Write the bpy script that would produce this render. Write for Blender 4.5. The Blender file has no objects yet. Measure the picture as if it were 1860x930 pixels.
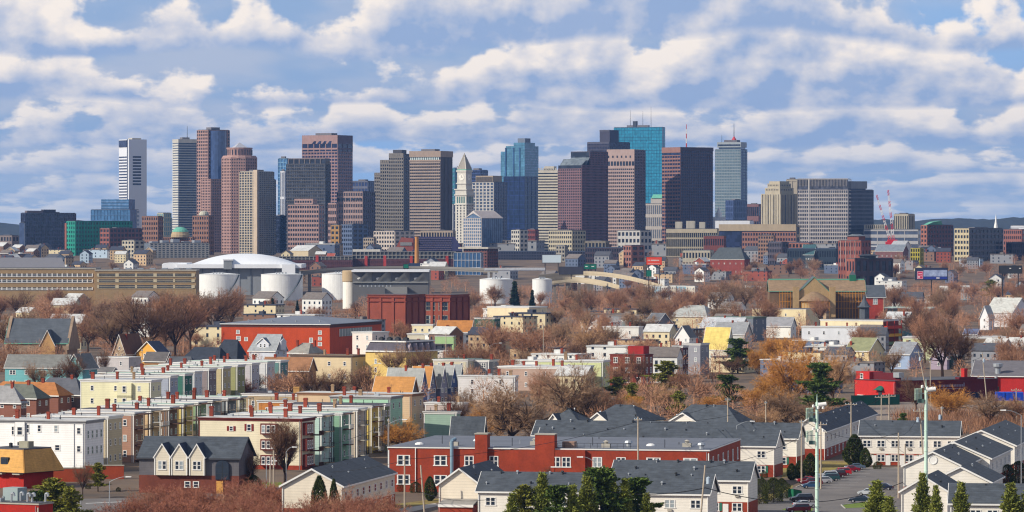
import bpy, math, random
from mathutils import Vector
R = random.Random(11)
S = bpy.context.scene
HAZE_D = 2.9e-5
C = S.collection
H, F, HY = 55.0, 7570.0, 415.0      # eye height (m), focal length and horizon row in photo pixels (1860 wide)
# ---------------------------------------------------------------- camera
cd = bpy.data.cameras.new('camera'); cam = bpy.data.objects.new('camera', cd); C.objects.link(cam)
cam.location = (0, 0, H); cam.rotation_euler = (math.pi/2, 0, 0)
cd.sensor_width = 36; cd.lens = F/1860*36; cd.shift_y = -(465-HY)/1860
cd.clip_start = 5; cd.clip_end = 60000
S.camera = cam
S.view_settings.view_transform = 'Standard'; S.view_settings.look = 'None'
S.view_settings.exposure = 0.0; S.view_settings.gamma = 1.0
S.render.engine = 'CYCLES'
cy = S.cycles
cy.use_denoising = True; cy.max_bounces = 4; cy.diffuse_bounces = 2; cy.glossy_bounces = 2
cy.transmission_bounces = 2; cy.volume_bounces = 0; cy.transparent_max_bounces = 4
cy.caustics_reflective = False; cy.caustics_refractive = False; cy.filter_width = 1.2
# ---------------------------------------------------------------- sun and sky
ROWS = 3.8
SUN_EL, SUN_AZ = math.radians(31), math.radians(64)     # azimuth: left of straight behind the camera
sdir = Vector((-math.sin(SUN_AZ)*math.cos(SUN_EL), -math.cos(SUN_AZ)*math.cos(SUN_EL), math.sin(SUN_EL)))
sl = bpy.data.lights.new('sun', 'SUN'); sl.energy = 5.0; sl.angle = math.radians(.5); sl.color = (1, .92, .78)
so = bpy.data.objects.new('sun', sl); C.objects.link(so); so.rotation_euler = (-sdir).to_track_quat('-Z', 'Y').to_euler()
W = bpy.data.worlds.new('World'); S.world = W; W.use_nodes = True
W.cycles.sampling_method = 'MANUAL'; W.cycles.sample_map_resolution = 512
nt = W.node_tree; N = nt.nodes; L = nt.links
def nd(tree, typ, **kw):
    n = tree.nodes.new(typ)
    for k, v in kw.items(): setattr(n, k, v)
    return n
def mth(op, a, b=None, c=None, clamp=False):
    n = nd(nt, 'ShaderNodeMath', operation=op, use_clamp=clamp)
    for i, x in enumerate((a, b, c)):
        if x is None: continue
        if isinstance(x, (int, float)): n.inputs[i].default_value = x
        else: L.new(x, n.inputs[i])
    return n.outputs[0]
bgn = N['Background']; bgn.inputs[1].default_value = .1
sky = nd(nt, 'ShaderNodeTexSky', sky_type='NISHITA', sun_disc=False)
sky.sun_elevation = SUN_EL; sky.sun_rotation = math.pi+SUN_AZ
sky.altitude = 60; sky.air_density = 1.2; sky.dust_density = .6; sky.ozone_density = 2.5
tc = nd(nt, 'ShaderNodeTexCoord'); sp = nd(nt, 'ShaderNodeSeparateXYZ'); L.new(tc.outputs['Generated'], sp.inputs[0])
dz = mth('MAXIMUM', sp.outputs[2], 0.0)
def fb(sx, z, detail, rough=.5, off=0.):
    cx = nd(nt, 'ShaderNodeCombineXYZ')
    L.new(mth('MULTIPLY_ADD', sp.outputs[0], sx, off), cx.inputs[0]); L.new(mth('MULTIPLY', sp.outputs[1], sx), cx.inputs[1])
    if isinstance(z, (int, float)): cx.inputs[2].default_value = z
    else: L.new(z, cx.inputs[2])
    n = nd(nt, 'ShaderNodeTexNoise', noise_dimensions='3D'); L.new(cx.outputs[0], n.inputs['Vector'])
    n.inputs['Scale'].default_value = 1; n.inputs['Detail'].default_value = detail; n.inputs['Roughness'].default_value = rough
    return n.outputs[0]
def ramp(x, a, b):
    n = nd(nt, 'ShaderNodeMapRange', interpolation_type='SMOOTHSTEP'); L.new(x, n.inputs[0])
    n.inputs[1].default_value = a; n.inputs[2].default_value = b
    return n.outputs[0]
def mix(f, a, b):
    n = nd(nt, 'ShaderNodeMix', data_type='RGBA')
    for s, x in ((n.inputs[0], f), (n.inputs[6], a), (n.inputs[7], b)):
        if isinstance(x, tuple): s.default_value = (*x, 1)
        elif isinstance(x, float): s.default_value = x
        else: L.new(x, s)
    return n.outputs[2]
# cumulus in rows that close up towards the horizon: flat grey bases, rounded sunlit heads
v0 = mth('MULTIPLY', mth('LOGARITHM', mth('ADD', dz, .013), math.e), ROWS)
vv = mth('ADD', v0, mth('MULTIPLY', mth('SUBTRACT', fb(9, mth('MULTIPLY', v0, .4), 2), .5), 1.7))
p0 = fb(70, mth('MULTIPLY', v0, 1.5), 7, .52); p1 = fb(70, mth('MULTIPLY_ADD', v0, 1.5, .26), 5, .5, -.22)
relief = mth('SUBTRACT', p0, p1)
row0 = mth('FLOOR', vv)
big = fb(7, mth('MULTIPLY', v0, .35), 2, .5, 7.7)
clear = mix(ramp(dz, .10, .5), mix(.15, (2.6, 5.2, 9.6), sky.outputs[0]), sky.outputs[0])
col = mix(mth('MULTIPLY', ramp(big, .70, .57), .96), clear, mix(ramp(fb(30, mth('MULTIPLY', v0, 1.3), 4), .35, .65), (3.1, 4.5, 6.9), (4.8, 5.5, 7.0))); col = mix(ramp(dz, .10, .5), col, clear)
for j in (2, 1, 0):
    r_ = mth('SUBTRACT', row0, float(j)); t = mth('SUBTRACT', vv, r_)
    hh = mth('MULTIPLY_ADD', ramp(fb(23, mth('MULTIPLY', r_, 7.31), 3, .5), .30, .70), 1.9, .30)
    edge = mth('SUBTRACT', mth('MULTIPLY_ADD', mth('SUBTRACT', p0, .5), 3.0, hh), t)
    thin = mth('SUBTRACT', 1.0, mth('MULTIPLY', ramp(dz, .07, .5), .7))   # overhead the cumulus stands apart and clear sky shows
    mask = mth('MULTIPLY', mth('MULTIPLY', thin, ramp(edge, -.05, .30)), ramp(t, -.04, .14))
    s_ = mth('DIVIDE', t, mth('MAXIMUM', hh, .6))
    lit = mth('ADD', mth('MULTIPLY', ramp(s_, .10, .85), .80), mth('MULTIPLY_ADD', relief, 2.0, .10), clamp=True)
    cr = nd(nt, 'ShaderNodeValToRGB'); L.new(lit, cr.inputs[0]); E_ = cr.color_ramp.elements
    E_[0].position = .02; E_[0].color = (.27, .37, .57, 1); E_[1].position = .95; E_[1].color = (.90, .805, .71, 1)
    e = E_.new(.40); e.color = (.52, .54, .62, 1)
    cc = nd(nt, 'ShaderNodeVectorMath', operation='SCALE'); L.new(cr.outputs[0], cc.inputs[0]); cc.inputs['Scale'].default_value = 12.2
    col = mix(mth('MULTIPLY', mask, .94), col, cc.outputs[0])
lown = mth('MULTIPLY', ramp(dz, .034, -.006), .66)   # far cloud decks melt into the pale air at the horizon
skyc = mix(lown, col, (3.6, 5.1, 7.5))
L.new(skyc, bgn.inputs[0])
# ---------------------------------------------------------------- helpers
def sm(a, b, x):
    t = max(0., min(1., (x-a)/(b-a))); return t*t*(3-2*t)
def gz(y): return 25*sm(3300, 4300, y)
def PX(px, Y): return (px-930)*Y/F
def PZ(py, Y): return H-(py-HY)*Y/F
def YB(py):                                            # distance at which the ground shows in row py
    a, b = 300., 9000.
    for _ in range(40):
        m = (a+b)/2
        if HY+(H-gz(m))*F/m > py: a = m
        else: b = m
    return a
def YT(py, h): return (H-h)*F/(py-HY)                  # distance of a roof edge of height h seen in row py
def lin(c): return c/12.92 if c <= .04045 else ((c+.055)/1.055)**2.4
def rgb(r, g, b): return (lin(r/255), lin(g/255), lin(b/255))
_m = {}
def mat(name, c, rough=.8, var=.14, sc=.35, metal=0., spec=.3, pat=None, c2=None, inst=0., bump=0., wear=None, panes=.3):
    if wear is None: wear = .08 if pat == 'siding' else .16 if pat == 'brick' else .26 if pat == 'shingle' else 0.
    if name in _m: return _m[name]
    m = bpy.data.materials.new(name); m.use_nodes = True; t = m.node_tree
    b = t.nodes['Principled BSDF']
    b.inputs['Roughness'].default_value = rough; b.inputs['Metallic'].default_value = metal
    b.inputs['Specular IOR Level'].default_value = spec
    tc = nd(t, 'ShaderNodeTexCoord'); mp = nd(t, 'ShaderNodeMapping'); t.links.new(tc.outputs['Object'], mp.inputs[0])
    n = nd(t, 'ShaderNodeTexNoise'); n.inputs['Scale'].default_value = sc; n.inputs['Detail'].default_value = 6
    n.inputs['Roughness'].default_value = .65
    if pat == 'streak': mp.inputs['Scale'].default_value = (3, 3, .25)
    if pat == 'shingle': mp.inputs['Scale'].default_value = (.5, 1.2, 3)
    t.links.new(mp.outputs[0], n.inputs['Vector'])
    r = nd(t, 'ShaderNodeValToRGB'); t.links.new(n.outputs[0], r.inputs[0])
    lo = c2 or tuple(x*(1-var) for x in c); hi = tuple(min(1, x*(1+var)) for x in c)
    r.color_ramp.elements[0].position = .32; r.color_ramp.elements[0].color = (*lo, 1)
    r.color_ramp.elements[1].position = .68; r.color_ramp.elements[1].color = (*hi, 1)
    col = r.outputs[0]
    def mul(col, fac):
        q = nd(t, 'ShaderNodeMix', data_type='RGBA', blend_type='MULTIPLY'); q.inputs[0].default_value = 1
        t.links.new(col, q.inputs[6]); t.links.new(fac, q.inputs[7]); return q.outputs[2]
    hgt = n.outputs[0]
    if pat in ('siding', 'brick', 'shingle'):
        w = nd(t, 'ShaderNodeTexWave', wave_type='BANDS', bands_direction='Z', wave_profile='SAW')
        t.links.new(tc.outputs['Object'], w.inputs[0])
        w.inputs['Scale'].default_value = {'siding': .6, 'brick': 2.2, 'shingle': .9}[pat]
        w.inputs['Distortion'].default_value = {'siding': .02, 'brick': .1, 'shingle': .6}[pat]
        mr = nd(t, 'ShaderNodeMapRange'); t.links.new(w.outputs[1], mr.inputs[0])
        mr.inputs[3].default_value = .86 if pat != 'brick' else .8; mr.inputs[4].default_value = 1.03; mr.inputs[1].default_value = 0; mr.inputs[2].default_value = .35
        col = mul(col, mr.outputs[0]); hgt = w.outputs[1]
        if pat == 'brick':
            n2 = nd(t, 'ShaderNodeTexNoise'); n2.inputs['Scale'].default_value = 2.5; t.links.new(tc.outputs['Object'], n2.inputs[0])
            m2 = nd(t, 'ShaderNodeMapRange'); t.links.new(n2.outputs[0], m2.inputs[0]); m2.inputs[3].default_value = .72; m2.inputs[4].default_value = 1.25
            col = mul(col, m2.outputs[0])
    if pat == 'panes':                                 # one random tone per window: uneven glass and blinds
        sn = nd(t, 'ShaderNodeVectorMath', operation='SNAP'); t.links.new(tc.outputs['Object'], sn.inputs[0]); sn.inputs[1].default_value = (2.7, 2.7, 3.9)
        wn = nd(t, 'ShaderNodeTexWhiteNoise', noise_dimensions='3D'); t.links.new(sn.outputs[0], wn.inputs[0])
        m4 = nd(t, 'ShaderNodeMapRange', interpolation_type='SMOOTHSTEP'); t.links.new(wn.outputs[0], m4.inputs[0]); m4.inputs[1].default_value = .25; m4.inputs[3].default_value = 1-panes; m4.inputs[4].default_value = 1+panes*2
        col = mul(col, m4.outputs[0])
    if wear:                                            # broad stains and weathering
        n5 = nd(t, 'ShaderNodeTexNoise'); mp5 = nd(t, 'ShaderNodeMapping'); mp5.inputs['Scale'].default_value = (.35, .35, .12); t.links.new(tc.outputs['Object'], mp5.inputs[0]); t.links.new(mp5.outputs[0], n5.inputs['Vector']); n5.inputs['Scale'].default_value = 1.3; n5.inputs['Detail'].default_value = 7; n5.inputs['Roughness'].default_value = .7
        m5 = nd(t, 'ShaderNodeMapRange'); t.links.new(n5.outputs[0], m5.inputs[0]); m5.inputs[1].default_value = .3; m5.inputs[2].default_value = .7; m5.inputs[3].default_value = 1-wear; m5.inputs[4].default_value = 1+wear*.5
        col = mul(col, m5.outputs[0])
    if inst:
        oi = nd(t, 'ShaderNodeObjectInfo'); m3 = nd(t, 'ShaderNodeMapRange'); t.links.new(oi.outputs['Random'], m3.inputs[0])
        m3.inputs[3].default_value = 1-inst; m3.inputs[4].default_value = 1+inst
        col = mul(col, m3.outputs[0])
    t.links.new(col, b.inputs['Base Color'])
    if bump:
        bp = nd(t, 'ShaderNodeBump'); bp.inputs['Strength'].default_value = bump; bp.inputs['Distance'].default_value = .05
        t.links.new(hgt, bp.inputs['Height']); t.links.new(bp.outputs[0], b.inputs['Normal'])
    _m[name] = m
    return m
class MB:
    def __init__(s): s.v = []; s.f = []; s.m = []
    def poly(s, pts, m=0):
        i = len(s.v); s.v += [tuple(p) for p in pts]; s.f.append(tuple(range(i, i+len(pts)))); s.m.append(m)
        return s
    def box(s, x0, x1, y0, y1, z0, z1, m=0):
        if x0 > x1: x0, x1 = x1, x0
        if y0 > y1: y0, y1 = y1, y0
        i = len(s.v)
        s.v += [(x0,y0,z0),(x1,y0,z0),(x1,y1,z0),(x0,y1,z0),(x0,y0,z1),(x1,y0,z1),(x1,y1,z1),(x0,y1,z1)]
        for f in ((0,1,5,4),(1,2,6,5),(2,3,7,6),(3,0,4,7),(4,5,6,7),(3,2,1,0)):
            s.f.append(tuple(i+k for k in f)); s.m.append(m)
        return s
    def ext(s, pts, d, m=0, caps=True):                 # polygon pts swept by vector d
        n = len(pts); i = len(s.v); d = Vector(d)
        s.v += [tuple(p) for p in pts]+[tuple(Vector(p)+d) for p in pts]
        for k in range(n):
            s.f.append((i+k, i+(k+1) % n, i+n+(k+1) % n, i+n+k)); s.m.append(m)
        if caps:
            s.f.append(tuple(i+k for k in reversed(range(n)))); s.m.append(m)
            s.f.append(tuple(i+n+k for k in range(n))); s.m.append(m)
        return s
    def lathe(s, prof, n=12, cx=0, cy=0, m=0, a0=0.):
        i = len(s.v)
        for r, z in prof:
            for k in range(n):
                a = a0+2*math.pi*k/n; s.v.append((cx+r*math.cos(a), cy+r*math.sin(a), z))
        for j in range(len(prof)-1):
            for k in range(n):
                s.f.append((i+j*n+k, i+j*n+(k+1) % n, i+(j+1)*n+(k+1) % n, i+(j+1)*n+k)); s.m.append(m)
        if prof[-1][0] > .01: s.f.append(tuple(i+(len(prof)-1)*n+k for k in range(n))); s.m.append(m)
        return s
    def tube(s, p, q, r0, r1=None, n=6, m=0):
        p, q = Vector(p), Vector(q); r1 = r0 if r1 is None else r1
        d = (q-p).normalized(); a = d.orthogonal().normalized(); b = d.cross(a); i = len(s.v)
        for c, r in ((p, r0), (q, r1)):
            for k in range(n):
                t = 2*math.pi*k/n; s.v.append(tuple(c+a*(r*math.cos(t))+b*(r*math.sin(t))))
        for k in range(n): s.f.append((i+k, i+(k+1) % n, i+n+(k+1) % n, i+n+k)); s.m.append(m)
        s.f.append(tuple(i+n+k for k in range(n))); s.m.append(m)
        s.f.append(tuple(i+k for k in reversed(range(n)))); s.m.append(m)
        return s
    def mesh(s, name, mats):
        me = bpy.data.meshes.new(name); me.from_pydata(s.v, [], s.f)
        for q in (mats if isinstance(mats, (list, tuple)) else [mats]): me.materials.append(q)
        if any(s.m): me.polygons.foreach_set('material_index', s.m)
        me.update(); return me
    def build(s, name, mats, parent=None, loc=None, rz=None, kind=None):
        return put(name, s.mesh(name, mats), parent, loc, rz, kind=kind)
def put(name, me, parent=None, loc=None, rz=None, scale=None, kind=None):
    o = bpy.data.objects.new(name, me); C.objects.link(o)
    if parent is not None: o.parent = parent
    if loc is not None: o.location = loc
    if rz is not None: o.rotation_euler = (0, 0, rz)
    if scale is not None: o.scale = scale
    if kind: o['kind'] = kind
    return o
LM, AUTO = [], []                                       # landmarks and things whose label is completed at the end
def tag(o, label, cat, group=None):
    o['label'] = label; o['category'] = cat
    if group: o['group'] = group
    return o
def thing(name, label, cat, loc=(0, 0, 0), rz=0, group=None, lm=None):
    o = bpy.data.objects.new(name, None); C.objects.link(o); o.empty_display_size = .5
    o.location = loc; o.rotation_euler = (0, 0, rz); tag(o, label, cat, group)
    if lm: LM.append((o, lm))
    return o
def auto(o, base):
    AUTO.append((o, base)); return o
def struct(name, mb, m): return mb.build(name, m, kind='structure')
def copy_tree(o, parent=None):
    c = o.copy(); C.objects.link(c)
    if parent is not None: c.parent = parent
    for ch in o.children: copy_tree(ch, c)
    return c
def corner(x0, xc, x1, Y, th):
    """near corner at pixel xc: widths of the left/front face (px x0..xc) and of the right face (xc..x1) turned by th degrees"""
    t = math.radians(th); c, s = math.cos(t), math.sin(t); a, b = (x0-930)/F, (x1-930)/F; X = PX(xc, Y)
    return (X-a*Y)/(c+a*s), max(.4, (b*Y-X)/max(.05, s-b*c)), -t
# ---------------------------------------------------------------- materials
WHITE = mat('white_siding', rgb(232, 226, 215), var=.05, pat='siding', bump=.2)
TRIM = mat('white_trim', rgb(228, 226, 222), var=.05, rough=.6)
BRICK = mat('red_brick', rgb(150, 58, 34), pat='brick', var=.16, sc=.25)
DBRICK = mat('dark_brick', rgb(122, 50, 38), pat='brick', var=.2, sc=.2)
CHIM = mat('chimney_brick', rgb(138, 60, 42), pat='brick', var=.2, sc=.6, inst=.2)
SHING = mat('grey_shingles', rgb(76, 82, 90), pat='shingle', var=.2, wear=.34, sc=.9, rough=.9)
TAR = mat('tar_roof', rgb(88, 88, 94), var=.25, sc=.12, rough=.85, wear=.35)
ROOFW = mat('pale_roof', rgb(204, 204, 202), var=.14, sc=.1, rough=.8, wear=.3)
PANE = mat('window_glass', rgb(44, 54, 68), rough=.12, var=.45, sc=.25, spec=.5)
PALEP = mat('pale_blind', rgb(150, 160, 165), rough=.3, var=.3, sc=.3, spec=.5)
WOOD = mat('grey_wood', rgb(140, 124, 104), var=.2, sc=1.5, pat='streak', inst=.12)
METAL = mat('galvanised_metal', rgb(170, 174, 178), rough=.45, metal=.5, var=.1)
DARK = mat('dark_metal', rgb(48, 50, 54), rough=.6, var=.1)
GREYC = mat('concrete', rgb(170, 164, 152), var=.14, sc=.15, pat='streak')
def paint(r, g, b, pat='siding', inst=0, var=.06):
    return mat('painted_%s_%d_%d_%d' % (pat or 'flat', r, g, b), rgb(r, g, b), pat=pat, var=var, sc=.3, bump=.15 if pat == 'siding' else 0, inst=inst)
def roofm(r, g, b): return mat('shingles_%d_%d_%d' % (r, g, b), rgb(r, g, b), pat='shingle', var=.13, sc=.8, rough=.9)
# ---------------------------------------------------------------- windows
_w = {}
def winmesh(kind, fm, pm):
    k = (kind, fm.name, pm.name)
    if k in _w: return _w[k]
    f, p = MB(), MB()
    b = .1 if kind == 'double' else .14
    f.box(-.5, -.5+b, -.07, .0, 0, 1).box(.5-b, .5, -.07, .0, 0, 1).box(-.5+b, .5-b, -.07, 0, 1-b*.7, 1)
    f.box(-.56, .56, -.12, 0, -.05, b*.55)
    if kind == 'double': f.box(-.06, .06, -.066, 0, b*.55, 1-b*.7)
    f.box(-.5+b, -.07 if kind == 'double' else .5-b, -.05, 0, .47, .53)
    if kind == 'double': f.box(.07, .5-b, -.05, 0, .47, .53)
    p.poly([(-.5+b*.5, -.02, .03), (.5-b*.5, -.02, .03), (.5-b*.5, -.02, .98), (-.5+b*.5, -.02, .98)])
    _w[k] = (f.mesh('window', fm), p.mesh('pane', pm)); return _w[k]
def far_winmesh(fm, pm):
    k = ('far', fm.name, pm.name)
    if k in _w: return _w[k]
    f = MB().box(-.5, .5, -.06, 0, 0, 1); f.poly([(-.36, -.065, .1), (.36, -.065, .1), (.36, -.065, .92), (-.36, -.065, .92)], 1)
    f.box(-.5, .5, -.075, -.062, .47, .53)
    _w[k] = f.mesh('window', [fm, pm]); return _w[k]
def win(root, loc, w, h, rz=0, kind='single', fm=None, pm=None, far=False, jit=True):
    fm = fm or TRIM; pm = pm or (PALEP if jit and R.random() < .18 else PANE)
    if far: return put('window', far_winmesh(fm, pm), root, loc, rz, (w, 1, h))
    a, b = winmesh(kind, fm, pm)
    o = put('window', a, root, loc, rz, (w, 1, h)); put('pane', b, o); return o
def winrow(root, face, a0, a1, n, z, w, h, off=0, **k):
    for i in range(n):
        a = a0+(i+.5)*(a1-a0)/n
        if face == 'F': win(root, (a, off, z), w, h, 0, **k)
        else: win(root, (off, a, z), w, h, math.pi/2, **k)
def chimney(root, x, y, z, h=2.0, w=.8, m=None, pot=False):
    if h == 2.0: h = R.uniform(1.5, 2.4); w = R.uniform(.65, .95)
    if m is None and R.random() < .22: m = mat('tan_chimney', rgb(156, 128, 100), pat='brick', var=.2, sc=.6, inst=.15)
    b = MB().box(-w/2, w/2, -w*.4, w*.4, -.3, h).box(-w/2-.1, w/2+.1, -w*.4-.1, w*.4+.1, h-.45, h-.2)
    o = b.build('chimney', m or CHIM, root, (x, y, z))
    if pot: MB().lathe([(.16, h), (.16, h+.5), (.22, h+.55)], 6).build('chimney_pot', DARK, o)
    return o
# ---------------------------------------------------------------- flat-roofed houses
def porch(root, y0, y1, st, fh, z0, dm, pm, depth=2.2):
    """stacked timber decks on the right-hand wall"""
    for s in range(st+1):
        z = z0+s*fh
        MB().box(.02, depth, y0, y1, z-.22, z).build('porch_roof' if s == st else 'porch_deck', dm, root)
        if s < st:
            rl = MB().box(depth-.1, depth, y0, y1, z+.92, z+1.02)
            n = int((y1-y0)/.35)
            for i in range(n+1): rl.box(depth-.08, depth-.03, y0+i*(y1-y0)/n-.025, y0+i*(y1-y0)/n+.025, z, z+.92)
            rl.box(.1, depth-.1, y0, y0+.06, z+.92, z+1.02)
            rl.build('railing', pm, root)
    for y in (y0+.08, (y0+y1)/2, y1-.08):
        MB().box(depth-.24, depth-.1, y-.08, y+.08, z0-.1, z0+st*fh-.22).build('post', pm, root)
def flat_house(label, x0, xc, x1, top, h, th, wall, roof=None, st=3, nf=4, nr=2, trim=None, chim=(), Y=None, name='flat_roofed_house',
               cat='house', far=None, group=None, lm=None, corn=.35, ww=.95, wh=1.5, kind='single', fm=None, base=None, bands=True, right_wall=None, zg=None):
    Y = Y or YT(top, h); wL, wR, rz = corner(x0, xc, x1, Y, th); g = gz(Y) if zg is None else zg
    if gz(Y) > 0: h = PZ(top, Y)-g
    far = Y > 1500 if far is None else far
    r = thing(name, label, cat, (PX(xc, Y), Y, g), rz, group, lm)
    tm = trim or TRIM
    MB().box(-wL, 0, 0, wR, -1.5, h).build('wall', wall, r)
    if base: MB().box(-wL-.06, .06, -.06, wR+.06, -1.5, base[0]).build('base_wall', base[1], r)
    MB().box(-wL-corn, corn, -corn, wR+corn, h-.05, h+.18).build('cornice', tm, r)
    e = corn-.12
    MB().box(-wL-e, e, -e, wR+e, h+.19, h+.26).build('roof', roof or TAR, r)
    if corn > .2: MB().box(-wL-.12, .12, -.12, wR+.12, h-.5, h-.06).build('frieze', tm, r)
    fh = (h-.6)/st if st else h
    z0 = base[0]-.2 if base and base[0] > 1.5 else 0
    for s in range(st):
        z = s*fh+fh*.36
        if nf: winrow(r, 'F', -wL, 0, nf, z, ww, wh, far=far, kind=kind, fm=fm)
        if nr: winrow(r, 'R', 0, wR, nr, z, ww, wh, far=far, fm=fm)
    for c in chim: chimney(r, -wL*c[0], wR*c[1], h+.25, *(c[2:]))
    if not far and Y < 1500:
        for a in (-wL+.12, -.12): MB().box(a-.12, a+.12, -.05, -.005, 0, h-.5).build('corner_board', tm, r)
        MB().tube((-.5, -.1, 0), (-.5, -.1, h-.3), .06, .06, 5).build('downpipe', METAL, r); rr = random.Random(int(Y*7))
        for i in range(3):
            x, y = -wL*rr.uniform(.1, .9), wR*rr.uniform(.15, .85); MB().tube((x, y, h+.2), (x, y, h+rr.uniform(.7, 1.3)), .09, .09, 6).build('vent_pipe', METAL if i % 2 else DARK, r)
        if rr.random() < .6: x, y = -wL*rr.uniform(.2, .8), wR*rr.uniform(.3, .7); MB().box(x-.6, x+.6, y-.5, y+.5, h+.2, h+.8).build('roof_hatch', METAL, r)
        if rr.random() < .5: x = -wL*rr.uniform(.2, .8); MB().tube((x, wR*.5, h+.2), (x, wR*.5, h+2.6), .03, .02, 4).box(x-.7, x+.7, wR*.5-.02, wR*.5+.02, h+2.3, h+2.35).box(x-.4, x+.4, wR*.5-.02, wR*.5+.02, h+2.05, h+2.1).build('aerial', DARK, r)
    return r, wL, wR, h
# ---------------------------------------------------------------- pitched-roof houses
def roof_slab(root, ax, x0, x1, y0, y1, z, rise, rm, ov=.45, tm=None, hipL=0, hipR=0, name='roof'):
    """ridge along ax ('x' or 'y') over the rectangle; hips inset at either end; slabs have thickness and white rakes"""
    t = .22
    if ax == 'x': P = lambda u, v, w: (u, v, w)
    else: P = lambda u, v, w: (v, u, w); x0, x1, y0, y1 = y0, y1, x0, x1
    yc = (y0+y1)/2; hw = (y1-y0)/2; sl = rise/hw; ze = z-ov*sl
    a, b = x0-ov, x1+ov; ra, rb = (x0+hipL if hipL else a), (x1-hipR if hipR else b)
    m = MB()
    for sgn in (-1, 1):
        ye = yc+sgn*(hw+ov)
        q = [P(a, ye, ze), P(b, ye, ze), P(rb, yc, z+rise), P(ra, yc, z+rise)]
        m.ext(q, (0, 0, t))
    if hipL: m.ext([P(a, yc-hw-ov, ze), P(a, yc+hw+ov, ze), P(ra, yc, z+rise)], (0, 0, t))
    if hipR: m.ext([P(b, yc-hw-ov, ze), P(b, yc+hw+ov, ze), P(rb, yc, z+rise)], (0, 0, t))
    m.build(name, rm, root)
    f = MB(); tm = tm or TRIM
    for sgn in (-1, 1):
        ye = yc+sgn*(hw+ov)
        lo, hi = sorted((ye+sgn*.02, ye+sgn*.1))
        p0, p1 = P(a, lo, ze-.12), P(b, hi, ze+t*.8)
        f.box(p0[0], p1[0], p0[1], p1[1], p0[2], p1[2])
        for end, hip, s2 in ((a, hipL, -1), (b, hipR, 1)):
            if hip: continue
            f.ext([P(end+s2*.01, ye, ze-.16), P(end+s2*.01, yc, z+rise-.16), P(end+s2*.01, yc, z+rise+t*.9), P(end+s2*.01, ye, ze+t*.9)], Vector(P(s2*.09, 0, 0)))
    f.build('fascia', tm, root)
def gable_walls(ax, x0, x1, y0, y1, z0, z, rise):
    m = MB().box(x0, x1, y0, y1, z0, z)
    if ax == 'x':
        yc = (y0+y1)/2
        m.ext([(x0, y0, z-.01), (x0, y1, z-.01), (x0, yc, z+rise-.05)], (x1-x0, 0, 0))
    else:
        xc = (x0+x1)/2
        m.ext([(x0, y0, z-.01), (x1, y0, z-.01), (xc, y0, z+rise-.05)], (0, y1-y0, 0))
    return m
def gable_house(label, x0, xc, x1, eave, he, rise, ax, th, wall, roof, st=2, nf=3, nr=2, Y=None, chim=(), hip=None, name='gabled_house', cat='house',
                group=None, lm=None, far=None, ov=.45, base=None, ww=1., wh=1.4, gw=0, vents=0, kind='single', trim=None, depth=None, fm=None, zg=None):
    Y = Y or YT(eave, he); wL, wR, rz = corner(x0, xc, x1, Y, th); g = gz(Y) if zg is None else zg
    if depth: wR = depth
    if gz(Y) > 0: he = max(3, PZ(eave, Y)-g)
    far = Y > 1500 if far is None else far
    r = thing(name, label, cat, (PX(xc, Y), Y, g), rz, group, lm)
    (gable_walls(ax, -wL, 0, 0, wR, -1.5, he, rise) if not hip else MB().box(-wL, 0, 0, wR, -1.5, he)).build('wall', wall, r)
    hl, hr = hip or (0, 0)
    roof_slab(r, ax, -wL, 0, 0, wR, he, rise, roof, ov, trim, hl, hr)
    if base: MB().box(-wL-.05, .05, -.05, wR+.05, -1.5, base[0]).build('brick_base', base[1], r)
    fh = he/st
    for s in range(st):
        z = s*fh+fh*.32
        if nf: winrow(r, 'F', -wL, 0, nf, z, ww, wh, off=-.05 if base and s == 0 else 0, far=far, kind=kind, fm=fm)
        if nr: winrow(r, 'R', 0, wR, nr, z, ww, wh, off=.05 if base and s == 0 else 0, far=far, fm=fm)
    if gw:
        if ax == 'y': winrow(r, 'F', -wL*.68, -wL*.32, gw, he+rise*.15, ww*.8, wh*.8, far=far, fm=fm)
        else: winrow(r, 'R', wR*.32, wR*.68, gw, he+rise*.15, ww*.8, wh*.8, far=far, fm=fm)
    for c in chim: chimney(r, -wL*c[0], wR*c[1], c[2] if len(c) > 2 else he+rise*.75, c[3] if len(c) > 3 else 2.2)
    for i in range(vents):
        x = -wL*(i+R.uniform(.2, .8))/vents; q_ = R.uniform(.5, 1.1)
        if ax == 'x':
            y = wR*(.44 if i % 3 else R.uniform(.12, .35)); z = he+rise*(y/(wR/2))
            MB().lathe([(.14*q_, 0), (.14*q_, .4*q_), (.28*q_, .5*q_), (.22*q_, .7*q_), (.05, .75*q_)], 6).build('roof_vent', METAL if i % 2 else DARK, r, (x, y, z+.1))
    return r, wL, wR, he
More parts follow.
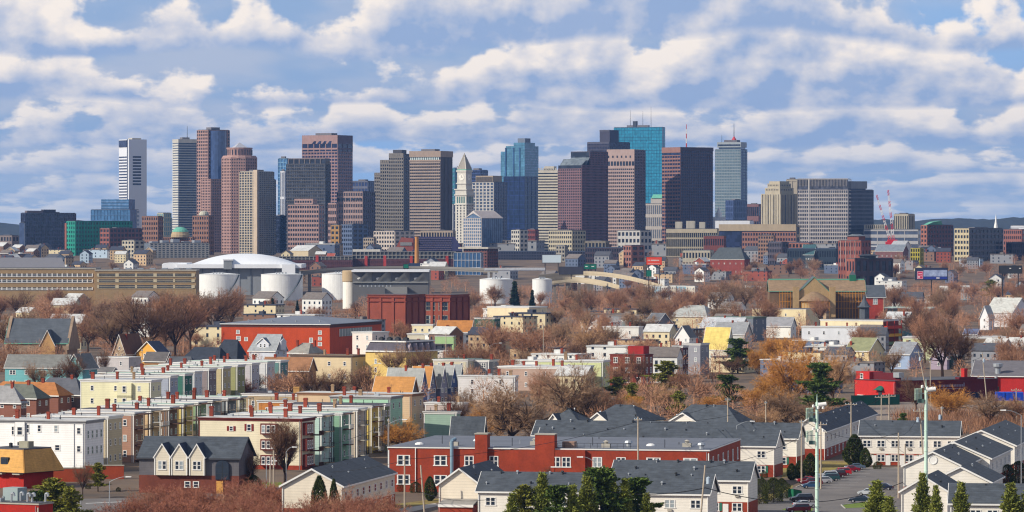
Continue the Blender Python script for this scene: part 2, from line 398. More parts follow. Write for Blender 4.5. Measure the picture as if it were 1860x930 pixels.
# ---------------------------------------------------------------- tall buildings
def grid(mb, face, a0, a1, z0, z1, na, nz, pw, sh, d=.5, o=0., ends=True):
    """raised piers (share pw of a bay) and spandrels (share sh of a storey) over a glass core"""
    def B(u0, u1, q0, q1, dd):
        if face == 'F': mb.box(u0, u1, o-dd, o+.1, q0, q1)
        else: mb.box(o-.1, o+dd, u0, u1, q0, q1)
    bw = (a1-a0)/max(na, 1); bh = (z1-z0)/max(nz, 1)
    if pw > 0:
        for i in range(na+1): B(max(a0, a0+i*bw-pw*bw/2), min(a1, a0+i*bw+pw*bw/2), z0, z1, d)
    if sh > 0:
        for j in range(nz+1): B(a0, a1, max(z0, z0+j*bh-sh*bh/2), min(z1, z0+j*bh+sh*bh/2), d*.85)
def tower(label, x0, xc, x1, top, Y, th, glass, skin, nf=10, nr=10, nz=30, pw=.3, sh=.4, pr=None, sr=None, skinR=None, name='office_tower', cat='tower',
          group=None, lm=None, z0=None, capz=0, d=.5, roof=None, z1f=1.0, rooftop=True, z0f=0.0):
    wL, wR, rz = corner(x0, xc, x1, Y, th); g = gz(Y); h = PZ(top, Y)-g
    if nz > 9: nz = int(nz*.8)
    pw, sh = pw*.86, sh*.9
    r = thing(name, label, cat, (PX(xc, Y), Y, g), rz, group, lm)
    MB().box(-wL, 0, 0, wR, -2, h).build('glass_core', glass, r)
    a, b = MB(), MB()
    if nf: grid(a, 'F', -wL-.0, 0+(0 if nr else .3), max(0, h*z0f), h*z1f, nf, nz, pw, sh, d)
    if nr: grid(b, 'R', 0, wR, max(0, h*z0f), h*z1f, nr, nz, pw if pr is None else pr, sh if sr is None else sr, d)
    if nf: a.build('facade_grid', skin, r, kind='stuff')
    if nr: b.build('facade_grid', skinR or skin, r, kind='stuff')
    if capz:
        MB().box(-wL-d-.2, d+.2, -d-.2, wR+d+.2, h-capz, h+.4).build('crown_wall', skin, r)
    MB().box(-wL+.6, -.6, .6, wR-.6, h+.01, h+.6).build('roof', roof or TAR, r)
    if rooftop:
        MB().box(-wL*.75, -wL*.3, wR*.3, wR*.7, h+.55, h+.6+min(3.4, h*.02)).build('plant_room', mat('plant_grey_room', rgb(112, 108, 112), var=.1, sc=.1), r)
    return r, wL, wR, h
def add_box(root, name, m, x0, x1, y0, y1, z0, z1, kind=None): return MB().box(x0, x1, y0, y1, z0, z1).build(name, m, root, kind=kind)
def mast(root, x, y, z, h, rw=False, r=.5):
    n = 5 if rw else 1
    o = None
    mm = [mat('mast_red', rgb(190, 50, 45), rough=.5), mat('mast_white', rgb(225, 222, 218), rough=.5)] if rw else [DARK]
    b = MB()
    for i in range(n): b.tube((x, y, z+h*i/n), (x, y, z+h*(i+1)/n), r*(1-.6*i/n), r*(1-.6*(i+1)/n), 5, (i % 2) if rw else 0)
    return b.build('antenna_mast', mm, root)
# ---------------------------------------------------------------- skyline
def glass(r, g, b, rough=.12, spec=.5, var=.12):
    return mat('glass_%d_%d_%d' % (r, g, b), rgb(r, g, b), rough=rough, spec=spec, var=var, sc=.03, pat='panes', panes=.12 if max(r, g, b) > 86 else .34)
def stone(r, g, b, var=.09):  # right faces mostly take darker stones, their shade painted into the colour
    k = (r+g+b)/3; f = .89; return mat('stone_%d_%d_%d' % (r, g, b), rgb(*(max(0, (k+(q-k)*.78)*f) for q in (r, g, b))), var=var, sc=.04, rough=.75, wear=.16)
gD, gN, gB, gT = glass(38, 44, 56), glass(34, 42, 70), glass(70, 110, 150), glass(34, 128, 158, .1, .6)
def slats(root, name, m, face, a0, a1, z0, z1, n, fill=.5, d=.5, o=0., vertical=False):
    b = MB()
    for i in range(n):
        if vertical:
            w = (a1-a0)/n; u0, u1, q0, q1 = a0+i*w, a0+(i+fill)*w, z0, z1
        else:
            w = (z1-z0)/n; u0, u1, q0, q1 = a0, a1, z0+i*w, z0+(i+fill)*w
        if face == 'F': b.box(u0, u1, o-d, o+.05, q0, q1)
        else: b.box(o-.05, o+d, u0, u1, q0, q1)
    return b.build(name, m, root, kind='stuff')
MF = lambda Y: Y/F
# Federal-style white aluminium tower with slot windows
WAL = mat('white_aluminium', rgb(214, 216, 222), rough=.45, var=.04, sc=.02, spec=.5)
Y = 5700; m = MF(Y)
wL, wR, rz = corner(216, 234, 266.5, Y, 60); h = PZ(253, Y)-25
r = thing('office_tower', 'tall white aluminium tower with dark slot windows, farthest left tower', 'tower', (PX(234, Y), Y, 25), rz, None, 'the white aluminium tower')
add_box(r, 'wall', WAL, -wL, 0, 0, wR, -2, h)
zt = h-14*m*1.9
add_box(r, 'top_opening', gN, -wL*.97, -wL*.18, -.7, .1, h-14*m, h-1.5*m)
slats(r, 'window_slot', gN, 'F', -wL*.97, -wL*.2, h-165*m, h-28*m, 26, .42, .4)
slats(r, 'window_slot', gN, 'R', wR*.22, wR*.68, h-83*m, h-28*m, 10, .55, .4)
add_box(r, 'corner_groove', gN, -wL*.17, -wL*.1, -.3, .1, 0, h)
add_box(r, 'plant_room', GREYC, -wL*.6, -wL*.2, wR*.3, wR*.8, h, h+2)
# striped tower
r, wL, wR, h = tower('pale tower with white and grey stripes and roof mast', 314, 324.5, 357.5, 254, 5500, 68, glass(58, 72, 96), stone(216, 212, 200), 0, 0, 40, lm='the white striped tower')
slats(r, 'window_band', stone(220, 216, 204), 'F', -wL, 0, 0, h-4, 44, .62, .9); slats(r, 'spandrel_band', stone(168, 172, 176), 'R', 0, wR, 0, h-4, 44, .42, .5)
add_box(r, 'crown_wall', stone(206, 200, 188), -wL-.6, .6, -.6, wR+.6, h-4, h+1); mast(r, -wL*.4, wR*.6, h, 19)
# twin pink towers
PINK = stone(190, 142, 130); PINKD = stone(168, 122, 116)
Y = 5300; m = MF(Y)
r, wL, wR, h = tower('tallest pink granite tower with a curved blue glass bay', 358, 378, 417, 236, Y, 48, gD, PINK, 6, 9, 46, .42, .42, lm='the tallest pink granite tower')
MB().lathe([(wR*.33, 0), (wR*.33, h-1)], 20, 0, 0).build('glass_bay', glass(52, 70, 108, .06, .8), r, (1.2, wR*.42, 0))
Y2 = 5240; m2 = MF(Y2); w2, w3, rz2 = corner(366, 383, 402, Y2, 48)
wr = thing('office_tower', 'shorter pink wing in front of the tallest pink tower', 'tower', (PX(383, Y2), Y2, 25), rz2); h2 = PZ(325, Y2)-25
add_box(wr, 'glass_core', gD, -w2, 0, 0, w3, -2, h2)
a = MB(); grid(a, 'F', -w2, 0, 0, h2, 6, 27, .42, .42); a.build('facade_grid', PINK, wr, kind='stuff')
a = MB(); grid(a, 'R', 0, w3, 0, h2, 6, 27, .42, .42); a.build('facade_grid', PINK, wr, kind='stuff')
Y = 5000; m = MF(Y)
r = thing('office_tower', 'pink granite tower with a pyramid top', 'tower', (PX(433, Y), Y+20, 25), 0, None, 'the pyramid-topped pink tower')
h = PZ(287, Y)-25; R8 = 32*m*1.04
def octo(mb, rad, z0, z1): mb.lathe([(rad, z0), (rad, z1)], 8, a0=math.pi/8)
b = MB(); octo(b, R8, -2, h); b.build('glass_core', gD, r)
b = MB()
for k in range(8):
    a0, a1 = math.pi/8+k*math.pi/4, math.pi/8+(k+1)*math.pi/4
    p, q = Vector((R8*math.cos(a0), R8*math.sin(a0), 0)), Vector((R8*math.cos(a1), R8*math.sin(a1), 0))
    if (p+q).y > 15: continue
    nrm = (p+q).normalized()*.5
    for i in range(7):
        c = p.lerp(q, i/6); t = (q-p).normalized()*.65
        b.ext([c-t, c+t, c+t+nrm, c-t+nrm], (0, 0, h))
    for j in range(32):
        z = Vector((0, 0, h*j/31-.9)); b.ext([p+z, q+z, q+z+nrm*.85, p+z+nrm*.85], (0, 0, 1.8))
b.build('facade_grid', PINK, r, kind='stuff')
b = MB(); hh = PZ(270, Y)-25; b.lathe([(R8*.98, h), (R8*.9, h+3), (23*m, h+3.2), (23*m, hh), (24*m, hh), (24*m, hh+1.5)], 16); b.build('crown_drum', PINK, r)
b = MB()
for k in range(24):
    a = 2*math.pi*k/24; b.box(23*m*math.cos(a)-.5, 23*m*math.cos(a)+.5, 23*m*math.sin(a)-.5, 23*m*math.sin(a)+.5, h+4, hh-1)
b.build('window_slot', gD, r, kind='stuff')
MB().lathe([(17*m, hh+1.5), (.05, PZ(258, Y)-25)], 4, a0=math.pi/4+.35).build('pyramid_roof', mat('zinc_roof', rgb(190, 190, 196), rough=.45, metal=.3, var=.06), r)
# concrete harbour towers
r, wL, wR, h = tower('slim concrete apartment tower with gridded front beside the pink towers', 435, 468, 498, 312, 4650, 42, glass(60, 66, 76), stone(204, 186, 160), 7, 0, 40, .34, .34, lm='the slim concrete apartment tower', roof=GREYC)
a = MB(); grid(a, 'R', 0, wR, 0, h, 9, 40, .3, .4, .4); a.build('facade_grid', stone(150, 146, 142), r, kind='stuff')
add_box(r, 'corner_pier', stone(214, 188, 160), -wL*.2, .3, -1.2, 1.2, 0, h+2)
tower('shaded concrete slab tower half hidden behind the slim apartment tower', 488, 491, 501, 326, 4800, 40, gN, stone(150, 146, 142), 1, 5, 36, .3, .4)
# far left waterfront
r, wL, wR, h = tower('broad dark glass office block at the left end of the skyline', 38, 46, 138, 387, 5100, 32, glass(34, 38, 58, .1), glass(52, 56, 78, .2), 2, 22, 13, .12, .3, name='office_block', cat='office block', lm='the broad dark glass office block')
Yq = 5100; mq = MF(Yq)
add_box(r, 'penthouse', stone(128, 112, 118), -wL*.6, -.5, 4, wR*.35, h, h+3); add_box(r, 'roof_drum', stone(60, 62, 84), -wL*.6, -.2, wR*.36, wR*.6, h+.6, h+4.5)
tower('low pale wing on the left of the dark glass office block', 35, 44, 47, 405, 5060, 25, glass(60, 74, 104), stone(120, 132, 160), 0, 2, 9, .1, .4, name='office_block', cat='office block', rooftop=False)
SCAF = mat('teal_netting', rgb(40, 140, 122), rough=.9, var=.22, sc=.08, pat='streak')
r, wL, wR, h = tower('long brick building wrapped in teal scaffold netting', 121, 137, 240, 402, 4600, 38, glass(40, 80, 80), SCAF, 4, 20, 11, .5, .5, name='office_block', cat='building', lm='the teal netted building', rooftop=False)
add_box(r, 'brick_edge', stone(176, 96, 80), -wL-2.2, -wL+.4, -.8, 5, 0, h-2)
r, wL, wR, h = tower('wide blue glass block with dark right end', 165, 236, 253, 381, 5300, 14, gB, glass(96, 132, 172), 12, 0, 8, .06, .1, name='office_block', cat='office block', lm='the wide blue glass block', rooftop=False)
a = MB(); grid(a, 'R', wR*.7, wR*.98, 0, h, 2, 10, .3, .5); a.build('facade_grid', WAL, r, kind='stuff')
m = MF(5300)
b = add_box(r, 'upper_glass_storeys', gB, -wL*.75, -wL*.04, 2, wR*.7, h+.5, h+19*m); slats(r, 'spandrel_band', glass(110, 140, 176), 'F', -wL*.75, -wL*.04, h+2, h+19*m, 3, .3, .4, o=2)
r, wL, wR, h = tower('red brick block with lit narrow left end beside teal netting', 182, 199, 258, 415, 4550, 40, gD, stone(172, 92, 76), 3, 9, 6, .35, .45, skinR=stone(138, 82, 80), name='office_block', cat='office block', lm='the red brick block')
# brick wharf hotel with teal dome
WB = stone(172, 116, 92)
Y = 4700
for (a, b_, c, t, lab) in ((258, 287, 296, 393, 'left stepped brick wing of the wharf hotel by the teal dome'), (350, 379, 388, 392, 'right brick wing of the wharf hotel with a cream dome on top')):
    r, wL, wR, h = tower(lab, a, b_, c, t, Y, 22, gD, WB, 7, 3, 11, .5, .5, name='hotel_wing', cat='hotel', rooftop=False)
    if t == 392: MB().lathe([(9*MF(Y), h), (9*MF(Y), h+2), (7.5*MF(Y), h+4.4), (4*MF(Y), h+5.4), (.1, h+5.8)], 14, -wL*.45, wR*.5).build('dome', stone(208, 204, 180), r)
r, wL, wR, h = tower('small cream atrium building with a barrel glass top', 286, 297, 311, 387, 4850, 40, glass(110, 150, 160), stone(208, 206, 180), 3, 4, 9, .35, .3, name='office_block', cat='office block', rooftop=False)
b = MB(); b.lathe([(8*MF(4850), 0), (8*MF(4850), wR)], 12); 
r, wL, wR, h = tower('low brick hotel range carrying a teal copper dome', 296, 350, 353, 431, 4660, 12, gD, WB, 14, 1, 5, .5, .5, name='hotel_wing', cat='hotel', rooftop=False, lm='the teal domed brick hotel')
m = MF(4660); MB().lathe([(17*m, h), (17*m, h+5*m), (16*m, h+6*m), (15*m, h+10*m), (9*m, h+14.5*m), (.1, h+16*m)], 18, -wL*.45, wR*.6).build('drum', stone(206, 176, 128), r)
MB().lathe([(15.4*m, h+10*m), (12.8*m, h+14*m), (7*m, h+18*m), (.1, h+19*m)], 18, -wL*.45, wR*.6).build('copper_dome', mat('green_copper', rgb(104, 172, 148), var=.1, rough=.6), r)
r, wL, wR, h = tower('wide grey concrete block with a square window grid', 262, 272, 380, 442, 4250, 66, glass(96, 104, 112), stone(206, 200, 182), 0, 15, 7, .42, .5, skinR=stone(222, 216, 200), name='office_block', cat='office block', lm='the wide grey concrete block')
for i in range(5): add_box(r, 'roof_plant', METAL, -wL*.8, -wL*.3, wR*(.06+i*.18), wR*(.06+i*.18)+7, h+.6, h+2+(i % 3)*1.1)
# centre-left cluster
r, wL, wR, h = tower('dark grey glass tower with ribbed crown behind a pink stepped block', 520, 591, 600, 298, 5000, 16, glass(62, 66, 76, .2), stone(98, 96, 98), 22, 4, 34, .14, .3, lm='the dark grey glass tower', rooftop=False, roof=TAR)
m = MF(5000); add_box(r, 'crown_wall', gD, -wL+2, -.5, 2, wR, h, h+10.5*m); slats(r, 'crown_rib', stone(132, 118, 116), 'F', -wL+2, -.5, h, h+10.6*m, 7, .16, .8, o=2, vertical=True); slats(r, 'crown_band', stone(132, 118, 116), 'F', -wL+2, -.5, h+9*m, h+10.7*m, 1, 1, .9, o=2)
PK2 = stone(196, 152, 142)
r, wL, wR, h = tower('stepped pink block with bold window grid in front of the dark grey tower', 523, 579, 588, 372, 4650, 16, gD, PK2, 13, 2, 14, .3, .5, name='office_block', cat='office block', lm='the stepped pink block', rooftop=False)
m = MF(4650); c = add_box(r, 'upper_storeys', PK2, -wL*.8, -wL*.2, 1, wR*.9, h, h+11*m); slats(r, 'window_slot', gD, 'F', -wL*.78, -wL*.22, h+4*m, h+7.5*m, 7, .6, .3, o=1, vertical=True)
r, wL, wR, h = tower('tall rose tower with chevron top and dark right side', 549, 613.5, 640, 246, 5600, 28, gN, stone(176, 132, 128), 12, 8, 38, .26, .46, lm='the tall rose tower', z1f=.86)
m = MF(5600)
for f, a0, a1, n in (('F', -wL, 0, 6), ('R', 0, wR, 3)):
    b = MB(); grid(b, f, a0, a1, h*.86, h+.5, n, 1, .12, .05, .7); 
    if f == 'F': b.box(-wL, 0, -.65, .05, h-15*m, h+.5).box(-wL, 0, -.65, .05, h-25.5*m, h-22.5*m)
    else: b.box(-.05, .65, 0, wR, h-15*m, h+.5).box(-.05, .65, 0, wR, h-25.5*m, h-22.5*m)
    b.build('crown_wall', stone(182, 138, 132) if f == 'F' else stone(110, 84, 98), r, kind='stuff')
b = MB()
for i in range(4):
    x = -wL*.72+i*wL*.145; b.ext([(x, -.9, h-15*m), (x+wL*.1, -.9, h-15*m), (x+wL*.12, -.9, h-10*m), (x+wL*.06, -.9, h-10*m)], (0, .4, 0))
b.build('chevron_slot', gN, r, kind='stuff')
tower('pale blue glass tower peeping out left of the dark grey tower', 505, 521, 526, 288, 5800, 20, gB, glass(120, 160, 190), 3, 1, 30, .15, .2)
tower('narrow white ribbed tower left of the dark grey tower', 509, 517, 520, 311, 5500, 20, glass(70, 84, 110), WAL, 3, 1, 3, .5, .1, name='office_block')
tower('black glass block low between the concrete and pink towers', 497, 508, 524, 392, 5100, 40, glass(26, 30, 50), glass(40, 46, 66), 4, 5, 10, .2, .3, name='office_block', cat='office block')
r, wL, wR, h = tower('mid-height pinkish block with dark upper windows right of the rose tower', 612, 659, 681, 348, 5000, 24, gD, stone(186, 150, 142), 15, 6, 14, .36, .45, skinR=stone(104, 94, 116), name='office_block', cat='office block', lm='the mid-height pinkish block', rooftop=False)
m = MF(5000); slats(r, 'window_slot', gD, 'F', -wL*.97, -wL*.03, h-16*m, h-11*m, 9, .7, .7, vertical=True)
tower('small pink wing at the foot of the rose tower', 596, 611, 614, 369, 4950, 20, gD, PK2, 4, 1, 11, .3, .45, name='office_block', cat='office block', rooftop=False)
tower('bluish block behind the mid-height pinkish block', 640, 668, 681, 329, 5700, 25, glass(60, 72, 110), stone(112, 116, 142), 5, 4, 14, .2, .4, name='office_block', cat='office block')
# stepped grey tower: three slabs of rising height
Y = 5100; m = MF(Y)
wL, wR, rz = corner(680, 733, 745, Y, 16)
r = thing('office_tower', 'stepped grey concrete tower rising to the right in three slabs', 'tower', (PX(733, Y), Y, 25), rz, None, 'the stepped grey tower')
GS = stone(150, 140, 130)
for a, b_, t, nx in ((-wL, -wL*.8, 314, 3), (-wL*.8, -wL*.5, 291, 4), (-wL*.5, 0, 279, 7)):
    h = PZ(t, Y)-25; add_box(r, 'slab_core', gD, a, b_, 0.03*(nx), wR-.03*nx, -2, h); q = MB(); grid(q, 'F', a, b_, 0, h, nx, int(h/4.1), .38, .45); q.box(a, b_, -.5, .1, h-3, h+.5); q.build('facade_grid', GS, r, kind='stuff')
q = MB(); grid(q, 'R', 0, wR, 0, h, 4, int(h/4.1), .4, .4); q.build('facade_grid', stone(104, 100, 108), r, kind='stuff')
add_box(r, 'plant_room', stone(84, 82, 90), -wL*.38, -wL*.08, 2, wR*.8, h, h+7*m)
r, wL, wR, h = tower('broad brown tower with tight horizontal window bands', 744.5, 800, 822, 275, 4900, 25, gD, stone(172, 148, 132), 0, 0, 34, lm='the broad brown banded tower')
m = MF(4900)
slats(r, 'spandrel_band', stone(178, 154, 138), 'F', -wL, 0, 5*m, h-16*m, 30, .5, .6); slats(r, 'pier', stone(160, 136, 122), 'F', -wL, 0, 0, h-16*m, 15, .14, .5, vertical=True)
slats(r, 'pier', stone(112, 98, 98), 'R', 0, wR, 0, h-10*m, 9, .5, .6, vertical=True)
b = MB().box(-wL-.6, .6, -.7, .1, h-10*m, h+.6).box(-wL-.6, .6, -.7, .1, h-18*m, h-15*m).box(-wL-.4, .4, -.7, .1, -2, 6*m).box(-.1, .7, -.6, wR, h-10*m, h+.6); b.build('crown_wall', stone(176, 150, 132), r, kind='stuff')
slats(r, 'window_slot', mat('bright_glass', rgb(190, 205, 205), rough=.1, spec=.6), 'F', -wL*.98, -wL*.02, h-15*m, h-11*m, 16, .6, .5, vertical=True)  # pale colour stands in for light caught in the top windows
# clock tower
Y = 4700; m = MF(Y); LS = stone(226, 220, 206, .1)
th = 33; wL, wR, rz = corner(826, 846, 857, Y, th); w = wL
r = thing('clock_tower', 'pale stone clock tower with a steep pyramid spire', 'clock tower', (PX(847, Y), Y, 25), rz, None, 'the stone clock tower')
zz = lambda py: PZ(py, Y)-25
add_box(r, 'shaft', LS, -w, 0, 0, w, -2, zz(345))
q = MB()
for f, a0, a1 in (('F', -w, 0), ('R', 0, w)):
    for j in range(14):
        for i in range(3):
            u = a0+(a1-a0)*(.2+.3*i); z = zz(440)+j*(zz(372)-zz(440))/13.5
            q.box(*((u-.7, u+.7, -.12, .1) if f == 'F' else (-.1, .12, u-.7, u+.7)), z, z+2)
q.build('window_slot', gD, r, kind='stuff')
q = MB()
for i in range(4):
    u = -w*(.2+.2*i); q.box(u-.9, u+.9, -.1, .3, zz(369), zz(357)); u = w*(.2+.2*i); q.box(-.3, .1, u-.9, u+.9, zz(369), zz(357))
q.build('colonnade_recess', mat('teal_recess', rgb(74, 110, 108), var=.1), r, kind='stuff')
q = MB()
for z in (372, 355, 345): q.box(-w-1, 1, -1, w+1, zz(z), zz(z)+1.2)
q.build('cornice', LS, r)
i1 = w*.1
add_box(r, 'clock_stage', LS, -w+i1, -i1, i1, w-i1, zz(345)+1.2, zz(312)); add_box(r, 'clock_stage_step', LS, -w+i1-1, -i1+1, i1-1, w-i1+1, zz(334), zz(332))
add_box(r, 'upper_cornice', LS, -w+i1-.8, -i1+.8, i1-.8, w-i1+.8, zz(312), zz(309)); add_box(r, 'copper_band', mat('green_copper', rgb(104, 172, 148)), -w+i1, -i1, i1, w-i1, zz(309), zz(307.5))
mm = mat('clock_white', rgb(225, 222, 210), rough=.5)
for f in 'FR':
    q = MB(); q.lathe([(3.5, 0), (3.5, .25)], 20); o = q.build('clock_face', mm, r)
    o.location = (-w/2, i1-.02, zz(322)) if f == 'F' else (-i1+.02, w/2, zz(322)); o.rotation_euler = (math.pi/2, 0, 0 if f == 'F' else math.pi/2)
    q = MB(); q.box(-.15, .15, -.2, 2.3, .26, .34); q.box(-.2, 1.6, -.15, .15, .26, .36); q.build('clock_hand', DARK, o)
MB().lathe([((w/2-i1)*1.41, zz(307.5)), (w*.13, zz(285)), (w*.11, zz(282)), (w*.05, zz(280)), (.05, zz(277))], 4, -w/2, w/2, a0=math.pi/4).build('pyramid_roof', stone(172, 162, 148), r)
q = MB()
for s in range(4):
    a = math.pi/4+s*math.pi/2
    q.tube((-w/2+(w/2-i1)*1.41*math.cos(a), w/2+(w/2-i1)*1.41*math.sin(a), zz(307.5)), (-w/2+w*.13*math.cos(a), w/2+w*.13*math.sin(a), zz(285)), .6, .5, 4)
q.build('roof_rib', stone(220, 212, 196), r)
# behind the clock tower
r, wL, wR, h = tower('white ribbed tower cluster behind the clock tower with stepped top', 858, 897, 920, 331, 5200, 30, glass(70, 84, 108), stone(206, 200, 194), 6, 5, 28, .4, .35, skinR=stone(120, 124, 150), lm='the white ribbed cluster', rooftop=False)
m = MF(5200); add_box(r, 'upper_storeys', stone(178, 156, 130), -wL*.9, -wL*.1, 3, wR*.8, h, h+12*m); slats(r, 'window_slot', gD, 'F', -wL*.88, -wL*.12, h+1*m, h+10*m, 6, .5, .3, o=3)
tower('teal and blue glass slab just left of the clock tower spire', 822, 826, 850, 305, 5900, 45, glass(60, 130, 140), glass(80, 120, 150), 2, 7, 26, .1, .3, name='office_block')
tower('dark blue slab behind the white ribbed cluster', 850, 872, 886, 309, 6100, 30, gN, glass(60, 76, 120), 6, 5, 28, .1, .3)
tower('small white block left of the clock tower foot', 813, 823, 827, 371, 5000, 20, glass(80, 96, 120), WAL, 3, 1, 6, .5, .15, name='office_block', cat='office block', rooftop=False)
# glass-gabled hotel block
Y = 4500; m = MF(Y); wL, wR, rz = corner(842, 875, 913, Y, 40); r = thing('office_block', 'white framed glass block with a gabled end beside the clock tower', 'office block', (PX(875, Y), Y, 25), rz, None, 'the gabled glass block')
z1 = PZ(396, Y)-25; z2 = PZ(384, Y)-25
MB().box(-wL, 0, 0, wR, -2, z1).ext([(-wL*.85, 0, z1), (-.1, 0, z1), (-wL*.45, 0, z2)], (0, wR, 0)).build('glass_core', glass(90, 112, 140), r)
q = MB(); grid(q, 'F', -wL, 0, 0, z1, 9, 12, .28, .3); q.ext([(-wL*.9, -.6, z1), (-wL*.45, -.6, z2+1), (-wL*.45, -.6, z2-2)], (0, .5, 0)).ext([(0.2, -.6, z1), (-wL*.45, -.6, z2+1), (-wL*.45, -.6, z2-2)], (0, .5, 0)); q.build('facade_grid', stone(214, 204, 200), r, kind='stuff')
slats(r, 'mullion', glass(70, 84, 110), 'R', 0, wR, 0, z1, 10, .15, .3, vertical=True)
MB().ext([(.4, -.5, z1-.4), (.4, wR+.5, z1-.4), (-wL*.45, wR+.5, z2), (-wL*.45, -.5, z2)], (0, 0, .5)).build('roof', stone(214, 196, 188), r)
# blue glass tower with stepped shoulders
Y = 5600; m = MF(Y); wL, wR, rz = corner(909, 953, 978, Y, 30); r = thing('office_tower', 'blue glass tower with stepped shoulders, lower half darkened by an added block', 'tower', (PX(953, Y), Y, 25), rz, None, 'the blue stepped glass tower')
BG = glass(78, 124, 150, .08, .6)
for a, b_, t in ((-wL, -wL*.78, 275), (-wL*.78, -wL*.45, 265), (-wL*.45, 0, 259)):
    h = PZ(t, Y)-25; add_box(r, 'glass_core', BG, a, b_, .05*t-13, wR*(.75 if t < 260 else .7), -2, h); slats(r, 'spandrel_band', glass(70, 110, 142), 'F', a, b_, 0, h, 40, .18, .25, o=.05*t-13)
add_box(r, 'glass_core', BG, -wL*.4, 0.1, wR*.75, wR, -2, PZ(265, Y)-25); slats(r, 'spandrel_band', glass(110, 140, 178), 'R', 0, wR*.98, 0, PZ(266, Y)-25, 40, .2, .4, o=.1)
q = MB()
for x in (-wL*.78, -wL*.45, -wL*.2): q.box(x-.5, x+.5, -1.2, .2, 0, PZ(268, Y)-25)
q.build('corner_rib', glass(60, 96, 140), r, kind='stuff'); add_box(r, 'plant_room', stone(120, 130, 150), -wL*.4, -wL*.1, wR*.2, wR*.6, h, h+6)
r, wL, wR, h = tower('added dark navy block standing in for the reflection on the blue stepped tower', 915, 952, 979, 321, 5400, 30, glass(26, 40, 70, .08, .5), glass(40, 58, 110), 4, 4, 20, .06, .12, rooftop=False, roof=gN)  # added block stands in for the dark reflection in the blue tower's glass
# cream striped tower
r, wL, wR, h = tower('cream tower with horizontal stripes and a small crown', 978, 1013, 1018, 312, 5200, 14, gD, stone(222, 208, 184), 0, 2, 26, .3, .5, lm='the cream striped tower', rooftop=False)
m = MF(5200); slats(r, 'spandrel_band', stone(224, 212, 188), 'F', -wL-.3, .3, 0, h-2*m, 28, .58, .8); add_box(r, 'crown_wall', stone(222, 210, 188), -wL, 0, -.5, wR, h-2*m, h+3*m); add_box(r, 'penthouse', stone(222, 210, 188), -wL*.7, -wL*.2, 1, wR, h+3*m, h+10*m)
slats(r, 'crown_rib', stone(216, 206, 190), 'F', -wL, 0, h+2*m, h+7*m, 8, .5, .5, vertical=True)
# purple stepped tower with slanting glass top
Y = 4750; m = MF(Y); PU = stone(150, 106, 112); wL, wR, rz = corner(1014, 1056.6, 1104, Y, 40)
r = thing('office_tower', 'big purple granite tower with a slanting glass top in two steps', 'tower', (PX(1056.6, Y), Y, 25), rz, None, 'the purple granite tower')
z1, z2 = PZ(300, Y)-25, PZ(276, Y)-25
add_box(r, 'glass_core', gD, -wL, 0, 0, wR, -2, z1)
q = MB(); grid(q, 'F', -wL, 0, 0, z1-6*m, 11, 32, .34, .4); q.build('facade_grid', PU, r, kind='stuff')
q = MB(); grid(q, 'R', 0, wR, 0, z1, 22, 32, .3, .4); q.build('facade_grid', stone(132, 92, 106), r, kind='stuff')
GG = glass(104, 112, 118, .15)
MB().ext([(0, 0, z1), (-wL, 0, z1-7*m), (-wL, 5, z1+3), (0, 8, z1+6)], (.01, .3, .3)).ext([(-wL, .2, z1-7*m), (0, .2, z1-7*m), (0, 9, z1+7), (-wL, 9, z1+7)], (0, .3, .4)).build('sloping_glazing', GG, r)
add_box(r, 'upper_storeys', gD, -wL*.8, 0, wR*.3, wR, z1, z2); q = MB(); grid(q, 'R', wR*.3, wR, z1, z2, 12, 6, .3, .4); q.build('facade_grid', stone(132, 92, 106), r, kind='stuff')
MB().ext([(-wL*.8, wR*.3-6, z1), (0, wR*.3-6, z1), (0, wR*.3+4, z2), (-wL*.8, wR*.3+4, z2)], (0, .4, .3)).build('sloping_glazing', GG, r); add_box(r, 'roof', stone(92, 76, 88), -wL*.82, .3, wR*.32, wR, z2, z2+1.5*m)
# dark tower with a raised block
Y = 6300; m = MF(Y); DK = stone(66, 62, 84); r, wL, wR, h = tower('dark charcoal tower with a raised square top behind the purple tower', 1067, 1107, 1144, 258, Y, 40, glass(40, 40, 62, .2), DK, 14, 12, 36, .3, .4, rooftop=False, lm='the dark charcoal tower')
add_box(r, 'upper_storeys', DK, -wL*.45, -wL*.02+1, 0.5, wR*.45, h, h+22*m); slats(r, 'crown_band', stone(86, 84, 104), 'F', -wL*.45, 0, h+19*m, h+22.3*m, 1, 1, .5, o=.5); slats(r, 'crown_band', stone(86, 84, 104), 'F', -wL, 0, h-3*m, h+.3*m, 1, 1, .8)
# pink-beige tower in front of the purple
PB = stone(196, 162, 152); r, wL, wR, h = tower('pinkish beige tower with a row of large windows near the top', 1103, 1152, 1172, 272, 4950, 24, gD, PB, 14, 0, 32, .32, .5, z1f=.83, lm='the pinkish beige tower', roof=GREYC, rooftop=False)
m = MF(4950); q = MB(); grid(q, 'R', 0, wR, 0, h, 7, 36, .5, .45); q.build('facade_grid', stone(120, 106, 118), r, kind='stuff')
add_box(r, 'crown_wall', PB, -wL-.4, .4, -.55, .1, h-21*m, h+.5); add_box(r, 'crown_band', PB, -wL-.4, .4, -.55, .1, h*.83-1.2, h-29*m); slats(r, 'window_slot', gD, 'F', -wL*.97, -wL*.0, h-14.5*m, h-10.5*m, 6, .3, .8, vertical=True)
slats(r, 'pier', PB, 'F', -wL, 0, h-29*m, h-21*m, 9, .25, .5, vertical=True)
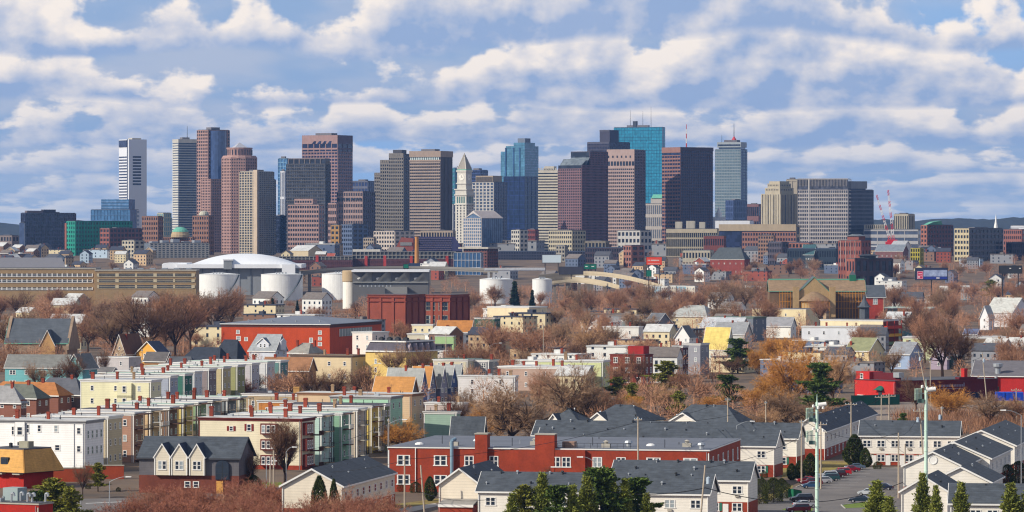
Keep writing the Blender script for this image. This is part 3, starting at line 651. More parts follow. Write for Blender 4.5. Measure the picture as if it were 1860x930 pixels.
# teal mirror tower
r, wL, wR, h = tower('tall teal mirror glass tower, sharpest and flattest of the skyline', 1115, 1202.6, 1208, 231, 7200, 20, gT, glass(22, 70, 100, .1), 18, 2, 46, .04, .1, d=.25, lm='the teal mirror glass tower')
add_box(r, 'roof_drum', stone(70, 76, 90), -wL*.62, -wL*.55, 4, 12, h+.5, h+11)
for x, hh in ((-wL*.68, 30), (-wL*.42, 28), (-wL*.25, 36)): mast(r, x, 6, h, hh, r=.45)
# low white classical block with a teal roof
r, wL, wR, h = tower('white classical block with a teal copper roof below the mirror tower', 1172, 1203, 1207, 370, 5300, 15, glass(110, 116, 128), stone(208, 196, 184), 9, 1, 4, .4, .3, name='office_block', cat='courthouse', rooftop=False)
m = MF(5300); add_box(r, 'attic', stone(208, 196, 184), -wL*.7, 0, 2, wR, h, h+10*m); MB().ext([(-wL*.66, 1, h+10*m), (0, 1, h+10*m), (-wL*.06, 6, h+17*m), (-wL*.6, 6, h+17*m)], (0, 6, 0)).build('copper_roof', mat('green_copper', rgb(104, 172, 148)), r)
# brown tower with mast
r, wL, wR, h = tower('dark brown tower with a lit rust side and red mast', 1203, 1236, 1295, 268, 5000, 55, gN, stone(160, 108, 96), 7, 0, 34, .16, .5, z1f=.93, lm='the dark brown tower', rooftop=False)
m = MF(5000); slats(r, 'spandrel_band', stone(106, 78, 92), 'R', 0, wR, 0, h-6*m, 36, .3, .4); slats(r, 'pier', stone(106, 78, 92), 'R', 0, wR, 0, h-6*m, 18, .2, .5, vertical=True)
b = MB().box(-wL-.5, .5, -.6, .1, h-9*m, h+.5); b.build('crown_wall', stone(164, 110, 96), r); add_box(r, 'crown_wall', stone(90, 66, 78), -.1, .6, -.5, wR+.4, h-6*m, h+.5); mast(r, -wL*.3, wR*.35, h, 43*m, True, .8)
# tower with a crown ring and tall mast
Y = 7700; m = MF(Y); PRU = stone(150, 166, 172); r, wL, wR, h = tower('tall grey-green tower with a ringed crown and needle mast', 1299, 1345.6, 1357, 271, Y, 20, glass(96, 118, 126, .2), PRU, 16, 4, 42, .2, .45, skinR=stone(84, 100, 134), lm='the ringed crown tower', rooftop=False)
add_box(r, 'crown_neck', glass(60, 76, 96), -wL*.88, -wL*.04, 3, wR*.9, h, h+4*m); q = MB().box(-wL*.93, 0, 1, wR*.95, h+3.5*m, h+13*m); q.build('crown_ring', stone(170, 180, 184), r)
slats(r, 'window_band', gD, 'F', -wL*.9, -wL*.03, h+6*m, h+9*m, 1, 1, .3, o=1); add_box(r, 'plant_room', stone(120, 110, 112), -wL*.7, -wL*.2, 8, wR*.7, h+13*m, h+17*m); q = mast(r, -wL*.35, 14, h+17*m, 30*m, False, .9)
MB().lathe([(5, 0), (.6, 7*m)], 6, -wL*.35, 14).build('mast_base', mat('mast_red', rgb(190, 50, 45)), r, (0, 0, h+17*m)); mast(r, -wL*.8, 10, h+13*m, 14*m)
tower('navy glass slab low in front of the ringed crown tower', 1318, 1332, 1356, 364, 6200, 38, glass(52, 66, 100, .15), glass(70, 84, 122), 4, 6, 10, .2, .3, name='office_block', cat='office block')
# courthouse with stepped shoulders
Y = 4700; m = MF(Y); CH = stone(196, 182, 154, .1); wL, wR, rz = corner(1383, 1417, 1448, Y, 42); r = thing('courthouse_tower', 'beige stone courthouse tower stepping back to a flat top', 'courthouse', (PX(1417, Y), Y, 25), rz, None, 'the beige stepped courthouse')
for k, (t, i) in enumerate(((352, 0), (341, .1), (333, .17), (329, .22))):
    h = PZ(t, Y)-25; add_box(r, 'stone_tier', CH, -wL*(1-i), -wL*i, wR*i, wR*(1-i), -2+k*.01, h)
    if k < 3:
        slats(r, 'window_slot', glass(84, 80, 76), 'F', -wL*(1-i)+1.5, -wL*i-1, h-5*m if k else 30, h-2*m, 9-k, .35, .25, o=wR*i, vertical=True)
        slats(r, 'window_slot', glass(60, 62, 76), 'R', wR*i+1.5, wR*(1-i)-1, h-5*m if k else 30, h-2*m, 8-k, .35, .25, o=-wL*i, vertical=True)
slats(r, 'pier', CH, 'F', -wL, 0, 0, PZ(353, Y)-25, 7, .45, .6, vertical=True); slats(r, 'pier', CH, 'R', 0, wR, 0, PZ(353, Y)-25, 6, .45, .6, vertical=True)
# wide gridded slab and its shaded twin
r, wL, wR, h = tower('wide white gridded slab with a dark louvred top storey', 1449, 1540, 1547, 325, 4600, 9, glass(70, 72, 84), stone(206, 196, 192), 23, 1, 22, .3, .42, z1f=.86, lm='the white gridded slab', rooftop=False)
m = MF(4600); slats(r, 'louvre', stone(168, 160, 158), 'F', -wL, 0, h-13.5*m, h, 34, .3, .5, vertical=True); add_box(r, 'crown_band', stone(200, 192, 188), -wL-.4, .4, -.7, .3, h-.8*m, h+.5); add_box(r, 'pier', stone(214, 206, 200), -wL*.79, -wL*.765, -.8, .1, 0, h)
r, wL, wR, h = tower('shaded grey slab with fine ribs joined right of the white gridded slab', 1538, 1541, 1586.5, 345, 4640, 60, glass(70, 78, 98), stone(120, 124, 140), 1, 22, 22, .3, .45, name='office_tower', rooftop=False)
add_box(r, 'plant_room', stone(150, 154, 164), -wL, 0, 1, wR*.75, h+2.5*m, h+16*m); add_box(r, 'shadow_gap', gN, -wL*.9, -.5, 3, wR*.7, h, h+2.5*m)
tower('plain beige lift block left of the white gridded slab', 1428, 1448, 1452, 326, 4750, 12, stone(196, 182, 160), stone(196, 182, 160), 2, 1, 2, .2, .1, name='office_block', cat='office block')
# red and white cranes
def crane(x0, y0, x1, y1, Y, lab):
    m = MF(Y); r = thing('crane', lab, 'crane', (PX(x0, Y), Y, 25), 0, 'red and white cranes right of the gridded slab')
    z0, z1 = PZ(y0, Y)-25, PZ(y1, Y)-25; dx = (x1-x0)*m; n = 9; mm = [mat('crane_red', rgb(200, 40, 48), rough=.5), mat('crane_white', rgb(226, 222, 220), rough=.5)]
    b = MB(); P = lambda t: Vector((dx*t, 0, z0+(z1-z0)*t))
    for i in range(n):
        for o in ((-1, -1), (1, -1), (1, 1), (-1, 1)):
            k = 1.1*(1-.6*i/n); k2 = 1.1*(1-.6*(i+1)/n)
            b.tube(P(i/n)+Vector((o[0]*k, o[1]*k, 0)), P((i+1)/n)+Vector((o[0]*k2, o[1]*k2, 0)), .25, .25, 4, i % 2)
        for s in range(2): b.tube(P((i+s*.5)/n)+Vector((-1.3, -1, 0)), P((i+.5+s*.5)/n)+Vector((1.3, -1, 0)), .3, .3, 4, i % 2)
    b.build('jib', mm, r); MB().box(-3, 4, -2, 2, z0-6, z0+1).box(-5, -3, -2, 2, z0-4, z0-1).build('cab', mm[0], r); MB().box(-1.5, 1.5, -1.5, 1.5, 0, z0-5).build('crane_tower', mm[0], r)
Y = 4120; g = gz(Y); r = thing('shop_sign', 'small round red sign with a pale centre near the right edge', 'sign', (PX(1832, Y), Y, g)); z = PZ(470, Y)-g; MB().tube((0, -.3, z), (0, .3, z), 3.2, 3.2, 16).build('disc', mat('sign_red', rgb(206, 36, 58)), r); MB().lathe([(1.9, -.1), (1.9, .1)], 5).build('emblem', mat('sign_pink', rgb(240, 200, 206)), r, (0, -.4, z)).rotation_euler = (math.pi/2, 0, 0); MB().tube((0, .4, -1), (0, .4, z+2), .3, .3, 6).build('post', DARK, r)
crane(1617, 437, 1592, 354, 4450, 'left red and white crane leaning left'); crane(1623, 437, 1613, 345, 4500, 'right red and white crane standing steeper')
# right-hand blocks
GL = stone(196, 184, 160)
r, wL, wR, h = tower('beige ribbed concrete block right of the cranes', 1624, 1650, 1661, 389, 4750, 28, gD, GL, 8, 4, 1, .55, .1, name='office_block', cat='office block', lm='the beige ribbed block')
r, wL, wR, h = tower('long low white banded block behind the cranes', 1569, 1668, 1680, 417, 4600, 14, glass(78, 88, 110), stone(190, 188, 190), 4, 1, 4, .06, .55, name='office_block', cat='office block', lm='the low white banded block', rooftop=False); m = MF(4600)
add_box(r, 'upper_storeys', GL, -wL, -wL*.62, 2, wR*.8, h, h+9*m); slats(r, 'window_slot', gD, 'F', -wL*.97, -wL*.62, h+2*m, h+8*m, 9, .4, .3, o=2, vertical=True)
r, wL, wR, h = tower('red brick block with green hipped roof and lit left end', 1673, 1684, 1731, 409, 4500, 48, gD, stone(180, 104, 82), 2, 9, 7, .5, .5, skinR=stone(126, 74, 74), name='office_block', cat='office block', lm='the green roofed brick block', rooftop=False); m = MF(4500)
MB().ext([(-wL*.8, 0, h), (-wL*.8, wR*.62, h), (-wL*.5, wR*.5, h+8*m), (-wL*.5, wR*.2, h+6*m)], (wL*.7, 0, 0)).build('copper_roof', mat('green_copper', rgb(104, 172, 148)), r)
r, wL, wR, h = tower('grey office block with a bright cream left end near the white spire', 1734, 1760, 1821, 415, 4100, 36, gD, stone(222, 202, 156), 5, 0, 6, .4, .5, name='office_block', cat='office block', lm='the cream-ended grey office block'); q = MB(); grid(q, 'R', 0, wR, 0, h, 9, 6, .12, .4); q.build('facade_grid', stone(112, 108, 120), r, kind='stuff')
Y = 4300; r = thing('church_spire', 'slender white church spire on the right skyline', 'church', (PX(1809, Y), Y, 25), 0, None, 'the white church spire'); m = MF(Y); z = lambda p: PZ(p, Y)-25
MB().box(-2.2, 2.2, -2.2, 2.2, -1, z(418)).build('steeple_tower', TRIM, r); MB().lathe([(2.6, z(418)), (1.6, z(408)), (1.2, z(405)), (.05, z(388))], 8).build('spire', TRIM, r); MB().box(-6, 6, 3, 25, -1, z(428)).build('nave', TRIM, r)
tower('salmon brick block at the right edge', 1823, 1856, 1862, 417, 4450, 20, gD, stone(180, 104, 88), 9, 1, 5, .5, .5, name='office_block', cat='office block'); tower('white flat shed on the skyline at the right edge', 1836, 1868, 1872, 410, 4800, 15, WAL, WAL, 1, 1, 1, .1, .1, name='shed', cat='building', rooftop=False)
tower('dark low block under the salmon brick block', 1828, 1838, 1870, 441, 4150, 50, glass(40, 38, 62), stone(70, 58, 76), 2, 9, 3, .3, .4, name='office_block', cat='office block')
# red brick mill
RM = stone(168, 82, 66); r, wL, wR, h = tower('tall red brick block with pale corner strips in front of the skyline', 1523, 1564, 1581, 437, 3700, 30, gD, RM, 9, 3, 5, .6, .55, name='brick_block', cat='building', lm='the tall red brick block', rooftop=False); m = MF(3700)
slats(r, 'pale_strip', stone(210, 190, 180), 'F', -wL*.9, -wL*.05, h*.35, h, 4, .07, .7, vertical=True); add_box(r, 'penthouse', RM, -wL*.65, -wL*.15, 2, wR*.8, h, h+8*m); MB().ext([(-wL*.7, 1, h+8*m), (-wL*.1, 1, h+8*m), (-wL*.4, 1, h+12*m)], (0, wR*.8, 0)).build('roof', stone(120, 130, 140), r)
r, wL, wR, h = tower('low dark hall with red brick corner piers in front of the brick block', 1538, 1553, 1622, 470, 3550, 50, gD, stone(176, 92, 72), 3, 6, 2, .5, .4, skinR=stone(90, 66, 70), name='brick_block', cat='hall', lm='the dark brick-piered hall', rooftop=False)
MB().lathe([(7, h), (7, h+2), (9, h+2.3), (6, h+3.5), (.1, h+4)], 10, -wL*.3, wR*.4).build('roof_tank', DARK, r)
# government centre
r, wL, wR, h = tower('long low concrete block with a deep columned front', 1210, 1303, 1312, 416, 4400, 9, gD, stone(196, 182, 152), 26, 1, 3, .3, .2, name='office_block', cat='office block', lm='the long columned concrete block', rooftop=False); m = MF(4400)
slats(r, 'crown_band', stone(204, 188, 156), 'F', -wL, 0, h-7*m, h, 1, 1, .9); 
for x, w_ in ((.25, 6), (.45, 9), (.7, 7)): add_box(r, 'roof_plant', GREYC, -wL*x-w_, -wL*x, 3, 12, h+.6, h+5+w_*.4)
r, wL, wR, h = tower('beige slab roof block with dark under-storey right of the columned block', 1306, 1446, 1452, 409, 4350, 12, gN, stone(198, 174, 140), 0, 1, 3, .2, .3, name='office_block', cat='office block', lm='the beige slab block', rooftop=False)
slats(r, 'crown_band', stone(196, 172, 138), 'F', -wL, 0, h-6, h+1, 1, 1, 1.2); q = MB(); grid(q, 'F', -wL*.7, 0, 0, h-7, 20, 5, .35, .5, .6); q.build('facade_grid', stone(176, 116, 96), r, kind='stuff')
r, wL, wR, h = tower('white low block with arched windows under the ringed crown tower', 1299, 1362, 1368, 401, 4900, 12, gB, WAL, 9, 1, 1, .4, .5, name='office_block', cat='office block', rooftop=False)
Y = 5050; r = thing('cupola_building', 'small white cupola with a statue right of the brown tower', 'cupola', (PX(1306, Y), Y, 25), 0); z = lambda p: PZ(p, Y)-25; MB().box(-8, 8, 0, 14, -1, z(394)).build('wall', WAL, r); MB().lathe([(4, z(394)), (4, z(387)), (2.4, z(384)), (1, z(378)), (.1, z(375))], 10, 0, 6).build('cupola_dome', TRIM, r)
tower('brick slab low behind the ringed crown tower on the right', 1357, 1378, 1384, 371, 6500, 20, gD, stone(150, 96, 92), 6, 2, 3, .2, .4, name='office_block', cat='office block')
# lower downtown row in front of the towers
row = [('white gridded old warehouse left of centre', 679, 717, 752, 420, 4450, 30, stone(220, 202, 186), 8, 6, 'the white gridded warehouse'),
 ('small tan warehouse left of the white gridded warehouse', 660, 679, 683, 432, 4400, 15, stone(190, 170, 146), 5, 5, None),
 ('pale stone bank with a corner turret below the brown banded tower', 764, 823, 827, 419, 4550, 10, stone(196, 172, 148), 12, 3, None),
 ('yellow ochre stair block below the pinkish block', 601, 616, 620, 409, 4600, 20, stone(206, 150, 74), 2, 6, None),
 ('white old building at the foot of the blue stepped tower', 929, 944, 958, 418, 4500, 38, stone(212, 206, 194), 4, 6, None),
 ('red brick building beside the white old building', 958, 972, 978, 417, 4600, 25, stone(150, 66, 62), 4, 5, None),
 ('cream warehouse with dense windows below the purple tower', 997, 1039, 1063, 419, 4350, 32, stone(208, 194, 160), 11, 6, 'the cream warehouse'),
 ('white framed loft building with big panes below the beige tower', 1122, 1163, 1183, 419, 4300, 28, stone(206, 202, 196), 6, 4, 'the white framed loft'),
 ('red brick hall below the long columned block', 1278, 1315, 1318, 429, 4150, 8, stone(150, 74, 66), 9, 2, None),
 ('tall pinkish brick house row end below the slab block', 1377, 1405, 1408, 428, 4050, 10, stone(186, 138, 112), 6, 7, None),
 ('cream school building left of the teal domed church', 0+222, 244, 262, 437, 4300, 35, stone(210, 198, 172), 4, 4, None),
 ('low pale block at the left edge below the hills', -4, 22, 34, 428, 4500, 25, stone(150, 130, 126), 5, 3, None),
 ('round dark blue office block below the pinkish block', 617, 640, 668, 408, 4650, 40, stone(96, 118, 160), 6, 7, None),
 ('brown warehouse behind the billboard with two roof floors', 1062, 1100, 1106, 438, 4250, 12, stone(150, 138, 120), 6, 2, None)]
for lab, a, b_, c, t, Y, th, st_, n, nz, lm in row:
    tower(lab, a, b_, c, t, Y, th, gD, st_, n, max(2, n//2), nz, .42, .5, name='old_warehouse', cat='building', lm=lm, skinR=None)
# orange-red long building with a dark blue sloped roof
Y = 4150; m = MF(Y); r = thing('market_hall', 'long dark blue sloping roof hall with red brick gable end', 'hall', (PX(715, Y), Y, 22), 0, None, 'the dark blue sloping hall'); z = lambda p: PZ(p, Y)-22
x0, x1 = 0, (840-715)*m
MB().ext([(x0, 0, -1), (x0+36*m, 0, -1), (x0+36*m, 0, z(433)), (x0+14*m, 0, z(431)), (x0, 0, z(457))], (0, 10, 0)).build('brick_gable', stone(180, 84, 66), r)
MB().ext([(x0+34*m, -1, z(456)), (x1, -1, z(456)), (x1-14*m, 12, z(431)), (x0+30*m, 12, z(431))], (0, .5, .6)).build('roof', mat('navy_roof', rgb(46, 44, 78), pat='shingle', var=.15, sc=.3), r)
q = MB()
for j in range(6):
    for i in range(22):
        t = (i+(j % 2)*.5)/22; xx = x0+38*m+(x1-x0-58*m)*t; yy = -1+2.1*j+.6; zz_ = z(456)+(z(431)-z(456))*(yy+1)/13; q.box(xx, xx+1.2, yy-.9, yy-.3, zz_+.2, zz_+1.1)
q.build('roof_dormer', stone(110, 96, 116), r, kind='stuff'); add_box(r, 'wall', stone(70, 60, 76), x0+36*m, x1, 0, 14, -1, z(456)); add_box(r, 'awning', stone(150, 150, 150), x0+12*m, x0+33*m, -.6, .2, z(446), z(440))
# ---------------------------------------------------------------- ground, hills
def ground():
    b = MB(); ys = [-300, 300, 700, 1100, 1600, 2200, 2800]+[3300+i*50 for i in range(21)]+[5000, 7000, 10000, 13500]
    xs = [-5000, -1500, -500, 0, 500, 1500, 5000]
    for y in ys: b.v += [(x, y, gz(y)) for x in xs]
    for j in range(len(ys)-1):
        for i in range(6): k = j*7+i; b.f.append((k, k+1, k+8, k+7)); b.m.append(0)
    m = mat('ground_soil', rgb(116, 96, 78), var=.2, sc=.03, c2=rgb(84, 74, 66), rough=.95)
    struct('ground', b, m)
ground()
def hills():
    b = MB(); r2 = random.Random(5); n = 260
    def hz(x):
        px = 930+x/11500*F
        t = 398+5*math.sin(px*.011+1)+3*math.sin(px*.031)+1.4*math.sin(px*.083)
        if px > 1560: t = 397-4*sm(1580, 1850, px)+1.5*math.sin(px*.05)
        return PZ(t, 11500)
    for j, (yy, k) in enumerate(((10600, 0), (11100, .7), (11500, 1), (12400, .8))):
        for i in range(n):
            x = -2200+4400*i/(n-1); b.v.append((x, yy, 20+(hz(x)-25+r2.uniform(-1.8, 1.8)-4*(1-k))*k*1.0))
    for j in range(3):
        for i in range(n-1): k = j*n+i; b.f.append((k, k+1, k+n+1, k+n)); b.m.append(0)
    struct('hills', b, mat('wooded_hill', rgb(44, 48, 44), var=.3, sc=.02, rough=1))
hills()
FP = []                                               # footprints (cx, cy, radius) that trees keep clear of
# ---------------------------------------------------------------- rink with a white domed roof
WROOF = mat('white_membrane', rgb(232, 234, 238), var=.04, sc=.05, rough=.5); GWALL = mat('grey_metal_wall', rgb(134, 138, 142), var=.08, sc=.05, pat='streak')
Y = 3400; m = Y/F; r = thing('ice_arena', 'large grey arena with a white domed roof behind the tanks', 'arena', (PX(420, Y), Y, gz(Y)), 0, None, 'the white domed arena'); Zl = lambda p: PZ(p, Y)-gz(Y); Xl = lambda p: (p-420)*m
MB().box(Xl(336), Xl(536), 0, 70, -2, Zl(487)).build('wall', GWALL, r)
for i in range(9): MB().box(Xl(345+i*22), Xl(345+i*22)+.8, -.5, .05, -1, Zl(488)).build('wall_rib', mat('grey_rib', rgb(104, 110, 116)), r)
MB().box(Xl(322), Xl(548), -5, 74, Zl(487), Zl(480)).build('roof_edge', WROOF, r)
b = MB(); n = 28; k = 12
for j in range(k+1):
    for i in range(n+1):
        u = -1+2*i/n; v = -1+2*j/k; prof = max(0, 1-abs(u)**2.2)*max(0, 1-abs(v)**2.4)
        b.v.append((Xl(440)+u*95*m, 34+v*36, Zl(480)+prof*(Zl(461)-Zl(480))))
for j in range(k):
    for i in range(n): q = j*(n+1)+i; b.f.append((q, q+1, q+n+2, q+n+1)); b.m.append(0)
b.build('domed_roof', WROOF, r)
MB().box(Xl(407), Xl(422), -6, 20, Zl(489), Zl(473)).build('stair_tower', GWALL, r); MB().box(Xl(405.5), Xl(424), -6.6, 20, Zl(473), Zl(470.5)).build('stair_roof', WROOF, r)
MB().box(Xl(513), Xl(537), -8, -4.9, Zl(500), Zl(480)).build('end_buttress', WROOF, r)
MB().box(Xl(293), Xl(338), 8, 60, -2, Zl(488)).build('side_wall', WROOF, r); MB().ext([(Xl(293), 6, Zl(488)), (Xl(293), 6, Zl(480)), (Xl(296), 6, Zl(478)), (Xl(338), 6, Zl(478)), (Xl(338), 6, Zl(488))], (0, 56, 0)).build('side_roof', WROOF, r)
FP.append((PX(420, Y), Y+20, 75))
# ---------------------------------------------------------------- storage tanks
TANK = mat('tank_white', rgb(226, 226, 224), var=.07, sc=.12, pat='streak', rough=.55, wear=.1)
def tank(x0, x1, top, Y, lab, lm=None, stair=True):
    m = Y/F; R_ = (x1-x0)/2*m; yc = Y+R_; h = PZ(top, Y); r = thing('storage_tank', lab, 'tank', (PX((x0+x1)/2, Y), yc, 0), 0, 'white storage tanks', lm)
    MB().lathe([(R_, -1), (R_, h), (R_+.25, h), (R_+.25, h+.25), (R_*.5, h+1.0), (.1, h+1.6)], 56).build('shell', TANK, r)
    for z in (h*.25, h*.5, h*.75): MB().lathe([(R_+.02, z), (R_+.06, z+.02), (R_+.06, z+.1), (R_+.02, z+.12)], 56).build('weld_ring', TANK, r)
    if stair:
        b = MB(); n = 26
        for i in range(n):
            a0 = math.radians(-78+i*60/n); a1 = math.radians(-78+(i+1)*60/n); z = h*i/n; R2 = R_+1.1
            b.ext([(R_*math.cos(a0), R_*math.sin(a0), z), (R2*math.cos(a0), R2*math.sin(a0), z), (R2*math.cos(a1), R2*math.sin(a1), z+h/n), (R_*math.cos(a1), R_*math.sin(a1), z+h/n)], (0, 0, -.25))
            b.tube((R2*math.cos(a0), R2*math.sin(a0), z+1), (R2*math.cos(a1), R2*math.sin(a1), z+h/n+1), .07, .07, 4); b.tube((R2*math.cos(a0), R2*math.sin(a0), z), (R2*math.cos(a0), R2*math.sin(a0), z+1), .05, .05, 4)
        b.build('spiral_stair', mat('stair_steel', rgb(98, 108, 112)), r)
    b = MB()
    for i in range(4): b.lathe([(.5, h+.3), (.5, h+1.5), (.8, h+1.6), (.1, h+2.1)], 8, R_*.15*(i-1.5), -R_*.75)
    b.build('vent_cap', METAL, r); FP.append((PX((x0+x1)/2, Y), yc, R_+4))
tank(358, 433, 499, 3200, 'left big white tank partly behind bare branches'); tank(472, 548, 499, 3180, 'big white tank with a spiral stair fully in view', 'the big white tank'); tank(583, 652, 498, 3200, 'white tank half hidden behind the cream drum building')
tank(871, 932, 508, 3050, 'low wide white tank behind bare trees right of the brick school', None, False); tank(967, 1003, 508, 3000, 'small white tank right of the two dark spruces', 'the small white tank', False)
# ---------------------------------------------------------------- tan factory
TAN = mat('tan_brick', rgb(160, 134, 98), var=.1, sc=.06, pat='brick'); STR = mat('factory_glass', rgb(60, 66, 74), rough=.2, var=.5, sc=.15)
def factory(x0, x1, top, Y, rows, dark, lab, lm, dep=40):
    m = Y/F; r = thing('factory', lab, 'factory', (PX(x0, Y), Y, 0), 0, None, lm); w = (x1-x0)*m; Zl = lambda p: PZ(p, Y)
    MB().box(0, w, 0, dep, -2, Zl(top)).build('wall', TAN, r); MB().box(-.4, w+.4, -.4, dep, Zl(top), Zl(top)+.9).build('parapet', GREYC, r)
    MB().box(.4, w-.4, .4, dep-1, Zl(top)+.92, Zl(top)+1).build('roof', TAR, r)
    for (a, c) in rows:
        s = MB(); s.box(2, w-2, -.1, .1, Zl(c), Zl(a)); s.build('window_band', STR, r)
        q = MB(); n = int((w-4)/(3.4 if not dark else 12))
        for i in range(n+1):
            u = 2+(w-4)*i/n; d = .35 if not dark else (1.2 if i % 2 else .7); q.box(u-d, u+d, -.35, .1, Zl(c)-.1, Zl(a)+.1)
        q.box(2, w-2, -.3, .1, (Zl(a)+Zl(c))/2-.12, (Zl(a)+Zl(c))/2+.12).box(2, w-2, -.4, .1, Zl(c)-.35, Zl(c))
        q.build('mullion', TRIM if not dark else mat('pier_pale', rgb(190, 178, 150)), r, kind='stuff')
    FP.append((PX((x0+x1)/2, Y), Y+20, w/2+5)); return r, w, Zl
factory(-20, 173, 489, 2950, ((497, 502), (507.5, 512.5), (522, 526)), 0, 'long tan factory with ribbon windows at the left edge', 'the long tan factory')
r, w, Zl = factory(173, 356, 492, 2930, ((497, 502), (507.5, 512), (518, 523)), 1, 'taller-bayed tan factory block left of the tanks', 'the second tan factory block', 30)
for i in range(7): MB().box(12+i*8.5, 16+i*8.5, 8, 14, Zl(491), Zl(490)+1.2).build('roof_plant', METAL, r)
Y = 3100; m = Y/F; r = thing('warehouse', 'wide shed with a plain grey sloping roof behind the tan factory', 'warehouse', (PX(-20, Y), Y, 0), 0, None); w = 140*m
MB().box(0, w, 0, 60, -1, PZ(486, Y)).build('wall', GWALL, r); MB().ext([(-1, -1, PZ(489, Y)), (w, -1, PZ(489, Y)), (w-8, 45, PZ(470, Y)), (-1, 45, PZ(470, Y))], (0, 0, .6)).build('roof', mat('grey_roof_sheet', rgb(124, 122, 126), var=.06, pat='streak', sc=.1), r)
FP.append((PX(50, Y), Y+30, 45))
# ---------------------------------------------------------------- zig-zag grey plant building with white ovals
Y = 2850; m = Y/F; r = thing('plant_building', 'grey plant building with four folded bays and white oval vents', 'industrial building', (PX(640, Y), Y, 0), 0, None, 'the folded grey plant building'); Zl = lambda p: PZ(p, Y); Xl = lambda p: (p-640)*m
gp = mat('plant_grey', rgb(104, 104, 106), var=.08, sc=.1); gl = mat('plant_light_grey', rgb(140, 140, 138), var=.08, sc=.1)
MB().box(0, Xl(778), 2, 45, -1, Zl(494)).build('wall', gp, r); MB().box(-.5, Xl(778)+.5, -2.2, 45, Zl(494), Zl(490.5)).build('roof', WROOF, r)
for i in range(4):
    a, c = Xl(641+i*34.3), Xl(641+(i+1)*34.3); b = MB()
    b.ext([(a, 1.95, Zl(512)), (c, 1.95, Zl(512)), (c, 1.95, Zl(495)), (c-.3*(c-a), -1.8, Zl(495)), (a+.25*(c-a), 1.9, Zl(511))], (0, .04, 0))
    b.poly([(a, 1.9, Zl(512)), (c-.55*(c-a), 1.9, Zl(512)), (c-.2*(c-a), -2, Zl(495)), (c-.85*(c-a), 1.9, Zl(511))]); b.build('folded_bay', gl, r)
    q = MB(); q.lathe([(4.2*m, 0), (4.2*m, .5)], 16); o = q.build('oval_vent', TRIM, r, ((a+c)/2-2, 1.8, Zl(506))); o.rotation_euler = (math.pi/2, 0, 0); o.scale = (1, .5, 1)
MB().box(0, Xl(778), 1, 2.1, Zl(514), Zl(512)).build('ledge', gl, r); MB().box(Xl(654), Xl(700), -10, 1.9, -1, Zl(523)).build('lean_to', gp, r); MB().box(Xl(700), Xl(740), -6, 1.9, -1, Zl(521)).build('lean_to', gl, r)
b = MB()
for i in range(9): b.lathe([(.5, Zl(521)), (.5, Zl(518)), (.1, Zl(517.5))], 6, Xl(655)+i*2.6, -5)
b.build('roof_vent', METAL, r, kind='stuff'); FP.append((PX(700, Y), Y+10, 35))
MB().lathe([(13.5*m, Zl(512)), (14*m, Zl(511)), (14*m, Zl(493)), (13*m, Zl(491.5)), (.1, Zl(491))], 24).build('drum', mat('tan_cladding', rgb(178, 156, 124), var=.06, sc=.1), r, (-2, 8, 0)); MB().lathe([(13*m, -1), (13*m, Zl(512))], 24).build('drum_base', WHITE, r, (-2, 8, 0))
# ---------------------------------------------------------------- brick school
def school(x0, xc, x1, top, Y, th, lab, lm, wins):
    r, wL, wR, h = flat_house(lab, x0, xc, x1, top, PZ(top, Y), th, DBRICKL, TAR, 1, 0, 0, trim=DBRICKL, Y=Y, corn=.5, name='school_building', cat='school', lm=lm)
    for i in range(4): add_box(r, 'pilaster', DBRICKL, -wL*(1-i/3)-(.7 if i else 0), -wL*(1-i/3)+(.7 if i < 3 else 0), -.45, .02, -1, h-1.2)
    for i in range(4): add_box(r, 'pilaster', DBRICK, -.02, .45, wR*i/3-(.7 if i else -.1), wR*i/3+(.7 if i < 3 else 0), -1, h-1.2)
    for z in (h-1.4, h-3.6): add_box(r, 'string_course', DBRICK, -wL-.55, .55, -.58, wR*.99, z, z+.45)
    if wins:
        for z in (h*.58, h*.22):
            for c in (.26, .72): winrow(r, 'F', -wL*(c+.16), -wL*(c-.16), 3, z, 2.2, h*.24, kind='double', far=True, fm=mat('grey_frame', rgb(130, 124, 116)))
    FP.append((PX(xc, Y)-wL/2, Y+10, max(wL, wR)/2+4)); return r, h
DBRICKL = mat('school_brick', rgb(144, 72, 55), pat='brick', var=.14, sc=.15)
school(668, 737, 772, 536, 2160, 22, 'windowless left wing of the dark red brick school', None, False); school(768, 818, 852, 536, 2200, 26, 'right wing of the dark red brick school with tall windows', 'the dark red brick school', True)
# ---------------------------------------------------------------- orange-red brick hall
OB = mat('orange_brick', rgb(186, 70, 30), pat='brick', var=.1, sc=.1)
Y = 1735; m = Y/F; wL, wR, rz = corner(402, 599, 693, Y, 17); r = thing('brick_hall', 'big orange brick hall with a low grey roof', 'hall', (PX(599, Y), Y, 0), rz, None, 'the orange brick hall'); h = PZ(590, Y)
add_box(r, 'wall', OB, -wL, 0, 0, wR, -1, h); add_box(r, 'eaves_band', mat('brown_band', rgb(84, 46, 40)), -wL-.1, .1, -.1, wR+.1, h-1.2, h)
roof_slab(r, 'x', -wL, 0, 0, wR, h+.1, 2.6, mat('grey_membrane', rgb(118, 124, 136), var=.08, sc=.05), .5, TRIM, wR*.3, wR*.3)
for i, (px, py, w, hh) in enumerate(((421, 604, 1.6, 1.6), (580, 604, 1.6, 1.6), (580, 615, 1.6, 1.4), (422, 616, 2, 2), (437, 617, 1.6, 1.6), (563, 618, 1.6, 2), (580, 625, 1.8, 1.6))):
    win(r, ((px-599)*m, 0, PZ(py, Y)-hh/2), w, hh, pm=PALEP)
q = add_box(r, 'window_band', mat('teal_glazing', rgb(96, 116, 118), rough=.3, var=.2), -.02, .12, wR*.18, wR*.8, h-5.2, h-2)
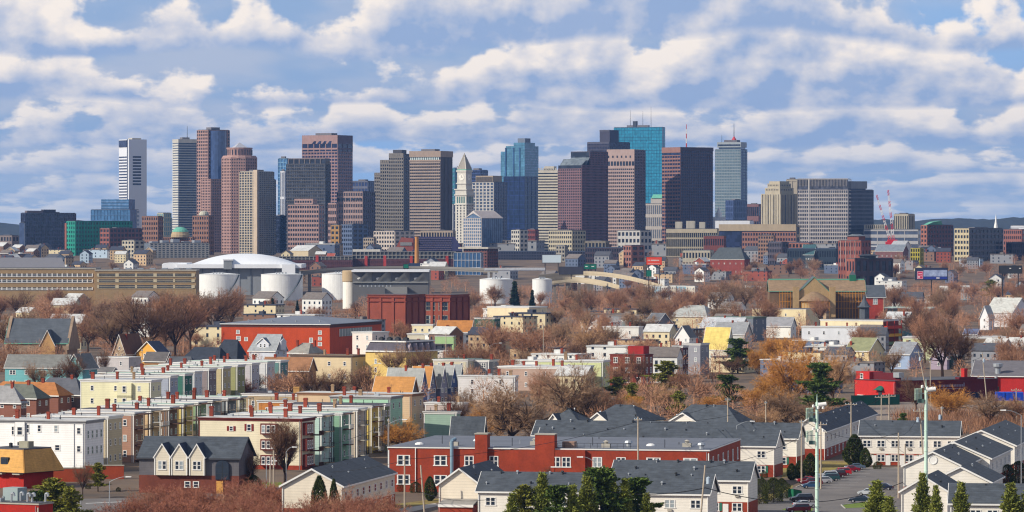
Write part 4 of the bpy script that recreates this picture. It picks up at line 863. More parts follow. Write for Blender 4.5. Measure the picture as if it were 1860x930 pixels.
for i in range(13): add_box(r, 'mullion', TRIM, .02, .2, wR*(.18+.62*i/12)-.15, wR*(.18+.62*i/12)+.15, h-5.2, h-2)
for i in range(4): MB().lathe([(.3, 0), (.3, .8), (.5, .9), (.1, 1.2)], 8).build('roof_vent', METAL, r, (-wL*(.15+.22*i), wR*.12, h+.6))
FP.append((PX(530, Y), Y+35, 42))
# ---------------------------------------------------------------- tan church with scaffolding
Y = 2420; m = Y/F; r = thing('church', 'large tan brick church under scaffolding with a round apse', 'church', (PX(1480, Y), Y, 0), 0, None, 'the scaffolded tan church'); Zl = lambda p: PZ(p, Y); Xl = lambda p: (p-1480)*m
CB = mat('church_brick', rgb(176, 148, 106), pat='brick', var=.1, sc=.15); CR = mat('church_roof', rgb(148, 124, 98), pat='shingle', var=.14, sc=.5); COP = mat('green_copper', rgb(104, 172, 148)); SL = mat('slate_roof', rgb(84, 90, 98), pat='shingle', var=.15, sc=.6)
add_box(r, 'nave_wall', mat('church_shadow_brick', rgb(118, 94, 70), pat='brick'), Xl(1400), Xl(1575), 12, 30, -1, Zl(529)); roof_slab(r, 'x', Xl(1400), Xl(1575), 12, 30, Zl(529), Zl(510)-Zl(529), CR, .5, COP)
add_box(r, 'ridge_cap', COP, Xl(1400), Xl(1575), 20.7, 21.3, Zl(510)+.2, Zl(510)+.9)
gable_walls('y', Xl(1452), Xl(1507), 3, 20, -1, Zl(530), Zl(504)-Zl(530)).build('transept_wall', CB, r); roof_slab(r, 'y', Xl(1452), Xl(1507), 3.4, 21, Zl(530), Zl(503)-Zl(530), SL, .6, COP)
for x in (1441, 1507): add_box(r, 'gable_pier', CB, Xl(x), Xl(x+11), 1.5, 5, -1, Zl(521))
MB().lathe([(26*m, -1), (26*m, Zl(546))], 20, Xl(1480), 6).build('apse_wall', CB, r); MB().lathe([(32*m, Zl(547)), (32*m, Zl(546)), (3*m, Zl(525)), (.1, Zl(524))], 24, Xl(1480), 6).build('apse_roof', CR, r); MB().lathe([(3*m, Zl(526)), (3*m, Zl(523)), (.1, Zl(521.5))], 10, Xl(1480), 6).build('apse_finial', COP, r)
SC = mat('scaffold_timber', rgb(196, 132, 40), var=.15, sc=.5)
for a, c in ((1418, 1438), (1455, 1505), (1520, 1572)):
    b = MB(); n = int((c-a)/5)
    for i in range(n+1): b.box(Xl(a+(c-a)*i/n)-.14, Xl(a+(c-a)*i/n)+.14, -5.4 if a == 1455 else 9.5, -5.1 if a == 1455 else 9.8, -1, Zl(530 if a != 1455 else 548))
    for z in (533, 548, 560): 
        if z < 548 and a == 1455: continue
        b.box(Xl(a), Xl(c), -5.4 if a == 1455 else 9.4, -5 if a == 1455 else 9.9, Zl(z)-.25, Zl(z))
    b.build('scaffold', SC, r)
gable_walls('x', Xl(1577), Xl(1606), 8, 26, -1, Zl(540), Zl(519)-Zl(540)).build('side_hall_wall', mat('brick_bright', rgb(168, 64, 50), pat='brick'), r); roof_slab(r, 'x', Xl(1577), Xl(1610), 8, 26, Zl(540), Zl(519)-Zl(540), SL, .5)
win(r, (Xl(1592), 8, Zl(553)), 2.6, 3.4, kind='double')
MB().box(Xl(1548), Xl(1560), 20, 24, Zl(512), Zl(500)).build('cupola', mat('green_paint', rgb(40, 110, 84)), r); MB().lathe([(8*m, Zl(500)), (2*m, Zl(493)), (.1, Zl(489))], 4, Xl(1554), 22, a0=math.pi/4).build('cupola_roof', SL, r)
MB().lathe([(14*m, Zl(558)), (10*m, Zl(556)), (4*m, Zl(546)), (.1, Zl(535))], 8, Xl(1570), 0).build('turret_roof', SL, r); MB().lathe([(9*m, -1), (9*m, Zl(557))], 8, Xl(1570), 0).build('turret', SL, r)
FP.append((PX(1500, Y), Y+14, 45))
# slate-roofed stone church, left
r, wL, wR, h = gable_house('long slate-roofed church with stone gables and a green ridge at far left', 10, 122, 132, 622, 9, 9.3, 'x', 8, mat('church_stone', rgb(150, 128, 108), pat='brick'), SL, 1, 6, 0, Y=1680, far=True, name='church', cat='church', lm='the slate-roofed church', depth=17, trim=mat('green_copper', rgb(104, 172, 148)))
for x in (-wL-.2, -.2): MB().ext([(x, -1.2, h-1.5), (x, wR/2, h+10.6), (x, wR+1.2, h-1.5), (x, wR+1.2, h-3), (x, -1.2, h-3)], (1.1, 0, 0)).build('gable_coping', mat('church_stone', (0, 0, 0)), r)
gable_walls('y', -wL*.42, -wL*.18, -2, 6, -1, h-1, 6).build('porch_gable', mat('porch_brick', rgb(186, 146, 96), pat='brick'), r); roof_slab(r, 'y', -wL*.42, -wL*.18, -2, 6, h-1, 6, SL, .3)
# ---------------------------------------------------------------- billboards and road signs
def billboard(x0, x1, y0, y1, Y, face, lab, lm=None, name='billboard', legs=2, frame=DARK):
    m = Y/F; g = gz(Y); r = thing(name, lab, 'billboard' if name == 'billboard' else 'road sign', (PX((x0+x1)/2, Y), Y, g), 0, None, lm); w = (x1-x0)*m/2; z0, z1 = PZ(y1, Y)-g, PZ(y0, Y)-g
    add_box(r, 'panel', face, -w, w, 0, .5, z0, z1); b = MB().box(-w-.3, w+.3, -.1, .6, z0-.4, z0-.02).box(-w-.3, -w-.02, -.1, .6, z0, z1).box(w+.02, w+.3, -.1, .6, z0, z1).box(-w-.3, w+.3, -.1, .6, z1+.02, z1+.3); b.build('frame', frame, r)
    for i in range(legs): u = 0 if legs == 1 else -w*.7+1.4*w*i/(legs-1); add_box(r, 'leg', DARK, u-.35, u+.35, .6, 1.3, -1, z1-.5)
    return r, w, z0, z1
blank = mat('blank_panel', rgb(200, 214, 222), var=.03, rough=.6)
billboard(985, 1019, 463, 477, 3450, blank, 'blank pale billboard standing over the highway', 'the blank pale billboard')
r, w, z0, z1 = billboard(1174, 1202, 467, 481, 3500, mat('orange_panel', rgb(228, 74, 40), var=.1, sc=.2), 'orange-red billboard with white lettering', 'the orange billboard')
q = MB()
for i, (u0, u1) in enumerate(((-.8, -.5), (-.42, .7))):
    for k in range(int((u1-u0)*9)): a = w*(u0+(u1-u0)*k/int((u1-u0)*9)); q.box(a, a+w*.07, -.05, 0, z0+(z1-z0)*.5, z0+(z1-z0)*.66)
q.box(-w*.8, w*.75, -.05, 0, z0+(z1-z0)*.1, z0+(z1-z0)*.15); q.build('lettering', TRIM, r, kind='stuff')
r, w, z0, z1 = billboard(1663, 1721, 487, 508, 2800, mat('navy_panel', rgb(44, 52, 80), var=.1), 'wide blue billboard with a red square at its left end', 'the wide blue billboard', legs=1)
add_box(r, 'red_panel', mat('red_print', rgb(196, 44, 80), var=.1), -w*.88, -w*.55, -.08, -.02, z0+.1*(z1-z0), z0+.7*(z1-z0)); q = MB(); 
for a, c, e, f in ((-.9, -.53, .06, .1), (-.9, -.53, .7, .74), (-.9, -.875, .1, .7), (-.555, -.53, .1, .7), (-.82, -.6, .48, .56), (-.86, -.72, .16, .34), (-.7, -.58, .3, .36)): q.box(w*a, w*c, -.12, -.085, z0+e*(z1-z0), z0+f*(z1-z0))
q.build('white_border', mat('pink_print', rgb(226, 178, 190)), r); add_box(r, 'poster', mat('pale_blue_print', rgb(172, 186, 214), c2=rgb(120, 132, 168), var=.05, sc=.35), -w*.5, w*.98, -.08, -.02, z0+.28*(z1-z0), z0+.84*(z1-z0)); add_box(r, 'poster_foot', mat('blue_print', rgb(40, 56, 140)), -w*.5, w*.98, -.08, -.02, z0+.04*(z1-z0), z0+.27*(z1-z0)); add_box(r, 'lettering', TRIM, w*.3, w*.5, -.12, -.085, z0+.1*(z1-z0), z0+.19*(z1-z0))
r, w, z0, z1 = billboard(1815, 1856, 483, 496, 2900, DARK, 'dark back of a billboard at the right edge with two small lamps', None)
for u in (-.1, .75): add_box(r, 'lamp', TRIM, w*u, w*u+1.2, -.3, -.05, z0+(z1-z0)*.6, z0+(z1-z0)*.72)
GS_ = mat('sign_green', rgb(20, 110, 88), var=.08, rough=.5)
for a, c, lab in ((1061, 1071, 'left green highway sign over the ramp'), (1072, 1083, 'right green highway sign over the ramp')):
    r, w, z0, z1 = billboard(a, c, 480, 488.5, 3380, GS_, lab, None, 'road_sign'); add_box(r, 'lettering', TRIM, -w*.6, w*.3, -.06, -.01, z0+(z1-z0)*.45, z0+(z1-z0)*.6)
billboard(1174, 1183, 491, 502, 3200, GS_, 'dark green sign seen from behind near the pastel row houses', None, 'road_sign', 1); billboard(733, 742, 480, 487, 3350, GS_, 'small green panel left of the tall tan chimney', None, 'road_sign')
r, w, z0, z1 = billboard(1016, 1059, 485, 498, 3150, mat('billboard_back', rgb(62, 62, 74), var=.1, pat='streak', sc=.3), 'dark back of a big billboard on a single post above the ramps', 'the dark billboard back', legs=1)
# ---------------------------------------------------------------- elevated roads
CONC = mat('cream_concrete', rgb(184, 170, 144), var=.1, sc=.08, pat='streak')
def viaduct(pts, Ys, w, lab, m_=None, lm=None, thick=2.2, barrier=1.1, piers=True):
    r = thing('viaduct', lab, 'highway', (0, 0, 0), 0, None, lm); P = []
    n = 40
    for i in range(n+1):
        t = i/n*(len(pts)-1); k = min(int(t), len(pts)-2); f = t-k; g = lambda a: (a[k-1] if k else 2*a[0]-a[1], a[k], a[k+1], a[k+2] if k+2 < len(a) else 2*a[k+1]-a[k])
        def cr(a): p0, p1, p2, p3 = g(a); return .5*((2*p1)+(-p0+p2)*f+(2*p0-5*p1+4*p2-p3)*f*f+(-p0+3*p1-3*p2+p3)*f**3)
        Yv = cr(Ys); P.append((PX(cr([p[0] for p in pts]), Yv), Yv, PZ(cr([p[1] for p in pts]), Yv)))
    O = Vector((P[n//2][0], P[n//2][1], gz(P[n//2][1]))); r.location = O; W0 = P; P = [tuple(Vector(p)-O) for p in P]
    d, bars = MB(), (MB(), MB())
    for a, c in zip(P, P[1:]):
        d.ext([(a[0], a[1], a[2]-barrier-thick), (a[0], a[1]+w, a[2]-barrier-thick), (a[0], a[1]+w, a[2]-barrier), (a[0], a[1], a[2]-barrier)], Vector(c)-Vector(a), caps=False)
        for bar, o in zip(bars, (-.3, w)): bar.ext([(a[0], a[1]+o, a[2]-barrier-.8), (a[0], a[1]+o+.3, a[2]-barrier-.8), (a[0], a[1]+o+.3, a[2]), (a[0], a[1]+o, a[2])], Vector(c)-Vector(a))
    d.build('deck', m_ or CONC, r); [bar.build('barrier', m_ or CONC, r) for bar in bars]
    for a, q in zip(P[3::9], W0[3::9]):
        if piers and q[2]-gz(q[1]) > 4: MB().box(a[0]-1, a[0]+1, a[1]+1, a[1]+w-1, gz(q[1])-1-O.z, a[2]-barrier-thick).build('pier', mat('pier_concrete', rgb(120, 112, 104)), r)
    return r
viaduct([(978, 500), (1040, 493.5), (1090, 494), (1140, 501), (1180, 511), (1212, 521)], [3300, 3320, 3310, 3280, 3230, 3180], 10, 'upper cream concrete highway ramp curving down to the right', None, 'the upper highway ramp')
viaduct([(985, 505), (1040, 503), (1090, 509), (1125, 518)], [3180, 3190, 3170, 3140], 9, 'lower cream concrete ramp beneath the upper ramp'); viaduct([(1000, 511), (1050, 507), (1100, 514)], [3120, 3120, 3100], 8, 'short lowest ramp beneath the dark billboard back', thick=1.6)
viaduct([(546, 493), (600, 487), (680, 484), (780, 484), (905, 488)], [3420, 3430, 3440, 3440, 3420], 14, 'long low grey viaduct running right from the arena', mat('grey_concrete', rgb(136, 132, 126), var=.1, sc=.05), 'the long grey viaduct')
viaduct([(880, 487), (990, 486.5)], [3360, 3370], 10, 'white parapet of a bridge left of the blank billboard', mat('white_concrete', rgb(216, 218, 220)), None, 1.4, .9, False)
# ---------------------------------------------------------------- garage band, chimney and neighbours
def frame_block(x0, x1, top, base, Y, lab, lm, nx, white=True):
    m = Y/F; g = gz(Y); r = thing('parking_garage', lab, 'garage', (PX(x0, Y), Y, g), 0, None, lm); w = (x1-x0)*m; z = lambda p: PZ(p, Y)-g
    add_box(r, 'brick_base', mat('garage_brick', rgb(96, 62, 66), pat='brick', var=.15), 0, w, 0, 40, -2, z(base)); add_box(r, 'core', mat('garage_dark', rgb(62, 66, 74)), .3, w-.3, .6, 39, z(base), z(top))
    q = MB(); grid(q, 'F', 0, w, z(base), z(top), nx, 2, .13, .18, .9, .5); q.build('concrete_frame', mat('garage_frame', rgb(164, 160, 154)), r, kind='stuff')
    q = MB(); grid(q, 'F', 0, w, 0, z(base)-1, nx*2, 2, .5, .4, .4); q.build('brick_grid', mat('garage_brick', (0, 0, 0)), r, kind='stuff'); return r, w, z
r, w, z = frame_block(485, 640, 466, 472, 3900, 'left lower half of the brick parking garage with pale frame', None, 22)
for px in (576, 699): add_box(r, 'red_stair', mat('stair_red', rgb(176, 62, 56)), (px-2.5-485)*3900/F, (px+2.5-485)*3900/F, -1.5, 1, -1, z(464))
r, w, z = frame_block(640, 828, 457, 470, 3920, 'right taller half of the brick parking garage with pale frame', 'the brick parking garage', 26)
for px in (665, 747, 812): add_box(r, 'red_stair', mat('stair_red', rgb(176, 62, 56)), (px-2.5-640)*3920/F, (px+2.5-640)*3920/F, -1.5, 1, -1, z(465))
add_box(r, 'roof_house', mat('roof_house_white', rgb(206, 200, 190)), 0, 26, 6, 20, z(457), z(453))
tower('blue-grey glass pavilion with steel columns right of the garage', 824, 873, 877, 459, 3800, 10, glass(60, 92, 130, .1), WAL, 7, 1, 3, .08, .06, name='glass_pavilion', cat='building', lm='the blue glass pavilion', rooftop=False)
r, wL, wR, h = tower('round-cornered brick building with a flat disc roof', 842, 885, 904, 452, 3950, 35, gD, stone(132, 74, 66), 9, 5, 6, .4, .5, name='brick_block', cat='building', lm='the disc-roofed brick building', rooftop=False); add_box(r, 'disc_roof', GREYC, -wL-4, 3, -3, wR, h, h+1.6)
Y = 3750; g = gz(Y); r = thing('chimney_stack', 'tall tan factory chimney in front of the brick garage', 'chimney', (PX(757, Y), Y, g), 0, None, 'the tall tan chimney'); MB().lathe([(2.2, -1), (1.7, PZ(432, Y)-g), (1.9, PZ(432, Y)-g), (1.9, PZ(430, Y)-g)], 14).build('stack', mat('tan_stack', rgb(186, 132, 74), var=.15, sc=.1, pat='streak'), r); MB().box(-7, 3, -3, 6, -1, PZ(478, Y)-g).build('boiler_house', mat('navy_shed', rgb(44, 58, 88)), r)
for a, c, e, top, Yq, col, lab, lm in ((528, 560, 585, 448, 4150, (196, 180, 150), 'tan hall with a white tent-like roof left of the garage', 'the white tent-roofed hall'), (592, 605, 612, 463, 4000, (176, 92, 74), 'small red gabled house by the garage', None)):
    r, wL, wR, h = gable_house(lab, a, c, e, top+7, 9, 5, 'x', 28, paint(*col), ROOFW if col[0] > 180 else roofm(150, 76, 62), 1, 4, 3, Y=Yq, far=True, name='hall', cat='hall', lm=lm)
# long low row buildings right of centre
for a, c, e, top, Yq, th, st_, core, n, nz, lab, lm in ((905, 1063, 1070, 457, 4150, 10, (62, 66, 92), gD, 34, 3, 'long dark blue row of old warehouses below the purple tower', 'the long dark row'),
    (1010, 1026, 1031, 446, 4100, 20, (180, 172, 156), gD, 3, 4, 'pale square signal tower rising from the dark row', None), (1063, 1133, 1140, 450, 4050, 12, (76, 62, 78), gD, 16, 3, 'dark brick warehouse row below the beige tower', None),
    (1133, 1147, 1170, 446, 3950, 40, (178, 110, 92), gD, 3, 4, 'pink brick gable-fronted mill right of the dark row', 'the pink brick mill'), (1240, 1290, 1296, 455, 3900, 10, (210, 198, 172), gD, 9, 2, 'long cream low building left of the slate-roofed brick school', 'the long cream building'),
    (1430, 1519, 1524, 452, 3900, 8, (54, 72, 92), gD, 20, 2, 'long dark teal roofed convent range left of the brick block', 'the dark teal range'), (1395, 1420, 1432, 440, 4000, 30, (92, 84, 100), gD, 8, 4, 'navy-roofed school block behind the twin-towered church', None),
    (1420, 1470, 1476, 441, 4120, 10, (190, 116, 92), gD, 8, 3, 'salmon brick gables below the white gridded slab', 'the salmon brick gables')):
    tower(lab, a, c, e, top, Yq, th, core, stone(*st_), n, max(2, n//5), nz, .45, .5, name='old_warehouse', cat='building', lm=lm, rooftop=False, roof=mat('blue_slate', rgb(72, 84, 104)))
for a, c, e, eave, rise, Yq, wall, roof, lab, lm in ((1290, 1352, 1362, 470, 10, 3800, rgb(134, 62, 52), (78, 84, 88), 'brick school with a broad hipped slate roof', 'the hipped slate roof school'), (1455, 1478, 1487, 462, 9, 3900, rgb(60, 74, 84), (60, 92, 98), 'dark church with a green-blue pitched roof', 'the teal domed church'),
    (1421, 1440, 1448, 473, 4, 3980, rgb(178, 96, 72), (190, 70, 54), 'small house with a bright red roof among bare trees', 'the bright red roof'), (1590, 1640, 1650, 456, 6, 3950, rgb(120, 84, 84), (120, 128, 138), 'grey roofed brick row right of the brick block', None),
    (1618, 1642, 1655, 447, 5, 4050, rgb(214, 212, 208), (170, 172, 176), 'white gabled house beside the yellow tower house', None)):
    gable_house(lab, a, c, e, eave, 8, rise, 'x', 25, mat('wall_'+lab[:14].replace(' ', '_'), wall, pat='brick'), roofm(*roof), 2, 6, 2, Y=Yq, far=True, hip=(6, 6) if 'hip' in lab else None, name='old_building', cat='building', lm=lm)
tower('yellow painted square house with tall windows right of the cranes', 1654, 1671, 1677, 451, 4000, 20, gD, stone(206, 190, 40), 4, 2, 4, .45, .35, name='yellow_house', cat='house', lm='the yellow square house', rooftop=False)
for a, lab in ((1400, 'left'), (1412, 'right')):
    Y = 4050; g = gz(Y); r = thing('church_tower', lab+' cream bell tower of the small twin-towered church', 'church tower', (PX(a, Y), Y, g)); MB().box(-1.4, 1.4, 0, 2.8, -1, PZ(450, Y)-g).build('tower_wall', mat('cream_stone', rgb(204, 186, 150)), r); MB().lathe([(1.7, 0), (1.1, 1.6), (.1, 3.5)], 8, 0, 1.4).build('belfry_cap', mat('blue_slate', (0, 0, 0)), r, (0, 0, PZ(450, Y)-g)); win(r, (0, 0, 8), 1.2, 2.6, far=True)
# pastel row houses
for i, (a, c, e, top, col, nm) in enumerate(((1172, 1184, 1187, 490, (206, 170, 132), 'tan'), (1186, 1199, 1202, 489, (150, 186, 206), 'light blue'), (1201, 1213, 1217, 489, (206, 206, 200), 'white'), (1216, 1228, 1232, 489, (196, 190, 176), 'cream'), (1230, 1252, 1260, 490, (120, 168, 190), 'teal-blue'), (1246, 1262, 1268, 492, (214, 210, 196), 'ivory'), (1298, 1312, 1320, 493, (200, 206, 200), 'mint white'), (1354, 1364, 1373, 496, (150, 186, 190), 'aqua'), (1376, 1384, 1390, 500, (210, 208, 196), 'pale'), (1440, 1450, 1478, 503, (168, 206, 196), 'sea-green'), (1480, 1520, 1545, 505, (150, 160, 170), 'blue-grey'), (1706, 1722, 1732, 513, (206, 206, 206), 'white shed-like'), (1745, 1762, 1770, 500, (130, 150, 160), 'slate blue'))):
    r, wL, wR, h = flat_house(f'{nm} narrow row house among bare trees beyond the ramps', a, c, e, top, 11, 28, paint(*col), TAR, 3, 3, 1, Y=3200-10*(i % 3), ww=1.2, wh=1.8, name='row_house', group='far pastel row houses', far=True)
    FP.append((PX((a+e)/2, 3200), 3205, 9))
# ---------------------------------------------------------------- three-decker rows on the left
RB = (.9, BRICK)
def row_house(label, x0, xc, x1, top, wall, roofm_=None, nf=4, nr=2, porch_=None, trim=None, chim=((.3, .5), (.75, .5)), lm=None, h=11.5, fm=None, th=17, group=None, base=None, pm=None, st=3):
    r, wL, wR, h = flat_house(label, x0, xc, x1, top, h, th, wall, roofm_ or ROOFW, st, nf, nr, trim, chim, name='three_decker', cat='house', group=group, lm=lm, fm=fm, base=base, far=False)
    if porch_:
        fh = (h-.6)/3; porch(r, .6, wR-.6, 3, fh, .5, porch_, pm or WOOD, 2.4)
    return r, wL, wR, h
G1, G2, G3 = 'three-deckers in the left front row', 'three-deckers in the right front row', 'pale row houses behind'
WP = paint(243, 242, 240); DKW = mat('dark_porch_wood', rgb(84, 58, 46), var=.2, sc=1)
r, wL, wR, h = row_house('white three-storey house with flat roof at the left edge', -40, 155, 188, 766, WP, nf=0, nr=0, lm='the white three-storey house', trim=mat('grey_trim', rgb(150, 150, 152)), chim=((.42, .45), (.72, .5), (.95, .6)), group=G1)
m = 930/F
for px, py, w, hh in ((46, 770, .6, 2.1), (50+.5, 0, 0, 0), (32, 774, 1.25, 2.0), (17, 774, .6, 2.1), (67.5, 771, .9, 1.6), (99.5, 771, 1.0, 1.6), (142.5, 775, 1.0, 1.5), (142.5, 808, 1.0, 1.5), (102, 807, 1.4, 1.35)):
    if w: win(r, ((px-155)*m*1.045, 0, h-(py-764)*m-hh*.98), w, hh, kind='single')
for z in (h-3.9, h-7.5): winrow(r, 'R', .3, wR-.2, 4, z, 1.0, 1.9)
for px in (134, 21.5, 42): add_box(r, 'downpipe', METAL, (px-155)*m*1.045-.06, (px-155)*m*1.045+.06, -.14, -.02, 0, h-.5)
add_box(r, 'bay_wall', WP, (23-155)*m*1.045, (41-155)*m*1.045, -.5, .02, -1, h-.3)
for z in (h-3.25, h-6.6): win(r, ((32-155)*m*1.045, -.5, z), 1.5, 2.0)
FENC = mat('red_fence', rgb(150, 62, 34), pat='brick', var=.1)
for s, (a, c, Yq) in enumerate(((62, 155, 905), (155, 225, 915))):
    f = thing('brick_wall', ('long' if s == 0 else 'short')+' rust red boundary wall in front of the '+('white' if s == 0 else 'tan')+' three-storey house', 'wall', (PX(a, Yq), Yq, 0), -.02); w = (c-a)*Yq/F; add_box(f, 'wall', FENC, 0, w, 0, .4, -1, 2.9); add_box(f, 'coping', GREYC, -.1, w+.1, -.1, .5, 2.9, 3.1)
row_house('tan three-storey house tucked behind the white corner house', 60, 196, 222, 758, paint(196, 180, 150), nf=3, nr=3, chim=((.2, .4), (.55, .5)), group=G1)
r1 = [(232, 262, 751, (168, 128, 108), 'rose-tan'), (262, 292, 746, (206, 176, 136), 'tan and brown'), (296, 322, 741, (124, 96, 76), 'brown'), (322, 350, 736, (206, 186, 110), 'yellow'), (348, 374, 732, (140, 164, 124), 'sage green'), (374, 400, 728, (150, 156, 156), 'grey'), (402, 428, 725, (120, 126, 130), 'dark grey'), (424, 446, 722, (214, 204, 160), 'cream')]
for i, (a, c, t, col, nm) in enumerate(r1):
    row_house(f'{nm} three-decker with stacked rear porches, left row', a-118, a+11, c+1, t, paint(*col), [ROOFW, TAR, ROOFW, mat('mint_roof', rgb(170, 190, 176), var=.12)][i % 4], 4, 2, [DKW, WOOD, DKW, WOOD][i % 4], chim=((.2+.05*(i % 3), .4), (.68, .5)) if i % 2 else ((.35, .5),), group=G1, pm=[WOOD, TRIM, DKW][i % 3])
# right front row
r, wL, wR, h = row_house('cream three-decker with red window shutters and red cornice', 361, 548, 572, 762, paint(222, 212, 184), ROOFW, 0, 0, trim=mat('oxblood_trim', rgb(104, 42, 36)), chim=((.55, .5), (.22, .5), (.93, .4)), group=G2, lm='the red-shuttered cream house', base=(1.0, BRICK))
m = 935/F; OX = mat('oxblood_trim', (0, 0, 0)); SH = mat('red_shutter', rgb(124, 38, 32), var=.1)
for px, py, w, hh in ((416, 776, 1.0, 1.1), (449.5, 771.5, 1.1, 1.6)):
    x = (px-548)*m*1.05; win(r, (x, 0, h-(py-762)*m-hh), w, hh)
    for s in (-1, 1): add_box(r, 'shutter', SH, x+s*(w*.5+.3)-.24, x+s*(w*.5+.3)+.24, -.1, -.01, h-(py-762)*m-hh, h-(py-762)*m)
for s in range(3):
    z = h-3.2-s*3.6
    x = (491-548)*m*1.05
    add_box(r, 'bay_window', OX, x-2.3, x+1.6, -1.0, .02, z-.3, z+2.2); winrow(r, 'F', x-2.1, x+1.5, 3, z+.1, .9, 1.8, off=-1.0)
    add_box(r, 'corner_bay', OX, -.3, 1.0, .6, 5.2, z-.4, z+2.4); winrow(r, 'R', .8, 5, 3, z+.1, .9, 1.9, off=1.0)
    add_box(r, 'balcony_deck', DKW, .02, 2.3, 5.5, wR-.4, z-.7, z-.5); rl = MB().box(2.2, 2.3, 5.5, wR-.4, z+.3, z+.4)
    for i in range(12): rl.box(2.2, 2.28, 5.5+i*(wR-5.9)/11-.04, 5.5+i*(wR-5.9)/11+.04, z-.5, z+.3)
    rl.build('railing', DKW, r)
r2 = [(575, 603, 755, (178, 204, 194), 'pale mint'), (612, 636, 751, (132, 170, 144), 'sea green'), (640, 664, 744, (200, 184, 162), 'light tan'), (666, 692, 738, (216, 190, 104), 'yellow'), (690, 706, 735, (120, 122, 84), 'olive')]
for i, (a, c, t, col, nm) in enumerate(r2):
    r, wL, wR, h = row_house(f'{nm} three-decker with front balconies, right front row', a-155, a+9, c+2, t, paint(*col), [ROOFW, mat('mint_roof', (0, 0, 0)), ROOFW, TAR, TAR][i], 3, 2, None, chim=((.3, .5), (.62, .45), (.85, .5)) if i < 3 else ((.4, .5),), group=G2)
    if i < 4: porch(r, wR*.08, wR*.5, 3, (h-.6)/3, .6, [WOOD, DKW, GREYC, DKW][i], TRIM if i % 2 else DARK, 1.8)
row_house('long mint green three-decker beyond the yellow one', 600, 709, 731, 722, paint(166, 206, 178), ROOFW, 0, 2, trim=mat('grey_trim', (0, 0, 0)), chim=((.85, .4), (.6, .5)), lm='the long mint green house', group=G2)
row_house('tall peach tan house right of the long mint green house', 540, 748, 769, 717, paint(206, 178, 146), ROOFW, 0, 2, trim=paint(150, 110, 84), chim=((.25, .5), (.55, .5), (.72, .3)), lm='the peach tan house', group=G2, th=20)
flat_house('low dark tar-roofed hall with an orange side wall between the rows', 468, 552, 556, 729, 7.5, 12, paint(196, 128, 62), TAR, 1, 2, 0, chim=((.25, .5), (.62, .6)), far=False, lm='the dark tar-roofed hall'); flat_house('broad dark flat roof with a wooden roof box', 440, 600, 630, 718, 9, 20, paint(170, 150, 120), mat('dark_brown_roof', rgb(70, 62, 66), var=.15), 2, 4, 2, chim=((.45, .4, 1.8, 1.8, mat('roof_box_wood', rgb(170, 128, 74))),), far=False)
# third row: pale yellow front house and its neighbours
r, wL, wR, h = row_house('pale yellow bay-fronted house at the head of the far left row', 146, 274, 293, 692, paint(226, 221, 184), ROOFW, 3, 2, chim=((.9, .5), (.55, .5), (.3, .4)), group=G3, lm='the pale yellow row house')
for z in (h-3.3, h-6.8):
    add_box(r, 'bay_wall', paint(226, 221, 184), -wL*.46, -wL*.26, -.9, .02, z-1.6, z+2.6); win(r, (-wL*.36, -.9, z), 1.3, 1.9)
r3 = [(308, 684, (158, 164, 178), 'pale blue-grey'), (334, 680, (60, 110, 96), 'dark teal'), (352, 676, (206, 210, 214), 'white'), (378, 671, (136, 124, 124), 'mauve-grey'), (404, 667, (190, 176, 136), 'buff'), (430, 664, (150, 150, 104), 'olive green'), (456, 661, (190, 186, 190), 'pale grey'), (484, 658, (206, 206, 206), 'off-white'), (508, 656, (96, 132, 130), 'teal and yellow')]
for i, (c, t, col, nm) in enumerate(r3):
    row_house(f'{nm} flat-roofed row house, far left row', c-140, c+1, c+15, t, paint(*col), [ROOFW, mat('mint_roof', (0, 0, 0)), ROOFW][i % 3], 3, 2, None, chim=((.25+.07*(i % 3), .5), (.72, .45)) if i % 3 else ((.4, .5),), group=G3, th=20)
# hipped houses at the left edge
for i, (a, c, e, eave, rise, rcol, nm) in enumerate(((-30, 38, 48, 726, 3.6, (150, 150, 152), 'pale grey'), (-20, 66, 90, 722, 3.4, (102, 106, 98), 'moss grey'), (-25, 106, 130, 717, 3.2, (170, 112, 66), 'orange'), (60, 146, 168, 715, 4.2, (92, 94, 102), 'slate grey'), (150, 186, 206, 710, 3.6, (146, 140, 134), 'weathered grey'))):
    gable_house(f'house with a {nm} hipped roof in the left dip', a, c, e, eave, 7, rise, 'x', 26, paint(130, 84, 70) if i != 3 else paint(120, 100, 96), roofm(*rcol), 2, 3, 2, chim=((.3, .5),), hip=(3.5, 3.5), group='hip-roofed houses in the left dip', far=False)
flat_house('long low pale roof strip behind the slate grey hip roof', 70, 150, 166, 700, 8, 18, paint(150, 150, 150), ROOFW, 2, 3, 1)
# teal terrace, grey houses, yellow gable
r, wL, wR, h = gable_house('turquoise two-storey terrace with a grey roof', 9, 120, 124, 668, 7, 4.2, 'x', 8, paint(120, 186, 188), roofm(126, 126, 122), 2, 4, 0, kind='double', ww=2.2, wh=1.5, depth=11, name='terrace', far=False, lm='the turquoise terrace', ov=.3)
gable_house('turquoise gabled end house adjoining the turquoise terrace', 122, 150, 177, 668, 7, 4.6, 'y', 36, paint(112, 172, 178), roofm(120, 120, 118), 2, 1, 1, name='terrace', far=False)
r, wL, wR, h = flat_house('light grey flat-fronted two-storey house beside the turquoise terrace', 176, 234, 256, 650, 7.5, 24, paint(188, 182, 182), ROOFW, 2, 2, 1, far=False, lm='the light grey flat house', corn=.2)
gable_house('small grey roofed garage in front of the light grey flat house', 178, 202, 214, 676, 3, 1.6, 'x', 25, paint(176, 170, 170), roofm(110, 108, 108), 1, 1, 0, far=False, name='garage', cat='garage')
